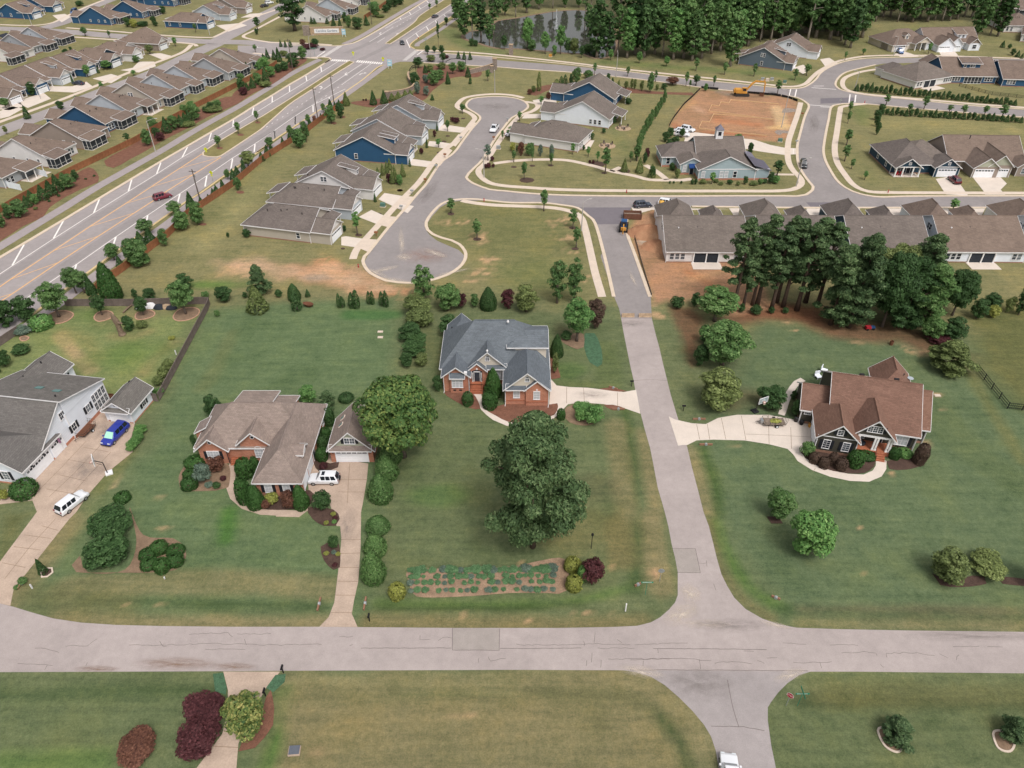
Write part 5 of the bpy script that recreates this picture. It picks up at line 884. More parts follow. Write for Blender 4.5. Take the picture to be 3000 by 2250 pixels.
# ------------------------------------------------------------------ clubhouse
P = house_at('clubhouse','K',598,1278,1,'pale blue clubhouse with cupola, blue awning and standing seam metal roof',cat='clubhouse');CB = 'siding_clubhouse';rm = 'roof_taupe';F2 = ('brick_red',.5)
vol(P,0,15.5,0,13,3.1,CB,'y','gh',.46,.4,rm,found=F2);pbox(P,'trim_band','trim_white',-.05,19.2,-.08,.02,2.95,3.15)
vol(P,1.5,14.8,9,21,3.4,CB,'x','gg',.58,.4,rm,found=F2);vol(P,-8.2,4,10,18.5,3.2,CB,'x','hg',.58,.4,rm,found=F2);vol(P,-4.2,2.2,4.2,12,3.2,CB,'y','gh',.5,.4,rm,found=F2)
walls(P,15.4,19.2,0.05,6.3,2.9,CB,'n',found=F2);mr = shed_roof(P,14.6,19.3,-.1,6.6,4.3,2.85,'x','metal_roof',.3,None);mr2 = shed_roof(P,14.7,17.2,6.4,12,4.2,3.2,'x','metal_roof',.3,None)
for k in range(12): MB().box(14.5,19.6,-.02,.02,0,.07).build('seam','metal_roof',mr,M=Matrix.Translation((0,-.3 + .58 * k,8.83)) @ Matrix.Rotation(math.atan(1.45 / 4.7),4,'Y')) if False else None
sm = MB()
for k in range(12):
    y = -.25 + .6 * k;a,b = Vector((14.4,y,4.37)),Vector((19.5,y,2.8));sm.faces([a,b,b + Vector((0,.05,0)),a + Vector((0,.05,0)),a + Vector((0,0,.08)),b + Vector((0,0,.08)),b + Vector((0,.05,.08)),a + Vector((0,.05,.08))],[(4,5,6,7),(0,1,5,4),(2,3,7,6)])
sm.build('roof_seams','metal_roof',mr)
for u in (1.2,6.2,7.5,9.9): window(P,'F',-.03,u,.75,.85,1.7,2,2,None,fine=False,pane='window_glass' if u > 9 else 'blind_white')
window(P,'F',4.17,-3.0,.9,.9,1.7,2,2,None,fine=False,pane='blind_white');door(P,'F',4.17,-1.0,1.0,2.2,.05);aw = MB();aw.faces([(-2.0,4.1,3.1),(.1,4.1,3.1),(.1,3.0,2.4),(-2.0,3.0,2.4),(.1,3.0,2.15),(-2.0,3.0,2.15),(-2,4.1,2.9),(.1,4.1,2.9)],[(0,1,2,3),(3,2,4,5),(0,3,5,6),(1,7,4,2)]);aw.build('awning','awning_blue',P)
for u in (6.5,9.5): W2(P,'L',-4.23,u)
W2(P,'L',-8.23,13,.9,1.2,1.6);W2(P,'F',9.97,-6.5,.9,.9,1.6)
pbox(P,'cupola_base','trim_white',7.2,9.2,14.2,16.0,6.2,8.9);pbox(P,'cupola_louvre','shutter_black',7.75,8.65,14.17,14.22,7.3,8.4);ck = MB();ck.faces([(7.0,14.0,8.9),(9.4,14.0,8.9),(9.4,16.2,8.9),(7.0,16.2,8.9),(8.2,15.1,10.3)],[(0,1,4),(1,2,4),(2,3,4),(3,0,4),(3,2,1,0)]);co = ck.build('cupola_roof','metal_roof',P);MB().tube([(8.2,15.1,10.2),(8.2,15.1,11.1)],[.06,.02],6).build('finial','metal_roof',co)
# ------------------------------------------------------------------ plants
def leafmat(name,dark,mid,light,rough=.6):
    m,t = newmat(name,rough,0,.18);a = t.new('ShaderNodeAttribute');a.attribute_name = 'leaf'
    col = t.ramp(a.outputs['Fac'],[(0,dark),(.5,mid),(1,light)]);oi = t.new('ShaderNodeObjectInfo')
    col = t.mix(1,col,t.ramp(oi.outputs['Random'],[(0,(.84,.86,.84)),(1,(1.12,1.10,1.04))]),'MULTIPLY');t.link(col,t.b.inputs['Base Color'])
    tr = t.new('ShaderNodeBsdfTranslucent');t.link(col,tr.inputs[0]);mx = t.new('ShaderNodeMixShader');mx.inputs[0].default_value = .22
    t.link(t.b.outputs[0],mx.inputs[1]);t.link(tr.outputs[0],mx.inputs[2]);t.link(mx.outputs[0],t.n['Material Output'].inputs[0])
for n_,a_,b_,c_ in (('leaf_oak','#3a5530','#5a7740','#909a58'),('leaf_green','#3a552f','#557542','#7d9663'),('leaf_dark','#283d22','#3c5831','#59744a'),('leaf_box','#27401f','#3a5b2d','#557645'),('leaf_bright','#426636','#5e864a','#86a667'),('leaf_olive','#475230','#687545','#8f9a64'),('leaf_purple','#351d20','#4d2b2f','#6a4145'),('leaf_rust','#4a3029','#6a473b','#88604f'),('leaf_yellow','#656a30','#8f9349','#b3b36c'),('leaf_pine','#35492f','#4e6642','#74875f'),('leaf_brownbush','#41332d','#5a483f','#745f54'),('leaf_grey','#46564a','#64766a','#8a9988'),('leaf_tips','#3a542f','#6a7a43','#a8a266'),('leaf_vegetable','#3f5f3e','#5d8158','#86a37c')): leafmat(n_,a_,b_,c_)
mat('bark_grey','#6c6058',.25,3,fine=.4,fscale=14);mat('bark_pine','#5a4a40',.25,3,fine=.4,fscale=14);mat('bark_pale','#8f857a',.2,3,fine=.3,fscale=12)
NR = np.random.RandomState(3)
def leaf_mesh(name,pos,nrm,size,lf,m,aspect=1.5,fold=.0):
    """one quad per leaf clump, turned about its own direction"""
    n = len(pos);a = NR.normal(size=(n,3));a -= (a * nrm).sum(1)[:,None] * nrm;a /= np.linalg.norm(a,axis=1)[:,None] + 1e-9;b = np.cross(nrm,a)
    s = (size * (.6 + .8 * NR.rand(n)))[:,None];L = a * s * aspect * .5;W_ = b * s * .5
    v = np.stack([pos - L,pos + W_ * .9 - L * .1 + nrm * s * fold,pos + L,pos - W_ * .9 - L * .1 + nrm * s * fold],1).reshape(-1,3)
    me = bpy.data.meshes.new(name);me.vertices.add(4 * n);me.vertices.foreach_set('co',v.ravel().astype(np.float32));me.loops.add(4 * n);me.loops.foreach_set('vertex_index',np.arange(4 * n,dtype=np.int32))
    me.polygons.add(n);me.polygons.foreach_set('loop_start',np.arange(0,4 * n,4,dtype=np.int32));me.polygons.foreach_set('loop_total',np.full(n,4,np.int32))
    at = me.attributes.new('leaf','FLOAT','FACE');at.data.foreach_set('value',np.clip(lf,0,1).astype(np.float32));me.update();me.materials.append(MATS[m]);return me
def unit(n): v = NR.normal(size=(n,3));return v / np.linalg.norm(v,axis=1)[:,None]
def lobes_to_leaves(lobes,per_m2,size,shell=.35,jit=.55,droop=0.0):
    P,Nn,Lf = [],[],[]
    for (c,r) in lobes:
        r = np.array(r) * np.ones(3);k = max(12,int(per_m2 * 4 * math.pi * ((r[0] * r[1]) ** .8 + 2 * (r[0] * r[2]) ** .8) / 3));d = unit(k);d[:,2] = np.where(d[:,2] < -.35,-d[:,2] * .6,d[:,2]);d /= np.linalg.norm(d,axis=1)[:,None]
        rad = 1 - shell * NR.rand(k) ** 2;p = np.array(c) + d * r * rad[:,None]
        nn = d / r + jit * unit(k) / r.mean();nn[:,2] += .25 / r.mean();nn /= np.linalg.norm(nn,axis=1)[:,None]
        P.append(p);Nn.append(nn);Lf.append(.5 + .22 * NR.normal(size=k) + NR.uniform(-.14,.14))
    return np.concatenate(P),np.concatenate(Nn),np.concatenate(Lf)
PROTO = {}
def proto(kind,h,r,crown,trunk,name):
    PROTO.setdefault(kind,[]).append((h,r,crown,trunk,name))
def trunk_mesh(h,r,top,limbs,m,seed,lean=.03):
    q = random.Random(seed);mb = MB();pts_ = [Vector((q.uniform(-1,1) * lean * h * k * k,q.uniform(-1,1) * lean * h * k * k,h * k * top)) for k in (0,.15,.35,.6,.8,1)]
    mb.tube(pts_,[r * 1.45,r * 1.05,r * .9,r * .65,r * .45,r * .15],7)
    for (a,z,l,up) in limbs:
        s = pts_[3].lerp(pts_[4],.3);s = Vector((pts_[2].x * .5,pts_[2].y * .5,z));e = s + Vector((math.cos(a) * l,math.sin(a) * l,up));mb.tube([s,s.lerp(e,.5) + Vector((0,0,up * .15)),e],[r * .45,r * .3,r * .08],5)
    return mb.mesh('trunk',m,True)
def broad(kind,h,r,base,per,size,m,n=3,bark='bark_grey',lob=26,spread=.8,lobe=.36,name='broadleaf_tree',flat=1.0,shell=.4):
    for k in range(n):
        q = random.Random(sum(map(ord,kind)) % 99 + k * 31 + int(h * 10));L = [];cz = base + (h - base) * .5;rz = (h - base) * .5
        for i in range(lob):
            a = i * 2.399 + q.random();zz = 1 - 2 * (i + .5) / lob;rr = math.sqrt(max(0,1 - zz * zz));f = spread * q.uniform(.55,1.0)
            if zz < 0: rr *= 1.0 + .15 * zz
            lr = lobe * r * q.uniform(.65,1.25);L.append(((math.cos(a) * rr * (r - lr * .8) * f / spread * q.uniform(.8,1.05),math.sin(a) * rr * (r - lr * .8) * f / spread * q.uniform(.8,1.05),cz + zz * (rz - lr * .55) * q.uniform(.8,1.05)),(lr,lr,lr * .75 * flat)))
        L.append(((0,0,cz),(r * .5,r * .5,rz * .6)))
        P,Nn,Lf = lobes_to_leaves(L,per,size,shell);me = leaf_mesh('crown',P,Nn,size,Lf,m)
        limbs = [(q.uniform(0,6.28),base * .8 + (h - base) * .15 * j,r * .55,(h - base) * .25) for j in range(4)]
        proto(kind,h,r,me,trunk_mesh(h,.022 * h + .04,.7,limbs,bark,k),name)
broad('oak',12,6.2,2.2,19,.29,'leaf_oak',2,lob=46,lobe=.27,name='oak_tree');broad('maple',9,4.2,1.5,22,.24,'leaf_bright',2,lob=34,lobe=.28,name='maple_tree')
broad('tree',6.5,2.6,1.3,26,.19,'leaf_green',3,lob=24,lobe=.32);broad('small',4.2,1.15,1.2,17,.24,'leaf_green',3,lob=12,lobe=.42,name='young_tree',shell=.6);broad('shrub',2.2,1.4,.0,38,.14,'leaf_green',3,lob=14,lobe=.42,name='shrub');broad('tallshrub',5,2.3,.1,26,.19,'leaf_green',3,lob=24,lobe=.34,name='tall_shrub');broad('loose',8,2.6,.6,14,.26,'leaf_green',2,lob=22,lobe=.30,name='loose_tree',shell=.7)
broad('forest',24,6.0,2.0,2.6,.85,'leaf_green',4,lob=52,lobe=.25,name='forest_tree',bark='bark_pale',shell=.5)
def clipped(kind,h,r,per,size,m,n=2,prof=None,name='clipped_bush',jit=.5):
    for k in range(n):
        cnt = int(per * 2 * math.pi * r * h);u = NR.rand(cnt);a = NR.rand(cnt) * 2 * math.pi;z = u * h;rr = r * np.array([prof(x) for x in u]);wv = 1 + .07 * np.sin(a * 3 + k) * np.sin(u * 7 + k) + .05 * NR.normal(size=cnt) * .8
        rad = rr * wv * (1 - .12 * NR.rand(cnt) ** 2);P = np.stack([np.cos(a) * rad,np.sin(a) * rad,z + .03 * h * NR.normal(size=cnt)],1);P[:,2] = np.clip(P[:,2],.02,None)
        e = 1e-3;sl = np.array([(prof(min(1,x + .03)) - prof(max(0,x - .03))) for x in u]) * r / (.06 * h);nn = np.stack([np.cos(a),np.sin(a),-sl],1);nn /= np.linalg.norm(nn,axis=1)[:,None];nn += jit * unit(cnt);nn /= np.linalg.norm(nn,axis=1)[:,None]
        lf = .5 + .2 * NR.normal(size=cnt);proto(kind,h,r,leaf_mesh('crown',P,nn,size,lf,m),trunk_mesh(h,.03 + .02 * h,.45,[],'bark_grey',k),name)
ballp = lambda u: math.sqrt(max(0.0,1 - (2 * max(u,.28) * .98 - .98) ** 2)) if u > .28 else .88 + .12 * u / .28
conep = lambda u: (1 - u) ** .85 * (1 - .35 * max(0,.12 - u) / .12) + .02
colp = lambda u: min(1,(1 - u) * 2.2) ** .6 * (.8 + .2 * min(1,u * 5))
eggp = lambda u: (max(0.0,1 - u ** 1.7)) ** .68 * (.82 + .18 * min(1,u * 4))
clipped('ball',1.7,1.1,120,.16,'leaf_box',2,ballp);clipped('cone',3.2,1.15,40,.20,'leaf_dark',3,conep,'conical_evergreen',.7);clipped('col',2.8,.55,55,.16,'leaf_dark',2,colp,'columnar_evergreen',.6);clipped('egg',3.6,1.9,95,.17,'leaf_green',3,eggp,'clipped_evergreen',.55)
def pine(kind,h,r,base,n,nl,size,m='leaf_pine',bark='bark_pine',name='pine_tree',per=9,tw=.016,wild=0):
    for k in range(n):
        q = random.Random(k * 17 + int(h));L = [];limbs = []
        for i in range(nl):
            u = (i + .5) / nl;z = base + (h - base) * u ** .9;a = i * 2.4 + q.random() * .8 if not wild else q.random() * 6.283;ext = r * ((1 - .75 * max(0,u - .25) / .75) if not wild else (1 - .8 * max(0,(u - .5) / .5) ** 2)) * (.65 + .35 * min(1,u * 5)) * (q.uniform(.55,1.08) if not wild else q.uniform(.4,1.04) * (1 - .1 * wild + .3 * math.sin(2 * a + u * 6) * wild));lr = r * (q.uniform(.2,.34) if not wild else q.uniform(.15,.30))
            L.append(((math.cos(a) * max(0,ext - lr * .7),math.sin(a) * max(0,ext - lr * .7),z),(lr,lr,lr * .62)))
            if q.random() < .5: L.append(((math.cos(a + .3) * ext * .45,math.sin(a + .3) * ext * .45,z + .3),(lr * .75,lr * .75,lr * .5)))
            if i % 2 == 0: limbs.append((a,z - .5,ext * .85,.7))
        P,Nn,Lf = lobes_to_leaves(L,per,size,.7,.9);proto(kind,h,r,leaf_mesh('crown',P,Nn,size,Lf,m,2.2),trunk_mesh(h,tw * h + .03,.97,limbs,bark,k,.02),name)
pine('pine',18,3.6,5.2,4,48,.25,per=20,wild=.4);pine('bigpine',18,6.8,3.0,1,120,.24,per=24,wild=.5);pine('densepine',17,4.6,1.0,3,74,.26,per=18,wild=.4);pine('cedar',5.5,2.4,.3,2,34,.18,per=32);pine('farpine',25,5.0,8,3,34,.7,m='leaf_green',per=3.2,bark='bark_pale',wild=.3)
USED = {}
def kid(name,me,parent,m=None,hide=False):
    o = bpy.data.objects.new(name,me);COL.objects.link(o);o.parent = parent
    if m: o.material_slots[0].link = 'OBJECT';o.material_slots[0].material = MATS[m]
    return o
def plant(kind,loc,h,r,label,m=None,cat=None,group=None,rz=None,var=None,name=None):
    ps = PROTO[kind];i = USED.get(kind,0);USED[kind] = i + 1;h0,r0,cr,tk,nm = ps[(i if var is None else var) % len(ps)]
    c = cat or {'shrub': 'shrub','tallshrub': 'shrub','ball': 'bush','egg': 'bush','col': 'evergreen','cone': 'evergreen'}.get(kind,'tree')
    e = empty(name or nm,loc,rnd.uniform(0,6.28) if rz is None else rz,label=label,cat=c,group=group);s = r / r0;e.scale = (s,s,h / h0);kid('crown',cr,e,m);kid('trunk',tk,e);return e
def veg(kind,reg,x0,y0,x1,y1,label,m=None,trunk=False,**kw):
    """a plant from the survey box it fills: left, top, right, foot"""
    a,b,k = REG[reg];p = rp(reg,(x0 + x1) / 2,y1);r = max(.25,(x1 - x0) / k / FPX * (p.y * CP + CAM_H * SP) / 2);foot = kw.pop('foot',None)
    dt = PITCH + math.atan((b + y0 / k - 1125) / FPX);db = PITCH + math.atan((b + y1 / k - 1125) / FPX);yb = p.y;h = 2 * r;c,f = (.55,.45) if foot else (.5,.5)
    if foot: p = rp(reg,*foot)
    for it in range(6):                                   # silhouette of a crown of radius r and height h seen from the air
        if not foot: p.y = yb + max(.1 * r,(math.hypot(r * math.sin(db),h / 2 * math.cos(db)) / math.cos(db) - h / 2) / math.tan(db))
        z = CAM_H - p.y * math.tan(dt);lo,hi = .3,max(.4,z * 1.1)
        for j in range(24):
            h = (lo + hi) / 2
            if (z - c * h) * math.cos(dt) > math.hypot(r * math.sin(dt),f * h * math.cos(dt)): lo = h
            else: hi = h
    return plant(kind,p,max(h,.45 * r),r,label,m,**kw)
V = veg
V('bigpine','T5',930,1000,1560,1985,'big spreading pine in the middle of the lawn below the grey-roofed house',foot=(1240,1885))
V('oak','T5',105,725,715,1300,'huge round oak between the detached garage and the grey-roofed house',foot=(405,1300))
for i,b in enumerate(((210,1275,375,1450),(165,1395,345,1590),(235,1190,400,1345))): V('egg','T5',*b,('clipped evergreen just above the lowest of the upper driveway trio','lowest evergreen of the three below the oak','evergreen tucked under the oak edge')[i],group='evergreens along the driveway')
for i,b in enumerate(((1570,0,1685,100),(1565,82,1675,190),(1553,162,1673,304))): V('egg','T7',*b,('topmost of the three evergreens beside the lower driveway','middle of the three evergreens beside the lower driveway','nearest of the three evergreens beside the lower driveway')[i],group='evergreens along the driveway')
V('ball','T7',1678,302,1752,378,'round yellow-green bush left of the vegetable rows','leaf_yellow')
for i,b in enumerate(((225,190,300,262),(232,268,303,342),(280,232,320,302))): V('ball','T8',*b,('upper yellow-green ball bush beside the purple shrub','lower yellow-green ball bush beside the purple shrub','narrow green bush between the yellow balls and the purple shrub')[i],'leaf_yellow' if i < 2 else 'leaf_bright')
V('shrub','T8',288,185,415,320,'dark purple shrub at the right end of the vegetable rows','leaf_purple')
# gardens of the grey-roofed house
V('egg','T5',925,725,1042,910,'tall clipped evergreen right of the brick steps','leaf_box');V('ball','T5',912,878,1015,988,'round bush below the tall evergreen by the steps','leaf_box');V('ball','T5',782,878,858,966,'round dark bush left of the walk to the brick steps','leaf_dark')
V('tallshrub','T5',588,765,665,880,'dark shrub at the left corner of the grey-roofed house','leaf_dark');V('egg','T5',1350,508,1440,655,'tall dark evergreen right of the grey-roofed house','leaf_dark');V('tallshrub','T5',1355,625,1412,760,'shrub below the tall evergreen at the right house wall','leaf_olive');V('ball','T5',1395,988,1452,1058,'single ball bush where the walk meets the driveway','leaf_box')
for i,b in enumerate(((1490,935,1640,1030),(1500,975,1610,1075),(1555,950,1708,1098))): V('shrub','T5',*b,('back shrub of the clump below the driveway','left shrub of the clump below the driveway','large front shrub of the clump below the driveway')[i],'leaf_bright',group='shrub clump below the driveway')
for i,b in enumerate(((372,235,610,410),(400,320,610,470),(350,415,540,560),(385,465,575,590),(375,530,560,660),(370,615,475,725),(465,620,575,720))): V('tallshrub','T5',*b,('uppermost dark shrub of the screen left of the grey-roofed house','second shrub down the screen left of the grey-roofed house','left bulge in the middle of the shrub screen','right bulge in the middle of the shrub screen','dark shrub in the lower shrub screen','lowest left shrub of the screen, above the oak','lowest right shrub of the screen, above the oak')[i],'leaf_olive' if i in (0,1,6) else 'leaf_dark',group='shrub screen')
V('loose','T5',445,45,630,300,'tall loose tree in front of the turning circle');V('tallshrub','T5',590,165,790,365,'broad green shrub beside the loose tree at the back hedge','leaf_green');V('shrub','T5',720,230,822,340,'purple shrub left of the clipped bushes behind the house','leaf_purple');V('tallshrub','T5',615,375,775,520,'low dark shrub at the back left roof corner','leaf_dark');V('tallshrub','T5',828,235,900,335,'shrub leaning on the clipped ball tree behind the house','leaf_green');V('egg','T5',893,200,1012,345,'clipped ball tree behind the grey-roofed house','leaf_dark')
V('tallshrub','T5',1028,205,1130,345,'dark red shrub behind the grey-roofed house','leaf_purple');V('tallshrub','T5',1108,175,1288,372,'large green shrub right of the dark red one','leaf_olive');V('loose','T5',1325,10,1470,310,'left half of the tall open tree by the road barrier');V('loose','T5',1430,0,1582,305,'right half of the tall open tree by the road barrier',var=0);V('tree','T5',1402,262,1625,555,'pale green tree with bare trunk right of the grey-roofed house','leaf_bright',foot=(1525,552));V('tallshrub','T5',1575,262,1712,475,'purple-brown shrub behind the pale green tree','leaf_brownbush');V('shrub','T5',1415,480,1500,550,'low dark shrub under the pale green tree','leaf_dark')
for i,b in enumerate(((48,238,95,335),(74,222,124,338),(166,230,198,310),(188,228,219,312),(246,232,282,322),(270,226,310,328),(-12,262,27,332))): V('col','T5',*b,('left of the leftmost cypress pair on the back lawn line','right of the leftmost cypress pair on the back lawn line','left of the middle cypress pair on the back lawn line','right of the middle cypress pair on the back lawn line','left of the rightmost cypress pair on the back lawn line','right of the rightmost cypress pair on the back lawn line','single cypress left of the three pairs')[i],group='cypresses on the back lawn line')
# brick house with tan roof
for i,(b,k,m,lb) in enumerate((((1190,1285,1318,1385),'ball','leaf_box','upper ball bush at the left corner of the tan-roofed house'),((1178,1378,1262,1442),'ball','leaf_box','small middle ball bush left of the tan-roofed house'),((1170,1425,1278,1518),'ball','leaf_box','front ball bush at the lawn edge left of the tan-roofed house'),((1250,1330,1385,1475),'shrub','leaf_grey','grey-green shrub beside the red maple bush'),((1332,1282,1468,1410),'shrub','leaf_rust','rusty red bush under the left window of the tan-roofed house'),((1580,1268,1692,1345),'shrub','leaf_rust','rusty bush right of the brick steps'),((1532,1305,1645,1435),'ball','leaf_box','green bush right of the brick step walk'),((1632,1300,1692,1405),'ball','leaf_box','green bush against the front wing wall'),((1540,1440,1640,1600),'ball','leaf_box','green bush at the front wing left corner'),((1598,1478,1722,1635),'egg','leaf_box','big clipped bush left of the front wing windows'),((1708,1520,1818,1620),'shrub','leaf_yellow','yellow-green shrub under the front wing windows'),((1685,1570,1762,1645),'shrub','leaf_rust','small rusty shrub below the yellow one'),((1818,1510,1932,1645),'shrub','leaf_rust','rusty shrub under the right front window'),((1893,1478,2012,1635),'egg','leaf_box','clipped bush at the right front corner by the driveway'),((2018,1505,2168,1655),'shrub','leaf_dark','round dark myrtle beside the white parked car'),
        ((1312,1455,1382,1508),'shrub','leaf_grey','small grey shrub in the front bed'),((1370,1458,1432,1512),'shrub','leaf_dark','small dark shrub in the front bed'),((1422,1418,1472,1462),'shrub','leaf_purple','small purple plant by the curved walk'),((2048,1238,2128,1328),'ball','leaf_box','lowest round bush between house and detached garage'),((2050,1160,2132,1250),'ball','leaf_dark','second round bush between house and detached garage'),((2075,1108,2148,1192),'ball','leaf_box','third round bush between house and detached garage'),((2090,985,2172,1095),'ball','leaf_dark','topmost round bush between house and detached garage'),((1928,828,2062,960),'tallshrub','leaf_bright','bright shrub behind the tan roof'),((2050,868,2195,1012),'cedar',None,'dark feathery evergreen behind the tan roof'),((1328,890,1455,1060),'tallshrub','leaf_dark','dark shrub at the back left of the tan-roofed house'),((1250,1150,1295,1260),'tallshrub','leaf_dark','narrow dark shrub by the left chimney bay'),((2060,1330,2130,1392),'shrub','leaf_purple','purple flowers in the bed beside the garage walk'),((2190,880,2290,950),'ball','leaf_dark','dark round bush behind the detached garage'))): V(k,'T4',*b,lb,m)
# magnolia, ring of box and small shrubs on the left lawn
V('tallshrub','T7',345,-45,560,125,'rear half of the big dark magnolia by the left driveway','leaf_dark');V('tallshrub','T7',322,55,570,264,'front half of the big dark magnolia by the left driveway','leaf_dark');V('ball','T4',735,1520,838,1605,'clipped bush behind the magnolia','leaf_box')
for i,b in enumerate(((596,150,668,212),(650,118,722,184),(712,134,790,198),(718,172,790,238),(664,194,734,264),(602,190,676,254))): V('ball','T7',*b,('left','back left','back right','right','front right','front left')[i] + ' bush of the ring of clipped box on the left lawn','leaf_box',group='ring of clipped box')
V('cone','T7',165,200,208,268,'small dark shrub in a stone edged bed by the left driveway','leaf_dark');V('shrub','T7',72,275,118,318,'low shrub above the left driveway culvert','leaf_green');V('shrub','T7',50,310,85,340,'low shrub below the left driveway culvert','leaf_green');V('shrub','T7',1412,95,1472,162,'dark shrub in the half-round bed by the lower driveway','leaf_dark')
for i,(x,y,m) in enumerate(((1408,182,'leaf_yellow'),(1440,178,'leaf_grey'),(1460,185,'leaf_yellow'),(1445,232,'leaf_purple'),(1410,50,'leaf_yellow'),(1443,45,'leaf_bright'),(1440,12,'leaf_yellow'),(1448,28,'leaf_purple'))): V('shrub','T7',x - 14,y - 16,x + 14,y + 8,('pale tuft','grey tuft','yellow tuft','purple tuft')[i % 4] + (' in the half-round bed by the lower driveway' if i < 4 else ' in the bed below the round dark myrtle'),m,group='bedding plants by the driveway')
V('tallshrub','T7',738,765,972,975,'rear dark purple plum tree beside the nearest driveway','leaf_purple',name='plum_tree',cat='tree');V('tallshrub','T7',718,870,940,1090,'front purple-brown plum tree beside the nearest driveway','leaf_purple',name='plum_tree',cat='tree');V('tallshrub','T7',945,752,1168,1002,'green crape myrtle with rusty tips over the nearest driveway','leaf_tips',name='crape_myrtle',cat='tree');V('tallshrub','T7',440,940,668,1135,'rust red japanese maple at the bottom edge','leaf_rust',name='japanese_maple',cat='tree')
# white house yard
V('ball','T4',58,1435,226,1575,'big clipped bush at the white house garage corner','leaf_box');V('shrub','T4',-10,1505,68,1585,'yellow-green shrub at the left frame edge','leaf_yellow')
for i,b in enumerate(((855,1085,955,1165),(860,1130,945,1210),(825,1165,915,1245),(808,1195,890,1270))): V('shrub','T4',*b,('top','second','third','lowest')[i] + ' feathery shrub in the strip right of the blue minivan','leaf_bright',group='feathery shrubs by the minivan')
V('tree','T4',245,165,452,400,'leafy round tree in a mulch ring by the left yard fence',foot=(385,395));V('tree','T4',588,245,692,385,'small dark tree in a mulch ring near the fence','leaf_dark',foot=(662,382),var=1);V('tree','T4',862,255,972,385,'small dark tree beside the tarped heap','leaf_dark',foot=(932,382),var=2);V('tree','T4',1085,155,1268,378,'round leafy tree in the mulch ring at the yard corner',foot=(1205,376))
for i,(b,k,m,lb) in enumerate((((-70,270,130,470),'tallshrub','leaf_dark','dark shrub mass at the left frame edge'),((80,250,255,425),'tallshrub','leaf_dark','dark shrub right of the edge mass'),((188,375,332,478),'ball','leaf_bright','bright round bush in the left yard'),((60,440,195,525),'shrub','leaf_grey','grey-green shrub at the left fence'),((-30,600,85,725),'shrub','leaf_dark','dark low shrub above the white house roof'),((60,560,192,650),'shrub','leaf_dark','dark low shrub right of the roof corner shrub'),((792,380,890,492),'tallshrub','leaf_dark','dark bush growing at the dead stump'),((880,410,962,475),'shrub','leaf_olive','low shrub right of the dead stump'),((1078,512,1136,548),'shrub','leaf_yellow','yellow flowering tuft on the yard lawn'),((1050,665,1138,745),'shrub','leaf_olive','upper shrub along the grey yard fence'),((1015,715,1095,795),'shrub','leaf_olive','middle shrub along the grey yard fence'),((980,770,1065,845),'shrub','leaf_olive','lower shrub along the grey yard fence'),((970,855,1030,910),'shrub','leaf_bright','bright shrub at the small garage corner'),((1015,848,1068,900),'shrub','leaf_bright','bright shrub against the fence end'),
        ((560,140,637,250),'cone',None,'conical evergreen at the wooden fence end'),((658,45,802,285),'egg','leaf_box','large evergreen at the wooden fence end'),((820,-35,978,78),'tallshrub','leaf_green','big round shrub at the fence near the highway'),((1138,105,1262,225),'tallshrub','leaf_dark','dark shrub behind the corner tree'),((1388,188,1512,305),'tallshrub','leaf_dark','dark shrub right of the fence corner'),((1600,65,1768,255),'cedar',None,'dark juniper behind the brownish cone'),((1588,188,1748,365),'cone','leaf_olive','brownish green cone tree on the back lawn line'),((1862,178,1952,285),'egg','leaf_dark','evergreen behind the single cypress'),((1892,232,1958,352),'col',None,'cypress left of the brown boat-shaped planter'),((928,200,1022,292),'tallshrub','leaf_dark','dark scrub behind the yard fence'),((855,210,902,275),'tallshrub','leaf_dark','small dark scrub behind the yard fence'),((1300,222,1362,272),'shrub','leaf_green','low scrub beside the fence corner'),((1780,215,1835,270),'shrub','leaf_dark','low dark scrub between the evergreens'),((1570,230,1610,275),'shrub','leaf_dark','small scrub left of the cone tree'),((1388,345,1432,395),'shrub','leaf_green','small garden bush right of the yard fence'),((1975,215,2015,265),'cone',None,'small cone behind the planter'),((2185,245,2216,335),'col',None,'single cypress right of the planter'),((440,80,560,240),'tree',None,'leaning tree between highway and wooden fence'),((-30,720,10,760),'shrub','leaf_dark','shrub at frame edge above the roof'))): V(k,'T4',*b,lb,m,**({'foot': (548,240)} if b[0] == 440 else {}))
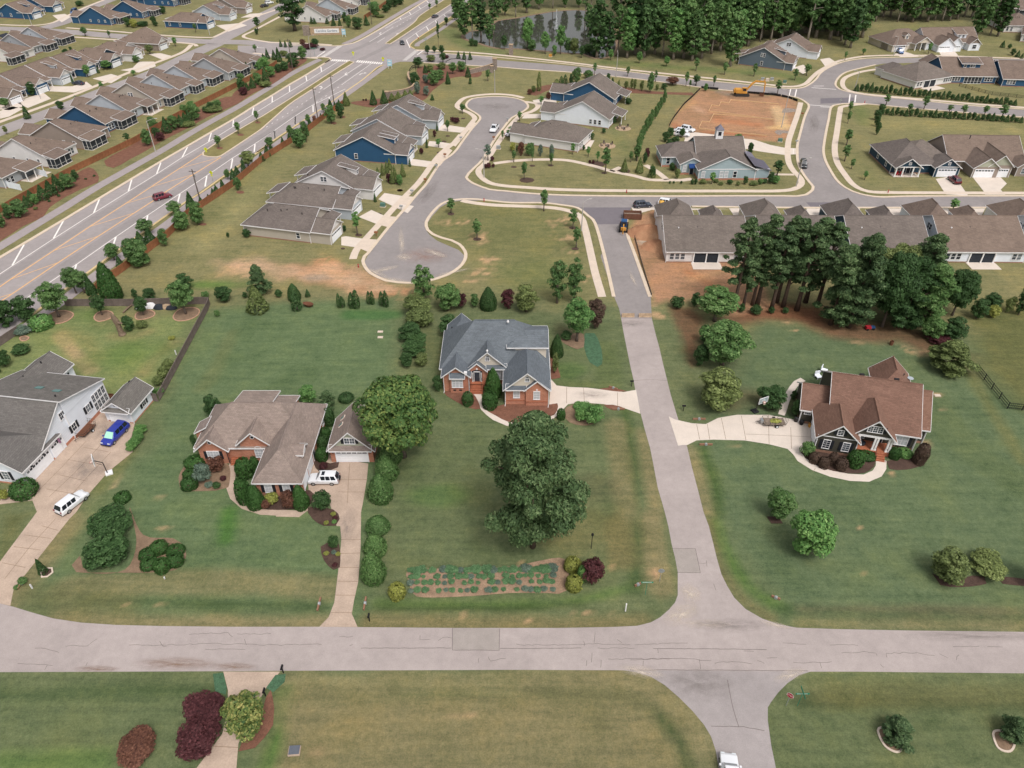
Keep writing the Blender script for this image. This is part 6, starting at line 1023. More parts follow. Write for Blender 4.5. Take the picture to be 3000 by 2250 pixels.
# right lots
V('tree','T6',48,175,362,445,'pale flowering crape myrtle at the end of the mulch strip','leaf_green',foot=(205,420));V('maple','T6',62,405,432,755,'bright round maple right of the side road','leaf_green',foot=(255,715));V('tallshrub','T6',85,440,205,570,'dark shrub left of the bright maple','leaf_dark');V('tallshrub','T6',55,560,170,720,'dark shrub at the left foot of the maple','leaf_dark');V('tallshrub','T6',62,718,412,1020,'huge olive green shrub above the right driveway','leaf_olive');V('tallshrub','T6',468,818,684,1010,'dark holly behind the basketball hoop','leaf_dark');V('tallshrub','T6',690,925,765,1040,'dark shrub at the left wall of the brown-roofed house','leaf_dark');V('tallshrub','T6',690,868,742,935,'small dark shrub beside the back walk','leaf_dark')
for i,(b,k,m,lb) in enumerate((((753,1193,868,1305),'shrub','leaf_green','glossy green shrub at the porch house garage corner'),((818,1268,888,1342),'ball','leaf_brownbush','leftmost brown ball bush in the front bed'),((878,1298,948,1374),'ball','leaf_brownbush','second brown ball bush in the front bed'),((938,1272,1002,1352),'ball','leaf_brownbush','rear brown ball bush in the front bed'),((984,1303,1064,1388),'ball','leaf_brownbush','largest brown ball bush in the front bed'),((1063,1256,1168,1368),'ball','leaf_box','round green bush left of the porch'),((1150,1252,1258,1330),'ball','leaf_box','green hedge bush under the porch'),((1332,1235,1410,1315),'ball','leaf_box','green hedge bush right of the steps'),((1400,1238,1495,1310),'ball','leaf_bright','bright hedge bush under the right window'),((1488,1213,1572,1345),'ball','leaf_brownbush','tall brown bush at the right house corner'),((515,1491,724,1722),'tallshrub','leaf_green','dark round tree on the right front lawn'))): V(k,'T6',*b,lb,m)
V('tallshrub','D',1690,1090,1804,1215,'bright feathery tree on the right front lawn','leaf_bright');V('tallshrub','T8',1798,142,1992,328,'small magnolia in mulch near the right edge','leaf_olive');V('tallshrub','T8',1985,142,2188,308,'small magnolia right of its mulched twin','leaf_olive');V('tree','T8',2178,170,2310,330,'small magnolia cut by the right edge','leaf_olive',foot=(2250,312));V('cedar','T8',1583,858,1748,1010,'small dark pine in a stone ringed bed, nearer one',foot=(1652,975));V('cedar','T8',2088,858,2235,1000,'small dark pine in a stone ringed bed at the right edge',foot=(2150,970))
# pines and wood edge behind the brown-roofed house
for i,(x,y,tx,ty,r) in enumerate(((330,345,310,-245,2.3),(450,318,400,-215,2.0),(482,316,520,-270,2.6),(575,345,600,-190,2.4),(650,330,690,-240,2.6),(738,352,760,-215,2.8),(795,300,850,-250,2.8),(870,330,930,-215,2.6),(392,330,370,-120,1.8),(610,300,640,-265,2.2))):
    p = rp('T6',x,y);dy = (750 + ty / 2.212 - 1125) / FPX;h = CAM_H - p.y * math.tan(PITCH + math.atan(dy));plant('pine',p,h * .97,r * 1.6,('tall bare-stemmed pine','slender pine')[i in (1,8)] + ', number %s from the left in the pine row' % ('first second third fourth sixth seventh eighth ninth','')[0].split()[min(i,7)] if False else ('leftmost tall pine by the raw clay','slender pine, left of a close pair','pine, right of a close pair','pine left of the open gap in the pine row','pine standing in the middle of the pine row','pine with leaning stem right of the middle','tall pine before the teal side wall','pine beside the dense evergreens','short pine behind the leftmost one','thin pine at the back of the row')[i],group='row of tall pines')
for i,(x,y,tx,ty,r) in enumerate(((955,445,0,-60,4.6),(1075,462,0,-120,5.0),(1190,370,0,-60,5.2),(1290,458,0,-20,5.2),(1410,460,0,30,5.0),(1490,360,0,-130,4.6),(1350,330,0,-80,5.2),(1545,440,0,70,4.8))):
    p = rp('T6',x,y);dy = (750 + ty / 2.212 - 1125) / FPX;h = CAM_H - p.y * math.tan(PITCH + math.atan(dy));plant('densepine' if i not in (2,3,6) else 'oak',p,h,r,'dense dark evergreen, ' + ('left end of the thicket','second from the left in the thicket','taller one at the back of the thicket','in the middle front of the thicket','right of the thicket middle','crown before the white row house','at the back of the thicket middle','at the right front of the thicket')[i],(None,None,'leaf_olive','leaf_dark','leaf_dark',None,'leaf_olive','leaf_green')[i],group='evergreen thicket')
V('oak','T6',1620,75,1872,420,'dark leafy oak at the right end of the thicket','leaf_dark',foot=(1745,385));V('tallshrub','T6',1535,385,1700,555,'shrub under the thicket oak, left one','leaf_green');V('tallshrub','T6',1660,390,1845,560,'shrub under the thicket oak, right one','leaf_dark');V('tallshrub','T6',1580,500,1810,605,'purple-red shrub below the thicket','leaf_purple');V('cedar','T6',1585,535,1905,785,'spreading olive juniper near the black fence','leaf_olive')
for i,(b,k,m,lb) in enumerate((((1848,268,1972,412),'tallshrub','leaf_dark','dark shrub right of the thicket'),((1945,235,2082,345),'tallshrub','leaf_dark','round shrub behind the yellow-green one'),((1955,308,2058,405),'shrub','leaf_yellow','yellow-green shrub by the far right lawn'),((2070,255,2140,370),'tallshrub','leaf_olive','olive shrub near the right edge'),((2125,188,2230,385),'tallshrub','leaf_dark','tall shrub at the right frame edge'),((430,312,518,385),'shrub','leaf_dark','low bush at the foot of the pines'),((352,308,404,368),'shrub','leaf_dark','smaller bush at the foot of the pines'),((-90,252,20,345),'shrub','leaf_dark','dark bush at the edge of the raw clay'),((40,235,120,330),'tallshrub','leaf_dark','bush left of the flowering myrtle'),((640,330,690,375),'shrub','leaf_dark','little bush right of the pine foot'),((550,325,600,375),'shrub','leaf_dark','little bush left of the pine foot'))): V(k,'T6',*b,lb,m)
# ------------------------------------------------------------------ highway beds, street trees, wood
ORD = 'first second third fourth fifth sixth seventh eighth ninth tenth eleventh twelfth thirteenth fourteenth fifteenth sixteenth seventeenth eighteenth nineteenth twentieth'.split()
def nth(i): return ORD[i] if i < 20 else ('twenty-' + ORD[i - 20] if i < 29 else ('thirty-' + ORD[i - 30] if 30 <= i < 39 else ('thirtieth' if i == 29 else ('fortieth' if i == 39 else ('forty-' + ORD[i - 40] if i < 49 else 'fifty-' + ORD[(i - 50) % 9])))))
ROWS = {}
def row(where,group,reg,s):
    """kind,x,ytop,ybase,halfwidth[,material] per plant; the label counts them along the row"""
    KN = {'t': ('tree','leafy tree'),'s': ('small','young tree'),'c': ('cone','conical evergreen'),'e': ('tallshrub','bushy shrub'),'b': ('shrub','low shrub'),'l': ('col','slim evergreen'),'g': ('egg','full evergreen'),'o': ('loose','open tree')}
    ML = {'d': 'leaf_dark','g': 'leaf_green','b': 'leaf_bright','o': 'leaf_olive','p': 'leaf_purple','r': 'leaf_rust','y': 'leaf_yellow','k': 'leaf_grey'}
    for tok in s.split():
        f = tok.split(',');kd,nm = KN[f[0]];x,y0,y1,hw = map(float,f[1:5]);
        kw = {'foot': (x,y1)} if f[0] in 'tso' else {};e_ = veg(kd,reg,x - hw,y0,x + hw,y1,nm,ML.get(f[5]) if len(f) > 5 else None,group=group,**kw);e_.scale = e_.scale * (1.22 if f[0] not in 'to' else 1.1);ROWS.setdefault((nm,where),[]).append(e_)
w1 = 'from the left edge in the mulch bed left of the highway'
row(w1,'left highway bed','A','e,30,560,740,70,g e,115,510,630,50,d e,255,410,610,105,g c,360,350,475,55 c,405,275,380,50 e,465,320,440,55,b c,565,220,380,65 c,665,160,320,70 c,760,90,270,70 e,885,70,235,95,g e,985,10,125,45,d b,460,470,510,30,o b,640,380,408,20,d b,760,310,340,22,d b,1110,95,118,18,d b,1220,55,78,18,d e,80,430,520,45,g e,790,30,105,40,g')
row(w1,'left highway bed','B','e,150,380,560,70,g e,265,340,460,55,d b,310,400,500,60,p c,395,230,395,60 e,490,190,360,75,g c,580,190,315,50 c,640,160,285,50 c,690,130,260,50 e,770,60,230,75,g e,620,40,150,60,g e,720,0,120,60,b b,890,60,130,35,d e,960,10,105,50,d e,1050,-20,75,60,g b,640,270,330,100,o e,235,240,340,55,g b,950,100,150,120,o')
row(w1,'left highway bed','C','e,40,600,730,60,d c,110,645,730,32 c,180,580,700,40 e,250,520,660,65,g c,350,460,620,45 t,345,300,480,90,b t,270,370,500,60,b e,415,430,560,60,b e,590,370,475,65,d e,510,400,500,50,d e,715,260,430,85,d e,830,180,325,60,g c,520,210,355,40 c,460,230,330,32 c,372,215,320,30 c,317,265,320,25 e,580,220,290,55,o b,340,610,690,80,o e,30,520,620,50,g e,60,700,790,60,p c,85,440,510,16 c,110,445,510,16 c,138,450,515,16')
row('from the left edge along the plank fence right of the highway','plank fence row','A','t,990,1280,1590,115 c,1195,1390,1600,60 t,1485,950,1160,110 c,1565,1130,1260,50 e,1790,920,1260,145,g c,1960,780,960,75 t,1905,630,830,115 c,1830,820,980,70 e,2140,780,980,60,g')
row('from the left edge along the plank fence right of the highway','plank fence row','B','t,510,1290,1460,95 e,595,1440,1660,110,g c,725,1210,1420,70 e,800,1320,1590,105,g c,840,1240,1320,35 c,935,1200,1260,28 c,1000,1130,1220,35 c,1040,1090,1180,38 c,1125,1025,1135,38 t,1190,870,1000,45 c,1260,890,1010,45 e,1320,990,1140,50,g c,1310,850,960,45 c,1400,770,920,38 t,1455,640,850,110,o c,1625,665,760,40 c,1700,580,700,40 c,1752,560,650,35 t,1735,460,590,60 c,1900,470,560,28 c,1985,420,500,26 t,1995,310,440,45 e,2115,380,590,80,g')
row('from the left edge along the plank fence right of the highway','plank fence row','C','e,780,1260,1480,80,g t,675,1190,1340,45 c,655,1310,1390,28 c,572,1355,1440,26 e,870,1160,1400,55,g t,905,1050,1180,35 c,925,1110,1200,28 b,985,1070,1150,28,r c,1065,1040,1100,22 e,1195,960,1160,70,g t,1100,900,1020,35 c,1135,970,1050,22 c,1190,870,985,38 c,1247,890,970,25 c,1300,865,935,26 e,1320,910,1090,60,d c,1390,790,920,45,o')
# beds round the entrance walls
row('from the left in the entrance bed','entrance bed','E','c,510,1230,1370,45,o c,415,1305,1370,24 c,860,1210,1360,45 c,1000,1205,1345,48 c,1100,1225,1310,45,o c,1185,1210,1310,50,o c,1275,1190,1290,48,o c,1340,1180,1275,42,o e,1395,960,1120,65,d e,1430,1090,1220,45,k e,1540,980,1080,45,k e,1545,1130,1240,40,k e,1640,940,1110,75,g e,1710,920,1040,70,g c,1830,980,1090,28 c,2085,890,1000,35 t,1890,820,960,60,g e,2000,810,930,60,g t,1440,750,880,75,d t,1560,590,705,42,d t,1650,600,690,36,d t,1745,595,720,40,d e,1590,850,930,55,o e,1740,820,900,60,o c,1960,685,760,26 c,2035,690,770,26 c,2112,695,775,26 e,1600,720,800,60,o t,1760,690,810,50,d s,2118,1015,1080,18 c,1622,1235,1300,24 b,730,1285,1310,14,p b,765,1280,1312,14,p b,1800,720,760,40,p c,1530,860,950,30,d')
row('from the left around the side street island','side street island','C','c,545,90,165,20 c,605,100,170,20 c,672,95,170,24 t,830,70,165,45,r t,990,65,170,50,d b,1080,180,212,38,p b,900,175,205,110,p s,215,150,235,25')
row('from the left under the big lone tree','sign lawn plants','E','e,490,180,300,35,d c,345,250,350,32 c,425,245,345,22 e,540,220,360,45,g e,650,240,380,70,d c,770,230,330,35 e,890,80,220,60,g e,860,30,130,80,b e,940,200,230,60,o c,60,235,310,25,d c,100,250,310,22,d c,260,250,310,25,d t,110,505,610,52,d')
row('from the left on the far highway verge','far highway verge','E','e,1020,75,165,50,d e,1060,10,130,45,d e,1130,-20,90,60,d e,1200,-30,60,60,d s,1590,55,120,20 s,1680,5,95,24 s,1805,235,325,26 s,1700,330,400,22')
# street trees of the new streets
w2 = 'counted by survey order along the new streets'
row('from the far left along the new streets','street trees','T2','s,712,1298,1382,26 s,880,1440,1552,28 s,1312,1252,1368,26 s,1500,1372,1482,26 s,1522,1492,1605,26 s,1185,1070,1160,20 s,105,1390,1520,26,b s,785,682,735,18 s,690,790,850,16 s,630,905,955,18,b s,1155,730,785,16 s,1045,855,910,10 s,1105,830,905,28 s,1295,630,678,18,b s,1360,1005,1075,16 s,1710,980,1125,30 s,1660,990,1050,14,b s,1600,960,1015,14,b s,1875,990,1050,14 s,1915,950,1045,22 s,1500,940,1000,16,b s,950,950,1040,24,k s,1118,985,1050,16 s,1238,980,1045,12 s,950,460,525,16 c,835,505,545,10 c,690,480,545,14 s,1855,440,495,14 s,1640,420,485,14 s,2035,465,530,12 s,630,165,300,8,d s,680,120,165,14,d t,1930,340,410,22,b t,2105,370,430,22,b t,1690,345,380,16,d t,1745,325,390,20,b')
row('from the far left along the connecting streets','connecting street trees','T3','s,85,385,460,18 s,270,415,485,18 s,460,425,495,16 s,725,455,520,18 s,800,425,490,22 s,200,500,560,12 s,612,530,610,20 s,85,495,555,24,d s,20,480,560,14 s,45,525,575,8 s,1075,670,745,14 s,1068,735,800,14 s,1060,850,940,24 s,1048,955,1045,24 s,1092,1040,1095,16 s,1178,1115,1165,16,b s,610,1055,1140,30,d s,352,880,940,30 e,432,935,1000,18,d s,1315,620,685,20 s,1562,635,708,22 s,1465,680,725,18 s,1725,685,730,18 s,1815,690,745,20 s,1955,695,745,20 s,2065,690,765,28 s,1745,1300,1370,28,b s,1590,290,350,14,b s,1050,340,390,10,b s,1168,320,355,14,b c,2070,272,308,14 b,2115,290,318,12,d e,2135,320,360,16,d c,2168,335,370,14 c,2195,350,380,10')
row('from the left along the green screen beside the clay plot','green screen','T2','e,2090,595,680,14,g e,2068,640,710,15,g e,2050,670,740,15,g e,2035,700,770,16,g e,2010,720,800,17,g e,1995,750,830,17,g e,1975,780,860,18,g e,1955,820,890,18,g e,1945,850,920,18,g e,1930,880,960,20,g e,1920,910,1000,20,g e,1912,960,1040,18,g b,1980,970,1030,18,p e,1965,1000,1060,16,d')
row('from the left by the park path','park path shrubs','T2','c,1832,1045,1115,22,o c,1930,1040,1120,24,o c,2010,1080,1150,24,o b,978,1015,1045,14,p b,955,1060,1090,16,p b,985,1065,1085,12,p b,935,1065,1092,12,p b,1610,1040,1062,10,p b,1632,1040,1065,10,p b,310,1130,1180,20,p c,350,1095,1180,18,o c,332,1120,1190,18,o c,400,1075,1145,18,o c,315,1040,1100,16,o c,295,1060,1120,16,o c,270,1075,1135,16,o c,240,1100,1160,18,o e,380,1140,1200,24,b e,1165,930,1010,22,r e,1215,940,1010,26,g e,1235,935,1005,20,g e,1290,945,1015,16,k e,1362,950,1020,18,k e,1110,930,980,20,y b,1140,950,985,10,d e,1615,865,905,26,d b,1570,945,975,10,d b,1605,955,975,10,d e,1860,640,675,25,d e,1765,760,800,20,d b,1700,835,865,14,d c,555,905,960,8,d c,445,1035,1080,8,d c,622,805,850,8,d b,745,765,800,22,p b,720,760,790,16,p e,605,850,890,12,p b,520,965,1000,14,p c,220,1260,1310,10,d e,20,1465,1500,16,d c,2160,1550,1590,8,d')
row('from the left in the far verge bed','far verge bed','T2','l,1280,490,590,12,o e,1245,560,600,18,o e,1220,580,615,16,r l,1395,520,560,14,o l,1425,505,555,12,d l,1450,495,545,12,d e,1490,490,545,16,d e,1525,450,540,28,g e,1600,460,510,30,g e,1700,500,540,22,p e,1730,480,520,14,d c,1755,515,565,16 c,1795,530,580,14,o e,1845,530,575,14,o e,1880,520,575,12,o e,1900,520,580,12,o e,1945,530,590,14,o e,2000,490,600,24,g e,2045,550,585,14,o t,2145,500,550,44,r e,2090,545,580,20,d e,1345,605,645,22,r')
row('from the left round the clubhouse','clubhouse planting','K','e,205,700,815,45,d e,260,650,760,40,d e,250,790,890,45,d e,320,760,880,50,d t,405,650,760,40,d e,235,970,1100,55,d e,285,1080,1160,40,d e,345,1150,1260,35,o e,40,1120,1250,40,d e,530,1275,1330,25,d e,570,1270,1330,22,d s,765,1205,1325,38,b e,660,1270,1325,40,o e,820,1265,1310,35,o e,985,1275,1330,35,d e,1170,1240,1330,30,d e,1280,1290,1345,55,o e,1355,1265,1330,35,g e,1410,1265,1320,30,d e,1475,1200,1320,40,d e,1540,1230,1320,55,b t,1075,735,850,60,g e,1230,840,970,30,d b,258,1290,1320,14,d b,305,1290,1320,14,d b,398,1290,1320,14,d e,690,115,195,30,b b,1085,1300,1345,25,o b,880,1300,1340,30,o')
row('from the left in the clipped hedge of the long white cottage','clipped hedge','T3',' '.join('%s,%d,%d,%d,15,d' % ('ceb'[i * 7 % 3],1125 + i * 31,552 + i * 3.2 - (i * 5 % 4) * 5,590 + i * 2.9) for i in range(34)))
row('from the left in the hedge along the right-hand road','road hedge','T3',' '.join('%s,%d,%d,%d,15,d' % ('ecb'[i * 5 % 3],1290 + i * 31,712 + i * 1.9 - (i * 5 % 4) * 5,744 + i * 1.8) for i in range(30)) + ' e,1285,680,730,20,d e,1255,720,780,24,d e,1255,760,820,18,d e,1255,800,875,16,d')
row('from the left among the far cottages','far cottage shrubs','T1','t,695,395,450,36,b t,410,490,545,22,b t,572,425,500,26,b t,40,640,700,30 e,395,660,710,24,d s,555,185,235,20 s,712,205,245,10 s,1138,252,300,16,b t,975,290,350,30,o e,885,365,405,24,g s,830,870,920,20,d e,425,320,350,18,d e,460,305,330,10,d e,215,545,620,30,d s,500,625,660,14 s,870,460,490,16,b s,690,120,160,14 s,1270,160,210,12 e,300,540,590,12,d c,475,490,545,8,d c,640,440,475,8,d e,660,535,575,14,b e,540,180,210,14,d e,115,210,240,22,b s,1670,125,195,22,d e,1665,190,225,12,d e,1055,45,90,24,d e,870,130,180,26,y e,1480,1510,1540,10,d e,1600,1490,1540,26,d e,990,765,830,30,g e,830,120,175,22,d e,920,140,170,40,d e,1000,110,160,18,d e,1010,140,170,16,d e,515,10,40,28,d s,1605,410,470,6,d c,1590,450,480,6,d c,180,700,770,20,d t,45,820,870,16,o')
# the lone tree by the stone sign
veg('loose','T1',1780,-90,2010,205,'big lone broadleaf tree beside the stone entrance sign','leaf_dark',foot=(1912,200),var=0)
# ------------------------------------------------------------------ the wood behind the pond and the far tree belt
def wood(pts_,group,where,kinds,hs):
    for i,(reg,x,y) in enumerate(pts_):
        k = kinds[i % len(kinds)];h = hs[0] + (hs[1] - hs[0]) * rnd.random();e_ = plant(k,rp(reg,x,y),h,h * (.19 if k == 'farpine' else .25),'tree',rnd.choice((None,'leaf_green','leaf_dark','leaf_bright','leaf_green')) if k != 'farpine' else None,group=group);ROWS.setdefault(('tall tree',where),[]).append(e_)
q_ = random.Random(4)
front = [('T2',1655,372),('T2',1720,368),('T2',1790,360),('T2',1850,375),('T2',1905,350),('T2',1960,370),('T2',2030,350),('T2',2080,365),('T2',2150,385),('T3',5,375),('T3',60,395),('T3',120,380),('T3',185,350),('T3',240,330),('T3',305,430),('T3',350,330),('T3',420,300),('T3',500,270),('T3',570,250),('T3',640,250),('T3',715,240),('T3',790,215),('T3',860,210),('T3',930,200),('T3',1000,230),('T3',1050,290),('T3',1085,310),('T3',1120,230),('T3',1170,180)]
wood(front,'front of the wood','from the left along the front of the wood',('forest','forest','farpine','forest','forest'),(16,24))
back = [('T3',-400 + 74 * i + q_.uniform(-25,25),285 - j * 62 + q_.uniform(-22,22) - 1.8 * i) for j in range(3) for i in range(22)]
wood([b for b in back if not (b[1] < -250 and b[2] > 200)][:56],'depth of the wood','from the left in the depth of the wood',('forest','farpine','forest'),(20,28))
wood([('T3',1200 + 48 * i,130 + q_.uniform(-25,15)) for i in range(15)] + [('T3',1930,200),('T3',1990,230),('T3',2040,235),('T3',1900,245)] + [('T3',1230 + 70 * i,55 + q_.uniform(-20,20)) for i in range(10)],'wood above the cream cottage','from the left in the wood above the cream cottage',('forest','farpine','forest'),(16,24))
wood([('T2',x,y) for x,y in ((770,180),(800,250),(850,255),(905,235),(960,280),(985,230),(1010,110),(1060,100),(1130,110),(1200,85),(1280,60),(1370,55),(1450,50),(1540,50),(1620,55),(1600,200),(1640,250),(1580,120),(745,110),(870,60),(920,20),(1010,30),(1120,10))],'trees round the pond','from the left round the pond',('forest','forest','farpine'),(10,19))
row('from the left on the near pond bank','pond bank trees','T2','t,1055,235,320,22,d t,1205,125,320,45,b e,1235,265,330,35,g t,1320,215,350,35,b t,1420,180,350,38,b e,1380,300,360,16,b e,1470,260,340,28,g e,1510,260,350,36,o t,1555,300,375,22,d e,845,255,300,20,d e,870,265,300,18,d t,735,90,130,22,d e,1600,290,340,40,g e,1650,330,360,30,d')
wood([('T1',100 + 160 * i + q_.uniform(-40,40),-60 + q_.uniform(-30,5)) for i in range(13)],'far tree belt','from the left in the tree belt at the top edge',('forest',),(8,12))
# ------------------------------------------------------------------ vehicles
mat('tyre_rubber','#1f1f20',.1,4);mat('rim_metal','#a6a8ab',.1,4,rough=.35,metal=.6);mat('lamp_red','#7d1a20',.1,4,rough=.3);mat('lamp_clear','#c9ced2',.05,4,rough=.2,spec=.6);mat('plastic_dark','#26272a',.1,4);m_,t = newmat('car_glass',.08,0,.7);t.b.inputs['Base Color'].default_value = (.014,.018,.026,1)
mat('sunshade','#9fd3bd',.05,3)
def paint(n,c):
    m,t = newmat(n,.28,.0,.5);t.b.inputs['Base Color'].default_value = (*lin(c),1);t.b.inputs['Coat Weight'].default_value = .6
for n,c in (('car_white','#d9dade'),('car_blue','#1f2f8c'),('car_black','#17181c'),('car_navy','#252d3e'),('car_red','#6d1a2c'),('car_grey','#43454c'),('van_blue','#23518a'),('car_darkred','#5c1522')): paint(n,c)
# length, width, height, belt, cowl x, roof front, roof rear, tail, hood height, wheelbase (x from the nose, fractions of length)
CT = {'suv': (4.65,1.85,1.70,1.05,.27,.40,.90,.985,.98,.60),'van': (5.1,1.98,1.75,1.05,.19,.37,.92,.99,.95,.60),'sedan': (4.8,1.84,1.45,.95,.28,.43,.74,.88,.90,.59),'pickup': (5.8,2.0,1.9,1.15,.27,.36,.58,.63,1.10,.62),'cargo': (5.6,2.0,2.2,1.2,.14,.30,.96,.99,1.1,.62)}
def car(reg,x0,y0,x1,y1,kind,pm,label,shade=False,spare=False,cat='car',lw=1.0):
    a,b = rp(reg,x0,y0),rp(reg,x1,y1);L,W,H_,bt,cw,rf,rr,tl,hd,wb = CT[kind];L *= lw;c = (a + b) / 2;e = empty({'suv': 'parked_suv','van': 'minivan','sedan': 'sedan_car','pickup': 'pickup_truck','cargo': 'delivery_van'}[kind],c,math.atan2(b.y - a.y,b.x - a.x),label=label,cat=cat)
    X = lambda f: L / 2 - f * L;w2 = W / 2;mb = MB();st = []
    prof = [(0,.55,.80),(.015,.70,.90),(.08,hd * .93,.97),(cw,hd,1),(rf,bt,1),(rr,bt,1),(tl,bt * .97,.96),(1,.62,.90)] if kind != 'pickup' else [(0,.62,.85),(.015,.85,.93),(.08,hd * .95,.98),(cw,hd,1),(rf,bt,1),(tl,bt,1),(.985,bt,.98),(1,.7,.93)]
    for f,z,k in prof: st.append([(X(f),-w2 * k * .9,.28),(X(f),-w2 * k,.42),(X(f),-w2 * k,z * .86),(X(f),-w2 * k * .92,z),(X(f),w2 * k * .92,z),(X(f),w2 * k,z * .86),(X(f),w2 * k,.42),(X(f),w2 * k * .9,.28)])
    for s in st: mb.v.extend(s)
    for i in range(len(st) - 1):
        for k in range(8): p = i * 8 + k;q = i * 8 + (k + 1) % 8;mb.f.append((p,p + 8,q + 8,q));mb.mi.append(0)
    mb.f += [tuple(range(8)),tuple(reversed(range(len(st) * 8 - 8,len(st) * 8)))];mb.mi += [0,0]
    g0 = [(X(cw),w2 * .88,hd - .02),(X(cw),-w2 * .88,hd - .02),(X(tl),-w2 * .88,bt - .02),(X(tl),w2 * .88,bt - .02)];g1 = [(X(rf),w2 * .70,H_),(X(rf),-w2 * .70,H_),(X(rr),-w2 * .70,H_),(X(rr),w2 * .70,H_)]
    mb.faces(g0 + g1,[(0,1,5,4),(1,2,6,5),(2,3,7,6),(3,0,4,7),(4,5,6,7)]);bo = mb.build('body',pm,e,True);md = bo.modifiers.new('bevel','BEVEL');md.width = .06;md.segments = 2;md.limit_method = 'ANGLE';md.angle_limit = R(25)
    P = [Vector(v) for v in g0 + g1]
    def pane(q,nm,m='car_glass',i0=.07,o=.022):
        ce = sum(q,Vector()) / len(q);n = (q[1] - q[0]).cross(q[2] - q[0]).normalized();n = n if n.dot(ce - Vector((0,0,H_ * .6))) > 0 else -n
        pb = MB();pb.poly([ce + (v - ce) * (1 - i0 * 2) + n * o for v in q]);pb.build(nm,m,e)
    pane([P[0],P[1],P[5],P[4]],'windshield','sunshade' if shade else 'car_glass');pane([P[2],P[3],P[7],P[6]],'rear_window')
    for s0,s1,t0,t1 in ((1,2,5,6),(0,3,4,7)):
        for u0,u1 in ((.22,.5),(.52,.8)) if kind in ('pickup','sedan') else ((.2,.44),(.46,.68),(.70,.94)): pane([P[s0].lerp(P[s1],u0 + .05 * (u0 < .3)),P[s0].lerp(P[s1],u1),P[t0].lerp(P[t1],(u1 - .12) / .85 if u1 < .9 else .97),P[t0].lerp(P[t1],max(.02,(u0 - .16) / .8))],'side_window',i0=.05)
    for sx in (1,-1):
        for sy in (1,-1):
            M = Matrix.Translation((sx * wb * L / 2 + .02 * L,sy * (w2 - .09),.34)) @ Matrix.Rotation(R(90),4,'X');wo = MB().lathe([(.20,-.11),(.32,-.11),(.34,-.06),(.34,.06),(.32,.11),(.20,.11)],n=14).build('wheel','tyre_rubber',e,M=M);MB().lathe([(.06,-.125),(.21,-.115),(.21,.115),(.06,.125)],n=10).build('rim','rim_metal',wo)
    for sy in (1,-1):
        MB().box(X(.07),X(.01),sy * w2 * .62 - .2,sy * w2 * .62 + .2,.62,.76).build('headlight','lamp_clear',e);MB().box(X(1) - .015,X(.97),sy * w2 * .76 - .13,sy * w2 * .76 + .13,.72,1.0).build('tail_light','lamp_red',e);MB().box(X(cw + .07) - .1,X(cw + .07) + .1,sy * (w2 + .1) - .09,sy * (w2 + .1) + .09,bt - .02,bt + .13).build('mirror',pm,e)
    MB().box(X(.02),X(-.003),-w2 * .8,w2 * .8,.32,.5).build('bumper','plastic_dark',e);MB().box(X(1.004),X(.985),-w2 * .8,w2 * .8,.32,.52).build('bumper','plastic_dark',e)
    if kind == 'pickup': MB().box(X(.975),X(tl + .02),-w2 * .8,w2 * .8,bt - .3,bt + .012).build('load_bed','plastic_dark',e)
    if kind == 'cargo':
        for sy in (1,-1): MB().tube([(X(rf + .05),sy * w2 * .62,H_ + .04),(X(rr - .03),sy * w2 * .62,H_ + .04)],.025,5).build('roof_rail','plastic_dark',e)
    if spare: MB().lathe([(.34,-.1),(.36,0),(.34,.1)],n=14).build('spare_wheel','plastic_dark',e,M=Matrix.Translation((X(1) - .1,.1,.95)) @ Matrix.Rotation(R(90),4,'Y'));MB().box(X(.56),X(.46),-.4,.4,H_,H_ + .015).build('sunroof','car_glass',e)
    return e
car('HW',1345,830,1165,1015,'van','car_blue','bright blue minivan with mint sunshade behind its windscreen',True);car('T4',405,1670,545,1560,'suv','car_white','white crossover seen from behind on the left driveway');car('HB',1720,1108,1415,1108,'suv','car_white','white four-wheel drive with spare wheel before the tan-roofed house',spare=True,lw=.98);car('T8',948,1235,930,1068,'suv','car_white','white car cut by the bottom edge in the side street')
car('T2',1008,822,976,868,'pickup','car_white','white pickup truck in the cul-de-sac street',cat='truck');car('T2',1903,1345,2000,1338,'suv','car_navy','dark navy crossover parked by the dumpster');car('T2',2058,1322,2160,1336,'suv','car_white','white crossover parked behind the yellow toilet cabin');car('B',258,1270,430,1222,'suv','car_red','dark red crossover driving on the highway');car('E',1222,552,1240,590,'sedan','car_black','black car waiting at the highway junction');car('E',1628,240,1690,215,'sedan','car_grey','dark grey car driving away on the far highway')
car('T3',775,1050,785,1105,'suv','car_black','black crossover parked below the clubhouse drive');car('T3',1780,1198,1732,1160,'suv','car_darkred','dark red pickup-like crossover on the navy house driveway');car('T3',1395,333,1420,356,'suv','van_blue','blue car before the cream cottage garage');car('T1',540,552,480,545,'sedan','car_navy','dark blue car on the pale blue cottage driveway');car('T1',510,72,455,100,'cargo','van_blue','blue delivery van at the upper left',cat='van');car('K',430,668,522,690,'suv','car_white','white crossover at the back of the clubhouse car park');car('K',335,735,482,748,'suv','car_white','white crossover in front at the clubhouse car park');car('K',350,690,430,700,'sedan','car_white','white car half hidden behind the car park tree');car('T1',1690,50,1740,40,'sedan','car_black','black car at the top edge behind the taupe cottage');car('T1',1725,28,1765,22,'suv','car_white','white car at the top edge beside the black one');car('T2',1075,884,1140,872,'sedan','car_white','white car half hidden by the young tree on a drive')
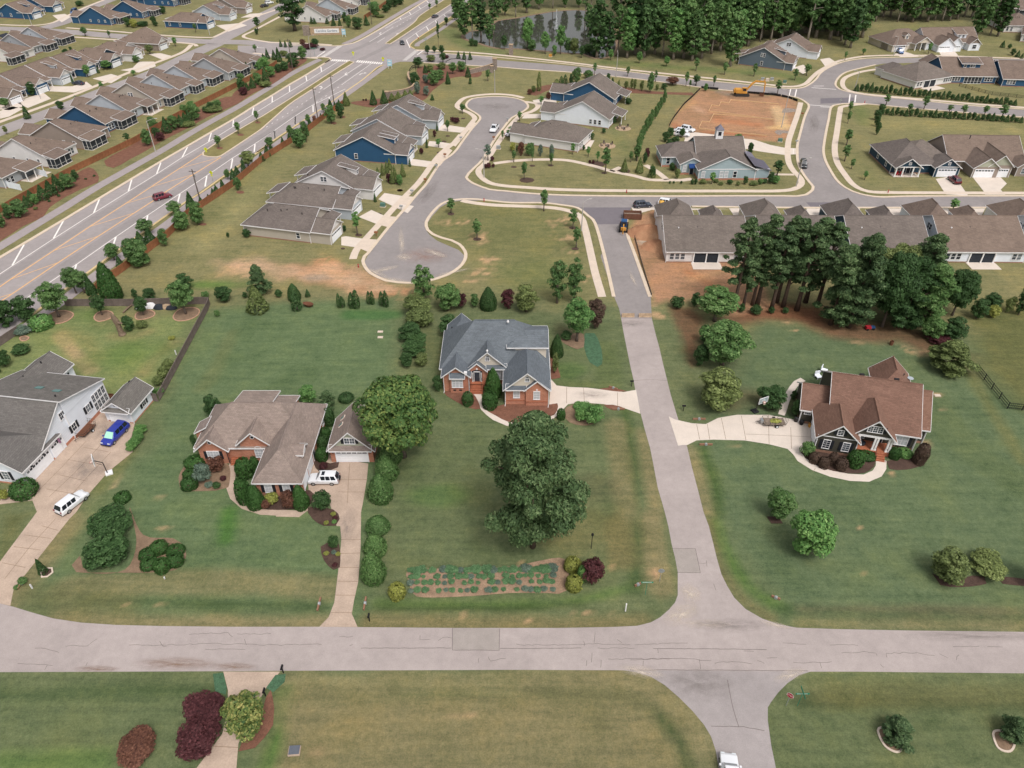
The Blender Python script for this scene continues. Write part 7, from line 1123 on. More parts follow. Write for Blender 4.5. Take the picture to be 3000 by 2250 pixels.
# ------------------------------------------------------------------ trailers, machines, hoops
mat('wood_grey','#8a7b6e',.25,2,fine=.35,fscale=8);mat('steel_dark','#3a3634',.2,3);mat('rust','#6e4836',.25,3,fine=.3,fscale=9);mat('machine_yellow','#c08a3e',.14,2);mat('machine_blue','#2c4f78',.1,2);mat('hay','#7c7743',.3,3)
def trailer(reg,x0,y0,x1,y1,label,floor,load=False,L=3.4):
    a,b = rp(reg,x0,y0),rp(reg,x1,y1);e = empty('utility_trailer',(a + b) / 2,math.atan2(b.y - a.y,b.x - a.x),label=label,cat='trailer');w = .85
    for k in range(7): MB().box(-L / 2,L / 2,-w + k * .243,-w + .225 + k * .243,.5,.55).build('plank',floor,e)
    fr = MB()
    for z in (.5,.95):
        for y in (-w - .04,w + .04): fr.tube([(-L / 2,y,z),(L / 2,y,z)],.03,5)
        fr.tube([(L / 2,-w,z),(L / 2,w,z)],.03,5)
    for i in range(5):
        for y in (-w - .04,w + .04): fr.tube([(-L / 2 + L * i / 4,y,.5),(-L / 2 + L * i / 4,y,.95)],.025,5)
    fr.build('frame','steel_dark',e);dr = MB();dr.tube([(L / 2,-.5,.5),(L / 2 + 1.0,0,.5),(L / 2,.5,.5)],.04,5).tube([(L / 2 + 1.0,0,.5),(L / 2 + 1.3,0,.5)],.04,5).tube([(L / 2 + 1,0,.5),(L / 2 + 1,0,.02)],.03,5);dr.build('drawbar','steel_dark',e)
    gt = MB()
    for i in range(6): gt.tube([(-L / 2,-w + i * .34,.55),(-L / 2 - .25,-w + i * .34,1.5)],.02,4)
    for s in (0,.5,1): gt.tube([(-L / 2 - .25 * s,-w,.55 + .95 * s),(-L / 2 - .25 * s,w,.55 + .95 * s)],.02,4)
    gt.build('ramp_gate','steel_dark',e)
    for y in (-w - .2,w + .2): wo = MB().lathe([(.18,-.09),(.3,-.09),(.3,.09),(.18,.09)],n=12).build('wheel','tyre_rubber',e,M=Matrix.Translation((-.3,y,.3)) @ Matrix.Rotation(R(90),4,'X'));MB().lathe([(.05,-.1),(.18,-.1),(.18,.1),(.05,.1)],n=10).build('rim','lamp_clear',wo)
    if load: P_,N_,L_ = lobes_to_leaves([((-.3,0,.62),(.9,.6,.2))],60,.18,.5);o = bpy.data.objects.new('hay_load',leaf_mesh('hay_load',P_,N_,.18,L_,'leaf_yellow'));COL.objects.link(o);o.parent = e;MB().box(L / 2 + .1,L / 2 + .5,-.4,.4,.5,.95).build('toolbox','rim_metal',e)
trailer('HW',985,820,880,925,'rusty open trailer with mesh ramp beside the white house','rust',L=2.9);trailer('HR',-20,880,-270,878,'flat grey plank trailer carrying hay on the right driveway','wood_grey',True)
tw = empty('tow_cart',rp('HW',1165,520),R(0),label='small rust red box trailer behind the white garage',cat='trailer');MB().box(-1,1,-.5,.5,.5,.58).box(-1,1,-.5,-.44,.5,.95).box(-1,1,.44,.5,.5,.95).box(-1,-.94,-.5,.5,.5,.95).box(.94,1,-.5,.5,.5,.95).build('box','rust',tw)
for y in (-.6,.6): MB().lathe([(.1,-.08),(.28,-.08),(.28,.08),(.1,.08)],n=12).build('wheel','tyre_rubber',tw,M=Matrix.Translation((0,y,.28)) @ Matrix.Rotation(R(90),4,'X'))
def hoop(reg,x,y,rz,label,base=True):
    e = empty('basketball_hoop',rp(reg,x,y),R(rz),label=label,cat='basketball hoop');MB().tube([(0,0,.1),(0,0,2.3),(0,-.9,3.1)],.07,8).build('pole','steel_dark',e);MB().tube([(0,0,1.7),(0,-.9,2.7)],.03,6).build('brace','steel_dark',e);bb = MB();bb.box(-.9,.9,-1.02,-.98,2.75,3.75);bo = bb.build('backboard',mat('acrylic','#8d9a9c',.05,2,rough=.2),e);fr = MB()
    for a in ((-.93,-.87,2.72,3.78),(.87,.93,2.72,3.78),(-.93,.93,2.7,2.76),(-.93,.93,3.74,3.8),(-.3,.3,3.3,3.34),(-.3,-.26,2.9,3.3),(.26,.3,2.9,3.3)): fr.box(a[0],a[1],-1.05,-.96,a[2],a[3])
    fr.build('board_frame','trim_white',bo);rg = MB();rg.tube([(.23 * math.cos(k * .524),-1.3 + .23 * math.sin(k * .524),3.05) for k in range(13)],.02,5);rg.build('rim','paint_red',e);nb = MB();nb.lathe([(.23,3.05),(.16,2.65)],(0,-1.3,0),10);nb.build('net','trim_pink',e)
    MB().box(-.5,.5,-.3,.7,0,.22).build('base','trim_white' if base else 'plastic_dark',e)
hoop('HW',1165,1320,-60,'basketball hoop leaning over the left driveway');hoop('T6',472,1012,25,'basketball hoop on a dark base beside the holly',False)
# excavator on the clay plot
e = empty('excavator',rp('K',1130,248),R(-6),label='yellow tracked excavator with raised arm on the clay plot',cat='excavator')
for y in (-1.2,1.2):
    tk = MB();P_ = [(2.1 + .45 * math.cos(a),y,.45 + .45 * math.sin(a)) for a in [R(-90 + 30 * k) for k in range(7)]] + [(-2.1 + .45 * math.cos(a),y,.45 + .45 * math.sin(a)) for a in [R(90 + 30 * k) for k in range(7)]];n = len(P_);tk.v = [(p[0],p[1] - .3,p[2]) for p in P_] + [(p[0],p[1] + .3,p[2]) for p in P_];tk.f = [tuple(range(n)),tuple(reversed(range(n,2 * n)))] + [(i,i + n,(i + 1) % n + n,(i + 1) % n) for i in range(n)];tk.mi = [0] * len(tk.f);tk.build('track','steel_dark',e)
MB().box(-2.3,1.6,-1.35,1.35,1.05,1.35).box(-2.6,-.4,-1.35,1.35,1.35,2.3).box(-.4,1.3,.2,1.3,1.35,1.9).build('upper_body','machine_yellow',e);cb_ = MB().box(-.3,1.3,-1.3,-.2,1.35,2.95).build('cab','machine_yellow',e);MB().box(1.3,1.33,-1.2,-.3,1.9,2.8).box(-.1,1.1,-1.33,-1.3,1.9,2.8).build('cab_window','car_glass',cb_);MB().box(-3.0,-2.6,-1.2,1.2,1.2,2.0).build('counterweight','machine_yellow',e)
def beam(nm,P_,w,ws,m): b_ = MB();b_.tube(P_,ws,4);return b_.build(nm,m,e)
beam('boom',[(1.2,.1,1.6),(3.0,.1,4.2),(4.2,.1,5.0),(7.2,.1,4.9)],.3,[.35,.4,.38,.22],'machine_yellow');beam('arm',[(6.8,.1,5.7),(7.4,.1,4.6),(7.6,.1,1.4)],.2,[.18,.32,.18],'machine_yellow');beam('hydraulic_ram',[(1.6,.1,2.0),(3.6,.1,4.2)],.1,.09,'rim_metal');beam('hydraulic_ram',[(4.6,.1,5.4),(6.8,.1,5.6)],.1,.08,'rim_metal');MB().box(6.2,7.5,-.6,.7,.1,.2).box(7.4,7.6,-.6,.7,.1,1.3).box(6.4,7.6,-.62,-.56,.1,1.0).box(6.4,7.6,.66,.72,.1,1.0).build('bucket','rust',e)
# backhoe, dumpster, toilet
e = empty('backhoe_loader',rp('T2',1828,1490),R(80),label='blue-cabbed backhoe loader beside the spoil heap',cat='loader')
for x,r_ in ((-1.2,.75),(1.4,.5)):
    for y in (-.85,.85): MB().lathe([(r_ * .5,-.2),(r_,-.2),(r_,.2),(r_ * .5,.2)],n=14).build('wheel','tyre_rubber',e,M=Matrix.Translation((x,y,r_)) @ Matrix.Rotation(R(90),4,'X'))
MB().box(-1.8,.2,-.6,.6,.7,1.3).box(.2,2.2,-.45,.45,.7,1.5).build('body','machine_yellow',e);c_ = MB().box(-1.3,.2,-.7,.7,1.3,2.8).build('cab','machine_blue',e);MB().box(-1.2,.1,-.73,.73,1.7,2.6).box(-1.33,.23,-.6,.6,1.7,2.6).build('cab_window','car_glass',c_);MB().box(2.5,3.3,-1.05,1.05,.15,.25).box(2.45,2.55,-1.05,1.05,.15,.95).build('bucket','rust',e)
for y in (-.6,.6): MB().tube([(.4,y,1.2),(1.8,y,1.2),(2.5,y,.4)],.09,5).build('loader_arm','machine_yellow',e)
MB().tube([(-1.8,0,1.0),(-2.6,0,2.6),(-3.4,0,1.2),(-3.2,0,.5)],[.16,.14,.12,.2],5).build('digging_arm','machine_yellow',e)
dp = empty('dumpster',rp('T2',1885,1412),R(-4),label='open brown steel dumpster at the street corner',cat='dumpster');mb = MB()
for a in ((-2.2,2.2,-1.1,-1.02),(-2.2,2.2,1.02,1.1),(-2.2,-2.12,-1.1,1.1),(2.12,2.2,-1.1,1.1)): mb.box(*a,.15,1.5)
mb.box(-2.2,2.2,-1.1,1.1,.1,.2).build('bin',mat('dumpster_brown','#6b4b3d',.2,2),dp);rb = MB()
for k in range(6): rb.box(-2.1 + .8 * k,-2.0 + .8 * k,-1.16,-1.1,.2,1.5)
rb.build('rib','dumpster_brown',dp);MB().box(-2.0,2.0,-.95,.95,.2,.9).build('rubble','wood_grey',dp)
tl_ = empty('portable_toilet',rp('K',150,1635),R(4),label='yellow portable toilet cabin on the kerb',cat='toilet');mat('cabin_yellow','#d0a24f',.08,2);MB().box(-.58,.58,-.58,.58,0,2.15).build('cabin','cabin_yellow',tl_);MB().lathe([(.75,2.15),(.6,2.3),(.2,2.4)],n=4).build('roof','cabin_yellow',tl_,M=Matrix.Rotation(R(45),4,'Z'));MB().box(-.42,.42,-.62,-.58,.1,1.95).build('door','cabin_yellow',tl_)
# ------------------------------------------------------------------ fences, poles, signs and other small things
mat('cedar_fence','#a06b4b',.2,1.2,fine=.35,fscale=9,obj_var=.2);mat('weathered_fence','#7d706a',.2,1.2,fine=.35,fscale=9,obj_var=.2);mat('vinyl_white','#dfe3ea',.03,2);mat('galvanised','#9da0a2',.1,2,rough=.5,metal=.3);mat('pole_wood','#5e544d',.2,2);mat('concrete_pole','#a9a4a0',.1,2);mat('sign_green','#1c7d63',.06,3);mat('sign_yellow','#c6cc33',.05,3);mat('sign_red','#a81f36',.05,3);mat('black_metal','#1d1c1e',.1,3);mat('stone_pale','#b39a80',.25,2,fine=.3,fscale=6);mat('utility_green','#54746a',.08,3);mat('brick_edge','#b08a74',.25,3)
def fence(name,P,h,m,label,step=2.4,board=.14,cap=True,rails=False,z=.0):
    P = pts('D',P) if isinstance(P,str) else P;L = [0]
    for a,b in zip(P,P[1:]): L.append(L[-1] + (b - a).length)
    n = max(1,int(L[-1] / step));e = empty(name,P[0],0,label=label,cat='fence');O = P[0]
    def at(s):
        for i in range(len(P) - 1):
            if s <= L[i + 1] + 1e-6: return P[i].lerp(P[i + 1],(s - L[i]) / max(1e-6,L[i + 1] - L[i]))
        return P[-1]
    for k in range(n):
        a,b = at(L[-1] * k / n) - O,at(L[-1] * (k + 1) / n) - O;d = b - a;ln = d.length;M = Matrix.Translation(a) @ Matrix.Rotation(math.atan2(d.y,d.x),4,'Z');mb = MB()
        if rails:
            for zz in (.25,h * .55,h - .12): mb.box(0,ln,-.025,.025,zz,zz + .07)
            for i in range(int(ln / .3)): mb.box(i * .3,i * .3 + .03,-.012,.012,.05,h)
        else:
            for i in range(int(ln / board)): q = rnd.uniform(-.02,.02);mb.box(i * board,i * board + board - .012,-.01 + q * .3,.015 + q * .3,.04,h + q)
            mb.box(0,ln,.018,.06,.35,.45).box(0,ln,.018,.06,h - .4,h - .3)
            if cap: mb.box(0,ln,-.05,.07,h + .02,h + .06)
        mb.build('panel',m,e,M=M);MB().box(-.06,.06,-.06,.06,0,h + .06).build('post',m,e,M=M)
    return e
fence('plank_fence','A: 1260,1570 1330,1480 1560,1340 1900,1080 2212,840 B: 660,1480 840,1370 1050,1230 1270,1080 C: 320,1640 700,1400 930,1240 1130,1080 1300,960 1390,900',1.75,'cedar_fence','long reddish plank fence along the right side of the highway')
fence('plank_fence','A: -300,760 40,535 250,410 600,215 900,50 B: 0,520 80,470 330,320 560,190 800,60 1000,-40 C: 80,635 320,510 500,400',1.75,'cedar_fence','reddish plank fence behind the mulch bed left of the highway');fence('plank_fence','E: 740,250 900,150 1020,60 1160,-30',1.75,'cedar_fence','plank fence at the far highway above the stone sign')
fence('yard_fence','T4: 430,325 870,325 1360,310 1365,320 1080,860 1035,940',1.6,'weathered_fence','weathered grey fence enclosing the white house yard');fence('yard_fence','T4: 975,938 1030,945',1.6,'weathered_fence','short grey fence stub beside the small garage');fence('yard_fence','T4: -60,640 0,585 130,500',1.6,'weathered_fence','weathered fence piece at the left frame edge')
fence('metal_fence','T6: 1905,745 2110,1000 2300,1000',1.3,'black_metal','black metal fence at the right edge lawn',rails=True);fence('metal_fence','T3: 1790,560 1990,615 2212,640',1.2,'black_metal','black metal fence behind the blue dormer cottage',rails=True)
fence('privacy_screen','A: 40,205 290,262',1.7,'vinyl_white','white vinyl privacy screen at the grey cottage patio',2.0);fence('privacy_screen','A: 470,50 620,85',1.7,'vinyl_white','white vinyl screen behind the grey cottage patio',2.0);fence('silt_fence','K: 640,160 850,180',.8,'black_metal','short black silt fence beside the excavator',2.4,.3,False);fence('silt_fence','K: 1200,222 1540,250 1700,280 1808,325',.8,'black_metal','black silt fence along the top of the clay plot',2.4,.3,False);fence('silt_fence','K: 250,625 300,530 430,360 520,280 630,170',.7,'black_metal','black silt fence down the left of the clay plot',2.4,.3,False)
fence('silt_fence','T5: 2010,255 1950,60 1885,-180',.5,'pole_wood','low silt fence along the raw clay beside the new road',2.4,.3,False)
def lamp(reg,x,y,tx,ty,label,arm=1.8,rz=0,m='concrete_pole'):
    p = rp(reg,x,y);a,b,s = REG[reg];h = CAM_H - p.y * math.tan(PITCH + math.atan((b + ty / s - 1125) / FPX));e = empty('street_light',p,R(rz),label=label,cat='street light');MB().tube([(0,0,0),(0,0,h * .5),(0,0,h)],[.16,.12,.08],8).build('pole',m,e);MB().tube([(0,0,h - .1),(arm * .6,0,h + .35),(arm,0,h + .4)],[.06,.05,.04],6).build('arm',m,e);MB().box(arm - .1,arm + .6,-.15,.15,h + .33,h + .47).build('luminaire',m,e)
for a in (('B',250,650,135,240,'tall pale street light in the bed left of the highway',2.4,20),('T2',925,1150,918,975,'street light at the park corner',1.6,180),('T2',995,600,993,455,'street light behind the round head of the cul-de-sac',1.4,-90),('T2',1556,1495,1568,1310,'street light at the new road corner',1.8,30),('T3',640,825,692,590,'tall street light on the edge of the clay plot',1.6,180),('T3',735,1210,775,1040,'street light below the clubhouse',2.2,20),('T3',1113,585,1142,465,'street light by the clipped hedge end',1.4,180),('T3',1366,360,1395,240,'street light before the cream cottage',1.4,200),('T2',1780,500,1788,345,'street light on the entrance road by the pond',1.4,90),('T1',265,640,238,545,'street light on the inner street',1.2,200),('T1',1360,228,1335,90,'street light beside the low blue cottage',1.2,0),('T1',205,160,190,90,'street light at the upper left corner',1.2,0),('C',940,300,905,30,'street light on the side street island',1.8,20)): lamp(*a)
def upole(reg,x,y,ty,label):
    p = rp(reg,x,y);a,b,s = REG[reg];h = CAM_H - p.y * math.tan(PITCH + math.atan((b + ty / s - 1125) / FPX));e = empty('utility_pole',p,R(77),label=label,cat='utility pole');MB().tube([(0,0,0),(0,0,h)],[.17,.11],8).build('pole','pole_wood',e);MB().box(-.06,.06,-1.0,1.0,h - .7,h - .55).build('crossarm','pole_wood',e);MB().lathe([(.2,0),(.2,.7)],(.3,0,h - 2.2),8).build('transformer','galvanised',e)
upole('B',820,1250,865,'wooden utility pole nearest the red car on the highway');upole('C',1025,1110,685,'utility pole with wide crossarm before the plank fence');upole('C',1232,885,520,'utility pole furthest along the plank fence');upole('C',700,470,60,'utility pole in the bed at the side street corner');upole('E',838,315,-20,'utility pole at the far plank fence')
def text(par,s,size,M,m,name='lettering',align='CENTER'):
    cu = bpy.data.curves.new('t','FONT');cu.body = s;cu.size = size;cu.align_x = align;cu.align_y = 'CENTER';cu.extrude = .004;o = bpy.data.objects.new('t',cu);COL.objects.link(o);dg = bpy.context.evaluated_depsgraph_get();me = bpy.data.meshes.new_from_object(o.evaluated_get(dg));bpy.data.objects.remove(o);me.name = name;me.materials.clear();me.materials.append(MATS[m]);k = bpy.data.objects.new(name,me);COL.objects.link(k);k.parent = par;k.matrix_local = M;return k
RX = Matrix.Rotation(R(90),4,'X')
def stop_sign(reg,x,y,rz,label,front=True):
    e = empty('stop_sign',rp(reg,x,y),R(rz),label=label,cat='sign');MB().tube([(0,.04,0),(0,.04,2.5)],.035,6).build('post','galvanised',e);oc = lambda r_,y0,y1: MB().lathe([(r_,y0),(r_,y1)],n=8)
    M = Matrix.Translation((0,0,2.15)) @ RX @ Matrix.Rotation(R(22.5),4,'Z');oc(.42,-.012,.0).build('plate','galvanised',e,M=M);oc(.415,.0,.008).build('border','paint_white',e,M=M);oc(.385,.008,.014).build('face','sign_red',e,M=M);text(e,'STOP',.30,Matrix.Translation((0,-.02,2.15)) @ RX,'paint_white')
stop_sign('T8',1183,838,-38,'red stop sign facing the side street at the bottom right');stop_sign('T8',637,300,175,'stop sign seen from its grey back at the junction');stop_sign('T3',1015,690,170,'small red stop sign at the upper junction');
def name_sign(reg,x,y,label,h=2.4,two=True,w=.75):
    e = empty('street_name_sign',rp(reg,x,y),0,label=label,cat='sign');MB().tube([(0,0,0),(0,0,h)],.03,6).build('post','sign_green',e);MB().box(-w,w,-.012,.012,h,h + .24).build('blade','sign_green',e);MB().box(-w * .8,w * .75,-.016,-.012,h + .09,h + .15).build('lettering_strip','paint_white',e)
    if two: MB().box(-.012,.012,-w,w,h + .26,h + .5).build('blade','sign_green',e)
name_sign('T8',1232,838,'green crossed street name blades beside the stop sign');name_sign('T8',575,358,'green street name blade above the roadside ditch',two=False);name_sign('C',985,285,'large green sign at the side street island',3.0,False,1.2);name_sign('E',1535,600,'green street name sign right of the highway junction',2.8)
def ped(reg,x,y,label,h=2.6,rz=0):
    e = empty('warning_sign',rp(reg,x,y),R(rz),label=label,cat='sign');MB().tube([(0,.03,0),(0,.03,h + .4)],.04,6).build('post','galvanised',e);MB().lathe([(.62,-.01),(.62,.01)],n=4).build('plate','sign_yellow',e,M=Matrix.Translation((0,0,h)) @ RX);MB().box(-.05,.05,-.03,-.012,h - .2,h + .1).lathe([(.08,0),(.08,.01)],(0,-.02,h + .2),8).build('figure','black_metal',e);MB().box(-.3,.3,-.01,.01,h - 1.0,h - .65).build('plaque','sign_yellow',e)
ped('B',995,1030,'yellow warning sign beside the highway shoulder',rz=-15);ped('E',605,770,'yellow crossing sign at the left crosswalk end');ped('E',990,845,'yellow crossing sign at the right crosswalk end');ped('B',905,650,'small yellow marker on the tip of the median',1.0)
def board_sign(reg,x,y,label):
    e = empty('banner_sign',rp(reg,x,y),R(-8),label=label,cat='sign')
    for u in (-.7,.7): MB().box(u - .06,u + .06,-.03,.05,0,1.2).build('post','trim_white',e)
    MB().box(-.9,.9,-.04,.03,1.0,3.4).build('panel',mat('banner_blue','#9cc4d6',.15,1.2),e);MB().box(-.6,.5,-.05,-.04,2.5,3.0).box(-.6,.7,-.05,-.04,1.5,1.8).build('print','trim_white',e)
board_sign('E',1075,890,'pale blue banner sign right of the crosswalk');board_sign('E',480,480,'pale blue banner sign right of the stone wall sign')
# stone entrance walls and monument
m_,t_n = None,None
def stone_wall(P,h,label,z=0):
    P = S(P,False,1.0);e = empty('stone_wall',P[0],0,label=label,cat='wall');strip_mb(MB(),[p - P[0] for p in P],.5,h,h).build('core','stone_grey',e);strip_mb(MB(),[p - P[0] for p in P],.65,h + .16,.15).build('coping','stone_pale',e)
    for i in range(0,len(P) - 1):
        for j in range(int(h / .45)):
            d = P[i + 1] - P[i];M = Matrix.Translation(P[i] - P[0] + d * rnd.uniform(.0,.3)) @ Matrix.Rotation(math.atan2(d.y,d.x),4,'Z');w_ = d.length * rnd.uniform(.6,.95);MB().box(0,w_,-.25 - rnd.uniform(.02,.08),.25 + rnd.uniform(.02,.08),j * .45 + .03,j * .45 + .42).build('stone','stone_grey',e,M=M)
stone_wall(pts('E','1040,1250 1120,1235 1220,1220 1320,1195 1385,1150 1390,1105'),1.5,'curved stone entrance wall in front of the shrubs');stone_wall(pts('E','1365,1110 1330,1080 1310,1020 1320,985'),1.6,'stone wall piece bending up to the black arch');stone_wall(pts('E','2110,960 2212,935 2330,905 2400,880'),1.6,'stone wall leading to the right-hand entrance pillar')
def pillar(reg,x,y,h,w,label):
    e = empty('stone_pillar',rp(reg,x,y),R(-10),label=label,cat='pillar');n = int(h / .4)
    for j in range(n):
        for (a,b,c,d) in ((-w,0,-w,0),(0,w,-w,0),(-w,0,0,w),(0,w,0,w)): MB().box(a - rnd.uniform(0,.05),b + rnd.uniform(0,.05),c - rnd.uniform(0,.05),d + rnd.uniform(0,.05),j * .4 + .01,j * .4 + .39).build('stone','stone_grey',e)
    MB().box(-w - .12,w + .12,-w - .12,w + .12,n * .4,n * .4 + .18).build('cap','stone_pale',e)
pillar('E',1040,1280,2.8,.65,'stone pillar at the left end of the entrance wall');pillar('T2',1100,355,4.0,.75,'tall stone pillar on the pond side of the entrance road');pillar('T2',975,470,2.6,.6,'low stone pillar on the near side of the entrance road');pillar('T2',995,450,4.0,.7,'tall stone pillar on the near side of the entrance road');pillar('E',1385,1120,2.4,.5,'stone pillar in the middle of the curved wall')
ar = empty('metal_arch',rp('E',1320,985),R(60),label='black curved metal arch on the stone wall',cat='arch');MB().tube([(0,0,1.5),(1.2,0,2.6),(3,0,3.2),(4.6,0,3.0)],.12,6).tube([(0,0,1.2),(1.4,0,2.0),(3,0,2.4),(4.6,0,2.3)],.08,6).tube([(4.6,0,3.0),(4.6,0,0)],.1,6).build('rail','black_metal',ar);ar = empty('metal_arch',rp('E',1800,815),R(-3),label='black low metal arch by the entrance road',cat='arch');MB().tube([(0,0,.6),(2,0,1.5),(5,0,1.7),(8,0,1.2)],.12,6).tube([(0,0,0),(0,0,.7)],.1,6).tube([(8,0,0),(8,0,1.3)],.1,6).build('rail','black_metal',ar)
mn = empty('monument_sign',rp('E',260,452),R(5),label='tan stone sign reading Carolina Gardens on the corner lawn',cat='sign');MB().box(-7.4,7.4,-.4,.4,0,3.2).build('wall','stone_pale',mn);MB().box(-7.6,7.6,-.5,.5,3.2,3.4).build('coping','stone_pale',mn);MB().box(-5.6,5.6,-.46,-.4,.9,2.7).build('plaque','trim_white',mn);text(mn,'Carolina Gardens',1.35,Matrix.Translation((0,-.49,1.8)) @ RX,mat('letter_blue','#2b4a78',.05,3).name)
for j in range(9):
    for k in range(2): MB().box(-10.6 + 1.5 * k,-9.2 + 1.5 * k,-.8 - rnd.uniform(0,.1),.8,j * .45,j * .45 + .43).build('stone','stone_grey',mn)
# ------------------------------------------------------------------ pond and fountain
m_,t = newmat('pond_water',.04,0,.5);t.b.inputs['Base Color'].default_value = (.055,.052,.046,1);t.bump(t.noise(.8,4),.12,.05)
POND = S(pts('T2','785,245 830,205 900,195 970,165 1010,135 1130,118 1250,95 1400,72 1560,66 1680,90 1760,180 1790,300 1750,365 1640,378 1560,350 1450,345 1300,330 1150,318 1000,312 900,285'),True,4);sheet('pond',POND,.03,'pond_water');strip('pond_bank',POND,1.6,.05,'mulch_straw',.05,True,smooth=False)
ft = empty('fountain',rp('T2',1392,195),0,label='white water jet rising from the pond',cat='fountain');m_,t = newmat('spray',.3,0,.3);t.b.inputs['Base Color'].default_value = (.78,.8,.82,1);t.b.inputs['Alpha'].default_value = .55;sp = MB()
for k in range(260): u = rnd.random();a = rnd.random() * 6.28;r_ = (.08 + 1.1 * u ** 2) * rnd.random();sp.box(*[c + d for c in (r_ * math.cos(a),) for d in (-.05,.05)],*[r_ * math.sin(a) + d for d in (-.05,.05)],8.6 * (1 - u) - .15,8.6 * (1 - u) + .25)
sp.build('spray','spray',ft);MB().lathe([(.5,0),(.4,.3),(.1,.5)],n=10).build('nozzle','black_metal',ft)
# ------------------------------------------------------------------ beds
def bed(p,m='mulch_red',z=.05,name='mulch_bed',ring=None,step=1.0):
    P = S(pts('D',p),True,step);sheet(name,P,z,m,z)
    if ring: strip('bed_edging',P,.22,z + .06,ring,z + .05,True,smooth=False)
bed('A: -300,760 40,560 300,420 700,200 960,60 1150,-45 1260,30 1270,150 1050,240 850,340 640,480 560,600 300,720 100,850 -300,1060',step=3);bed('B: -420,760 -100,575 100,465 350,325 600,195 900,55 1150,-70 1400,-60 1300,20 1150,90 900,200 650,340 350,490 100,640 -90,740 -300,850',step=3,z=.054);bed('C: 60,680 350,520 560,410 700,330 880,310 880,345 700,470 560,570 400,670 200,760 60,850 -80,930 -80,780',step=3,z=.058)
bed('E: 560,1330 850,1290 1000,1270 1330,1230 1450,1130 1440,980 1420,900 1500,860 1800,850 2100,880 2260,930 2212,1000 2000,990 1850,1020 1750,1080 1620,1180 1500,1300 1200,1330 1000,1380 800,1390',step=2);bed('T2: 1200,610 1260,570 1400,545 1750,555 2000,590 2212,600 T3: 60,600 80,620 T2: 2212,615 1800,600 1420,570 1260,620',step=3)
bed('T5: 665,885 740,870 850,890 900,990 820,980 720,930');bed('T5: 930,990 1010,975 1060,960 1340,965 1400,955 1405,975 1380,1030 1280,1065 1180,1085 1080,1075 1000,1035');bed('T5: 1460,980 1560,960 1660,1060 1580,1100 1480,1080 1440,1040','mulch_straw');bed('T5: 1360,800 1420,790 1370,640 1355,640');bed('T5: 1420,530 1560,500 1570,590 1530,605 1450,570','mulch_straw');bed('T5: 1670,862 1740,852 1850,878 1800,880');bed('T5: 1700,965 1760,965 1840,990 1760,1000')
bed('T6: 760,1270 800,1310 870,1360 980,1395 1090,1410 1180,1405 1240,1365 1240,1310 1140,1300 900,1260','mulch_brown');bed('T6: 1320,1330 1500,1300 1560,1210 1580,1290 1560,1350 1450,1385 1340,1380','mulch_brown');bed('T4: 1170,1400 1250,1330 1470,1340 1480,1500 1400,1520 1200,1520 1160,1470','mulch_straw');bed('T4: 1540,1440 1640,1500 2010,1520 2000,1620 1850,1645 1700,1640 1590,1600','mulch_brown');bed('T4: 2030,1310 2070,1400 2190,1370 2200,1330 2140,1345','mulch_brown');bed('T7: 1330,-20 1440,-10 1468,30 1450,60 1400,60 1350,30','mulch_brown');bed('T7: 1385,150 1420,130 1465,140 1468,240 1440,250 1400,210','mulch_brown')
bed('T7: 560,-20 620,100 750,115 800,160 800,210 760,250 640,262 480,262 330,260 310,230 345,190 380,260 540,250 590,130','mulch_straw');bed('T7: 175,265 190,245 225,243 228,262 205,280 182,282','mulch_brown',ring='concrete_new');bed('T7: 1170,770 1185,850 1180,920 1100,1020 1030,1035 1060,960 1120,900 1150,800','mulch_red')
for p in ('T4: 310,395 350,365 420,355 475,375 455,410 400,435 340,438','T4: 612,395 640,365 700,357 733,375 715,405 650,425 618,415','T4: 877,390 900,362 960,352 1000,365 995,390 940,410 890,412','T4: 1123,395 1160,350 1240,335 1290,350 1280,385 1220,415 1150,420','T8: 1580,945 1610,935 1680,985 1685,1020 1660,1038 1610,1010','T8: 2078,960 2100,945 2150,960 2170,1000 2150,1035 2100,1020','T4: 130,530 160,520 188,530 170,548 140,550'): bed(p,'mulch_straw',step=.25,ring='brick_edge' if 'T4' in p else 'concrete_new')
bed('T8: 1815,265 1880,300 1990,275 2040,280 2050,310 1940,325 1850,315','mulch_brown');bed('T8: 2090,280 2212,290 2260,320 2120,310','mulch_brown');bed('T8: 1100,20 1150,20 1170,50 1120,50','mulch_brown')
for x,y,r_ in ((1420,340,48),(1760,668,55),(225,615,48),(485,340,38),(760,35,40),(20,790,30)): bed('J: ' + ' '.join('%d,%d' % (x + r_ * math.cos(a * .785),y + r_ * .42 * math.sin(a * .785)) for a in range(8)),'mulch_brown',.04)
for x,y,r_ in ((1500,1477,26),(1515,1613,26),(1203,1168,50),(1118,1083,20),(1238,1075,20),(1358,1073,20),(1705,1122,20),(690,882,16),(665,918,18),(635,990,18),(790,768,14),(1660,1065,55),(340,1180,45),(380,1235,18),(1830,1110,45)): bed('T2: ' + ' '.join('%d,%d' % (x + r_ * math.cos(a * .785),y + r_ * .35 * math.sin(a * .785)) for a in range(8)),'mulch_brown',.04)
for s in ('B: 1080,598 45','B: 1350,425 45','B: 1575,265 40','B: 1345,1165 55','B: 860,1580 50','C: 250,1145 30','C: 1345,1075 40','C: 1230,1155 40'):
    k,xy,r_ = s.split();x,y = map(float,xy.split(','));r_ = float(r_);bed(k + ' ' + ' '.join('%d,%d' % (x + r_ * math.cos(a * .785),y + r_ * .38 * math.sin(a * .785)) for a in range(8)),'mulch_red',.145 if y < 600 and k == 'B:' else .04)
row('from the left on the highway median','median trees','B','s,1070,450,590,42 s,1325,280,415,38 s,1568,125,255,30')
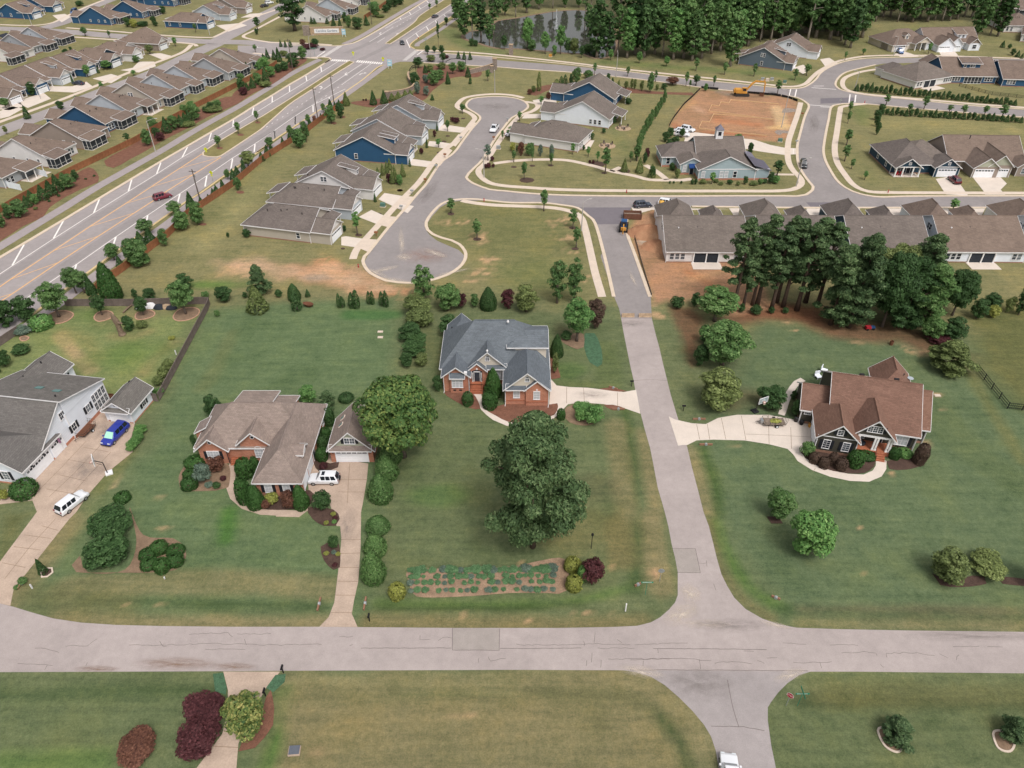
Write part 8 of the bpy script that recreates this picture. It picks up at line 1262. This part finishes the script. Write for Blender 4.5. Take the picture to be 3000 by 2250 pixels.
# vegetable rows
bed('T7: 1760,245 1900,245 2212,235 T8: 100,215 230,205 235,340 150,350 0,350 T7: 2000,365 1800,365 1770,310',mat('garden_loam','#9a806a',.25,.8,fine=.3,fscale=5),.03,'garden_soil');gi = 0
for ry,n,sz in ((256,27,1.2),(283,22,.85),(308,22,.85),(342,21,.85)):
    for i in range(n):
        x = 1775 + 640 * (i + rnd.uniform(-.15,.15)) / n;y = ry + rnd.uniform(-3,3) - (x - 1775) * .012
        if rnd.random() < .07: continue
        p = rp('T7',x,y);s_ = sz * rnd.uniform(.6,1.1);wh = 'from the left in the %s vegetable row' % ('back','second','third','front')[(256,283,308,342).index(ry)];e_ = plant('shrub',p,.42 * s_,.72 * s_,'plant',rnd.choice(('leaf_vegetable','leaf_vegetable','leaf_grey')),cat='vegetable',group='vegetable rows',name='vegetable_plant');ROWS.setdefault(('plant',wh),[]).append(e_)
sheet('ground_cover',S(pts('T5','1580,500 1640,500 1685,600 1690,700 1660,720 1610,690 1575,600'),True),.02,mat('ground_ivy','#4c6b50',.25,1.5,fine=.4,fscale=8),kind='structure');sheet('ground_cover',S(pts('T7','920,700 965,695 980,760 975,790 930,775'),True),.04,'ground_ivy');sheet('ground_cover',S(pts('T7','1150,760 1190,705 1235,700 1230,735 1180,780'),True),.04,'ground_ivy')
# ------------------------------------------------------------------ odds and ends
def mbox(reg,x,y,label,rz=0):
    e = empty('mailbox',rp(reg,x,y),R(rz),label=label,cat='mailbox');MB().box(-.05,.05,-.05,.05,0,1.05).build('post','black_metal',e);b_ = MB();b_.box(-.11,.11,-.3,.3,1.05,1.2);b_.tube([(0,-.3,1.2),(0,.3,1.2)],.11,8);b_.build('box','black_metal',e)
for a in (('T5',1880,845,'black mailbox at the grey-roofed house driveway',90),('T7',1225,695,'mailbox at the nearest driveway mouth',0),('T7',1597,472,'mailbox at the long driveway mouth',0),('T6',3,1005,'mailbox left of the right-hand driveway',90),('T7',1148,795,'small dark box beside the crape myrtle',0)): mbox(*a)
e = empty('yard_lamp',rp('T8',342,158),0,label='black lamp post on the lawn above the purple shrub',cat='lamp');MB().tube([(0,0,0),(0,0,2.6)],.05,6).build('post','black_metal',e);MB().lathe([(.08,2.6),(.16,2.65),(.18,2.95),(.05,3.1)],n=8).build('lantern','black_metal',e)
for a,h,lb in ((('T8',490,428),1.5,'white real estate post on the verge'),(('T4',455,822),1.6,'white post with red birdhouse in the yard'),(('T7',712,288),.35,'small white marker below the box ring'),(('T7',140,330),.8,'small white post near the left culvert'),(('T4',1143,640),1.0,'thin white post by the yard fence')):
    e = empty('marker_post',rp(*a),0,label=lb,cat='post');MB().box(-.07,.07,-.07,.07,0,h).build('post','trim_white',e)
    if 'red' in lb: MB().box(-.16,.16,-.16,.16,h,h + .35).build('birdhouse','paint_red',e)
def culvert(p,label):
    P = pts('D',p);e = empty('culvert_headwall',P[0],math.atan2(P[1].y - P[0].y,P[1].x - P[0].x),label=label,cat='culvert');L = (P[1] - P[0]).length;MB().box(0,L,-.1,.1,0,.3).build('headwall',mat('headwall_brick','#8a6653',.2,3),e);MB().lathe([(.22,0),(.22,.3)],n=12).build('pipe','galvanised',e,M=Matrix.Translation((L / 2,.1,.2)) @ RX)
for p,l in (('T7: 1372,428 1386,372','left brick culvert headwall of the long driveway'),('T7: 1572,425 1582,370','right brick culvert headwall of the long driveway'),('T6: 108,1225 192,1225','brick culvert headwall below the right driveway'),('T6: 65,1060 147,1060','brick culvert headwall above the right driveway'),('T7: 78,335 108,292','brick culvert headwall of the left driveway'),('T5: 1755,995 1835,995','brick culvert headwall below the short driveway'),('T8: 530,322 556,310','culvert mouth in the roadside ditch'),('T8: 1120,365 1158,380','culvert mouth right of the junction'),('T5: 1735,850 1790,868','brick culvert headwall above the short driveway')): culvert(p,l)
for a,l in ((('T5',253,492),'far square septic lid on the back lawn'),(('T5',253,528),'near square septic lid on the back lawn'),(('T6',1650,905),'pale square lid right of the brown-roofed house')): e = empty('access_lid',rp(*a),0,label=l,cat='lid');MB().box(-.5,.5,-.3,.3,0,.12).build('cover','concrete_new',e)
e = empty('utility_vault',rp('T7',1273,1035),R(4),label='grey square utility vault on the bottom lawn',cat='utility box');MB().box(-.62,.62,-.5,.5,0,.25).build('base','concrete_old',e);MB().box(-.55,.55,-.42,.5,.25,.32).build('cover',mat('vault_grey','#5b5f68',.1,3),e)
for i,(x,y) in enumerate((('T5',(1857,393)),('T5',(1968,393)))): e = empty('road_barrier',rp(x,*y),0,label=('left','right')[i] + ' concrete barrier closing the new road',cat='barrier');b_ = MB();P_ = [(-.3,0),(.3,0),(.2,.25),(.1,.75),(-.1,.75),(-.2,.25)];b_.v = [(-1.25,a,b) for a,b in P_] + [(1.25,a,b) for a,b in P_];b_.f = [(5,4,3,2,1,0),tuple(range(6,12))] + [(k,(k + 1) % 6,(k + 1) % 6 + 6,k + 6) for k in range(6)];b_.mi = [0] * 8;b_.build('block','stone_pale',e)
for reg,x,y,l,m in (('J',540,245,'green transformer box on the second cottage lawn','utility_green'),('T3',517,520,'left grey utility cabinet below the slate cottage','galvanised'),('T3',548,525,'pale utility pedestal below the slate cottage','trim_pink'),('T3',577,520,'right grey utility cabinet below the slate cottage','galvanised'),('T3',660,538,'dark green transformer by the curving street','utility_green'),('T3',630,918,'green utility box at the clay plot corner','utility_green'),('T2',1018,965,'grey utility box by the park corner','galvanised'),('T2',1355,368,'orange utility box on the pond verge','machine_yellow')): e = empty('utility_box',rp(reg,x,y),R(-10),label=l,cat='utility box');MB().box(-.75,.75,-.5,.5,0,.12).build('pad','concrete_new',e);MB().box(-.6,.6,-.4,.4,.12,1.0).build('cabinet',m,e)
for i,(reg,x,y) in enumerate((('J',222,1030),('J',1850,175),('T3',1178,668),('T3',1330,1248),('T2',1848,1248),('E',1440,505))): e = empty('fire_hydrant',rp(reg,x,y),0,label='red fire hydrant ' + ('beside the turning circle','at the grassy island kerb','at the upper junction','before the navy house','on the park verge','at the highway corner')[i],cat='hydrant');MB().lathe([(.18,0),(.18,.08),(.11,.1),(.11,.6),(.15,.62),(.12,.75),(.04,.85)],n=10).build('barrel','paint_red',e);MB().lathe([(.06,-.22),(.06,.22)],n=8).build('nozzles','trim_pink',e,M=Matrix.Translation((0,0,.5)) @ Matrix.Rotation(R(90),4,'Y'))
for i,(reg,x,y) in enumerate((('J',778,290),('J',455,630),('J',918,85),('T2',545,1185),('T2',615,1095),('T2',672,1022),('T2',775,912),('T2',988,910),('T2',1078,790),('T3',772,755),('T3',735,935))): e = empty('mailbox',rp(reg,x,y),R(77),label=nth(i) + ' new mailbox counted from the turning circle along the verges',cat='mailbox',group='mailboxes on the new verges');MB().box(-.06,.06,-.06,.06,0,.9).build('post','cedar_fence' if i % 2 else 'galvanised',e);MB().box(-.25,.25,-.4,.4,.9,1.25).build('box','cedar_fence' if i % 2 else 'galvanised',e)
# dead stump, fallen limb, tarped heap, planter, chairs, construction forms
e = empty('dead_stump',rp('T4',790,510),0,label='tall broken dead tree stump in the left yard',cat='stump');mat('deadwood','#83705f',.35,2.5,fine=.45,fscale=9,bump=.7);MB().tube([(.1,0,0),(0,0,.6),(-.1,.1,2.2),(-.2,.1,3.0),(-.4,.1,3.9),(-.6,.1,4.8)],[.75,.5,.48,.55,.4,.12],9).build('trunk','deadwood',e);MB().tube([(-.2,0,2.6),(.6,-.2,2.8),(1.1,-.3,2.7)],[.3,.28,.1],7).tube([(-.3,0,3.4),(-1.1,.1,3.5)],[.2,.06],6).build('limb','deadwood',e);e = empty('fallen_limb',rp('T4',800,372),0,label='pale fallen limb behind the dead stump',cat='log');d = rp('T4',858,322) - rp('T4',800,372);MB().tube([(0,0,.2),tuple(d * .5 + Vector((0,0,.35))),tuple(d + Vector((0,0,.25)))],[.16,.2,.12],7).build('log','deadwood',e)
e = empty('covered_heap',rp('T4',1030,335),0,label='heap under white and dark tarps by the yard fence',cat='heap')
for a,m in (((-3.4,-.2,.5),'trim_white'),((-1.6,.2,.9),'trim_white'),((.2,-.2,.8),'porch_dark'),((1.6,0,.7),'stone_pale'),((2.6,-.3,.6),'porch_dark')): b_ = MB();b_.lathe([(1.3,0),(1.15,.3),(.7,a[2]),(.1,a[2] + .1)],(a[0],a[1],0),9,1,.6);b_.build('tarp',m,e)
e = empty('boat_planter',rp('T4',2000,328),R(-20),label='rusty brown boat-shaped planter on the back lawn line',cat='planter');MB().lathe([(.15,0),(.7,.3),(.95,.75),(.85,.75),(.2,.35)],n=14,sx=1.3,sy=.7).build('bowl','rust',e)
for i,(reg,x,y) in enumerate((('T2',1722,945),('T2',1825,832))):
    c0 = rp(reg,x,y);sheet('paved_circle',[c0 + Vector((2.6 * math.cos(a * .52),2.6 * math.sin(a * .52),0)) for a in range(12)],.04,'stone_pale',.04);fp = empty('fire_pit',c0,0,label='round fire pit behind the ' + ('nearest','middle') + ' cottage' if False else 'round fire pit behind the ' + ('nearest','middle')[i] + ' right-hand cottage',cat='fire pit');MB().lathe([(.6,0),(.6,.4),(.45,.4),(.45,.1)],n=12).build('ring','stone_grey',fp)
    for k in range(4):
        a = .6 + k * 1.4;ch = empty('garden_chair',c0 + Vector((1.7 * math.cos(a),1.7 * math.sin(a),.04)),a + math.pi / 2,label='%s dark garden chair round the %s fire pit' % (nth(k),('near','far')[i]),cat='chair',group='fire pit chairs');pbox(ch,'seat','pole_wood',-.3,.3,-.3,.3,.33,.4);pbox(ch,'backrest','pole_wood',-.3,.3,-.36,-.3,.4,1.0)
        for sx in (-.27,.27):
            for sy in (-.27,.27): pbox(ch,'leg','pole_wood',sx - .04,sx + .04,sy - .04,sy + .04,0,.33)
mat('form_board','#c9a680',.1,3)
for i,p in enumerate(('K: 1590,355 1000,305 975,345 880,335 855,380 765,370 730,445 1120,490 1520,552','K: 1520,540 790,478 740,575 650,568 608,652 1000,700 1440,740')): P = pts('D',p);e = empty('foundation_form',P[0],0,label=('upper','lower')[i] + ' pale stepped board outline staked on the clay plot',cat='formwork');[MB().box(0,(b - a).length,-.06,.06,0,.35).build('board','form_board',e,M=Matrix.Translation(a - P[0]) @ Matrix.Rotation(math.atan2(b.y - a.y,b.x - a.x),4,'Z')) for a,b in zip(P,P[1:])]
for i,p in enumerate(('K: 1625,460 1640,410 1690,400 1790,415 1785,445 1700,455','K: 1530,690 1560,670 1720,680 1715,710 1630,705 1600,730 1560,720')): sheet('gravel_pad',S(pts('D',p),True),.03,'stone_grey')
# spoil heaps on the raw clay
for i,(reg,x,y,rx,ry,h) in enumerate((('T5',1990,-150,5.5,4,2.2),('T5',2080,-60,5,3.5,1.6))):
    b_ = MB();n = 22;c0 = rp(reg,x,y);rings = 8
    for j in range(rings + 1):
        f = j / rings
        for k in range(n): a = 6.283 * k / n;q = 1 + .22 * mnoise.noise(Vector((math.cos(a) * 2 + i * 5,math.sin(a) * 2,f * 3)));b_.v.append((rx * (1 - f) * q * math.cos(a),ry * (1 - f) * q * math.sin(a),h * (f ** .8) * (1 + .25 * mnoise.noise(Vector((a,f * 4,i))))))
    for j in range(rings):
        for k in range(n): b_.f.append((j * n + k,j * n + (k + 1) % n,(j + 1) * n + (k + 1) % n,(j + 1) * n + k));b_.mi.append(0)
    o = b_.build('spoil_heap','bare_clay',None,True,label=('larger clay spoil heap beside the backhoe','lower clay spoil heap below the larger one','flat rubble heap left of the turning circle')[i],cat='heap');o.location = c0
# bins and garden kit at the brown-roofed house
for reg,x,y,m,l in (('HR',195,885,'black_metal','dark round bin at the garage corner'),('HR',300,915,'machine_yellow','orange cooler beside the garage door'),('HR',130,850,'steel_dark','push mower behind the trailer')): e = empty('yard_item',rp(reg,x,y),R(20),label=l,cat='bin');MB().lathe([(.28,0),(.34,.5),(.36,.75),(.2,.85)],n=12).build('body',m,e);MB().lathe([(.37,.75),(.1,.9)],n=12).build('lid','plastic_dark',e)
for i,(x,y) in enumerate(((400,320),(470,245))): e = empty('patio_furniture',rp('HR',x,y),R(15 + 40 * i),label=('white patio lounger','white patio chair')[i] + ' behind the brown-roofed house',cat='chair');pbox(e,'seat','vinyl_white',-.5,.5,-.5,.5,.35,.45);pbox(e,'backrest','vinyl_white',-.5,.5,.45,.55,.45,1.2);[pbox(e,'leg','vinyl_white',a - .05,a + .05,b - .05,b + .05,0,.35) for a in (-.45,.45) for b in (-.45,.45)]
e = empty('garden_cart',rp('T6',1210,475),R(5),label='orange and blue toy cart under the thicket',cat='cart');MB().box(-.9,.1,-.4,.4,.25,.75).build('tub','paint_red',e);MB().box(.1,.9,-.3,.3,.3,.65).build('nose','machine_blue',e);[MB().lathe([(.08,-.08),(.22,-.08),(.22,.08),(.08,.08)],n=10).build('wheel','tyre_rubber',e,M=Matrix.Translation((a,b,.22)) @ RX) for a in (-.6,.6) for b in (-.42,.42)]
e = empty('burn_barrel',rp('T6',1350,575),R(0),label='tilted rusty barrel on the right back lawn',cat='barrel');MB().lathe([(.32,0),(.34,.4),(.32,.85),(.28,.85),(.28,.1)],n=14).build('drum','rust',e)
# ------------------------------------------------------------------ number the plants of each row as the photograph shows them, left to right
for (nm,wh),L in ROWS.items():
    L.sort(key=lambda o: px_of(o.location)[0])
    for i,o in enumerate(L): o['label'] = ('%s %s %s' % (nth(i),nm,wh)) if len(L) > 1 else nm + ' ' + wh.replace('from the left ','').replace('from the far left ','')
bpy.context.view_layer.update()
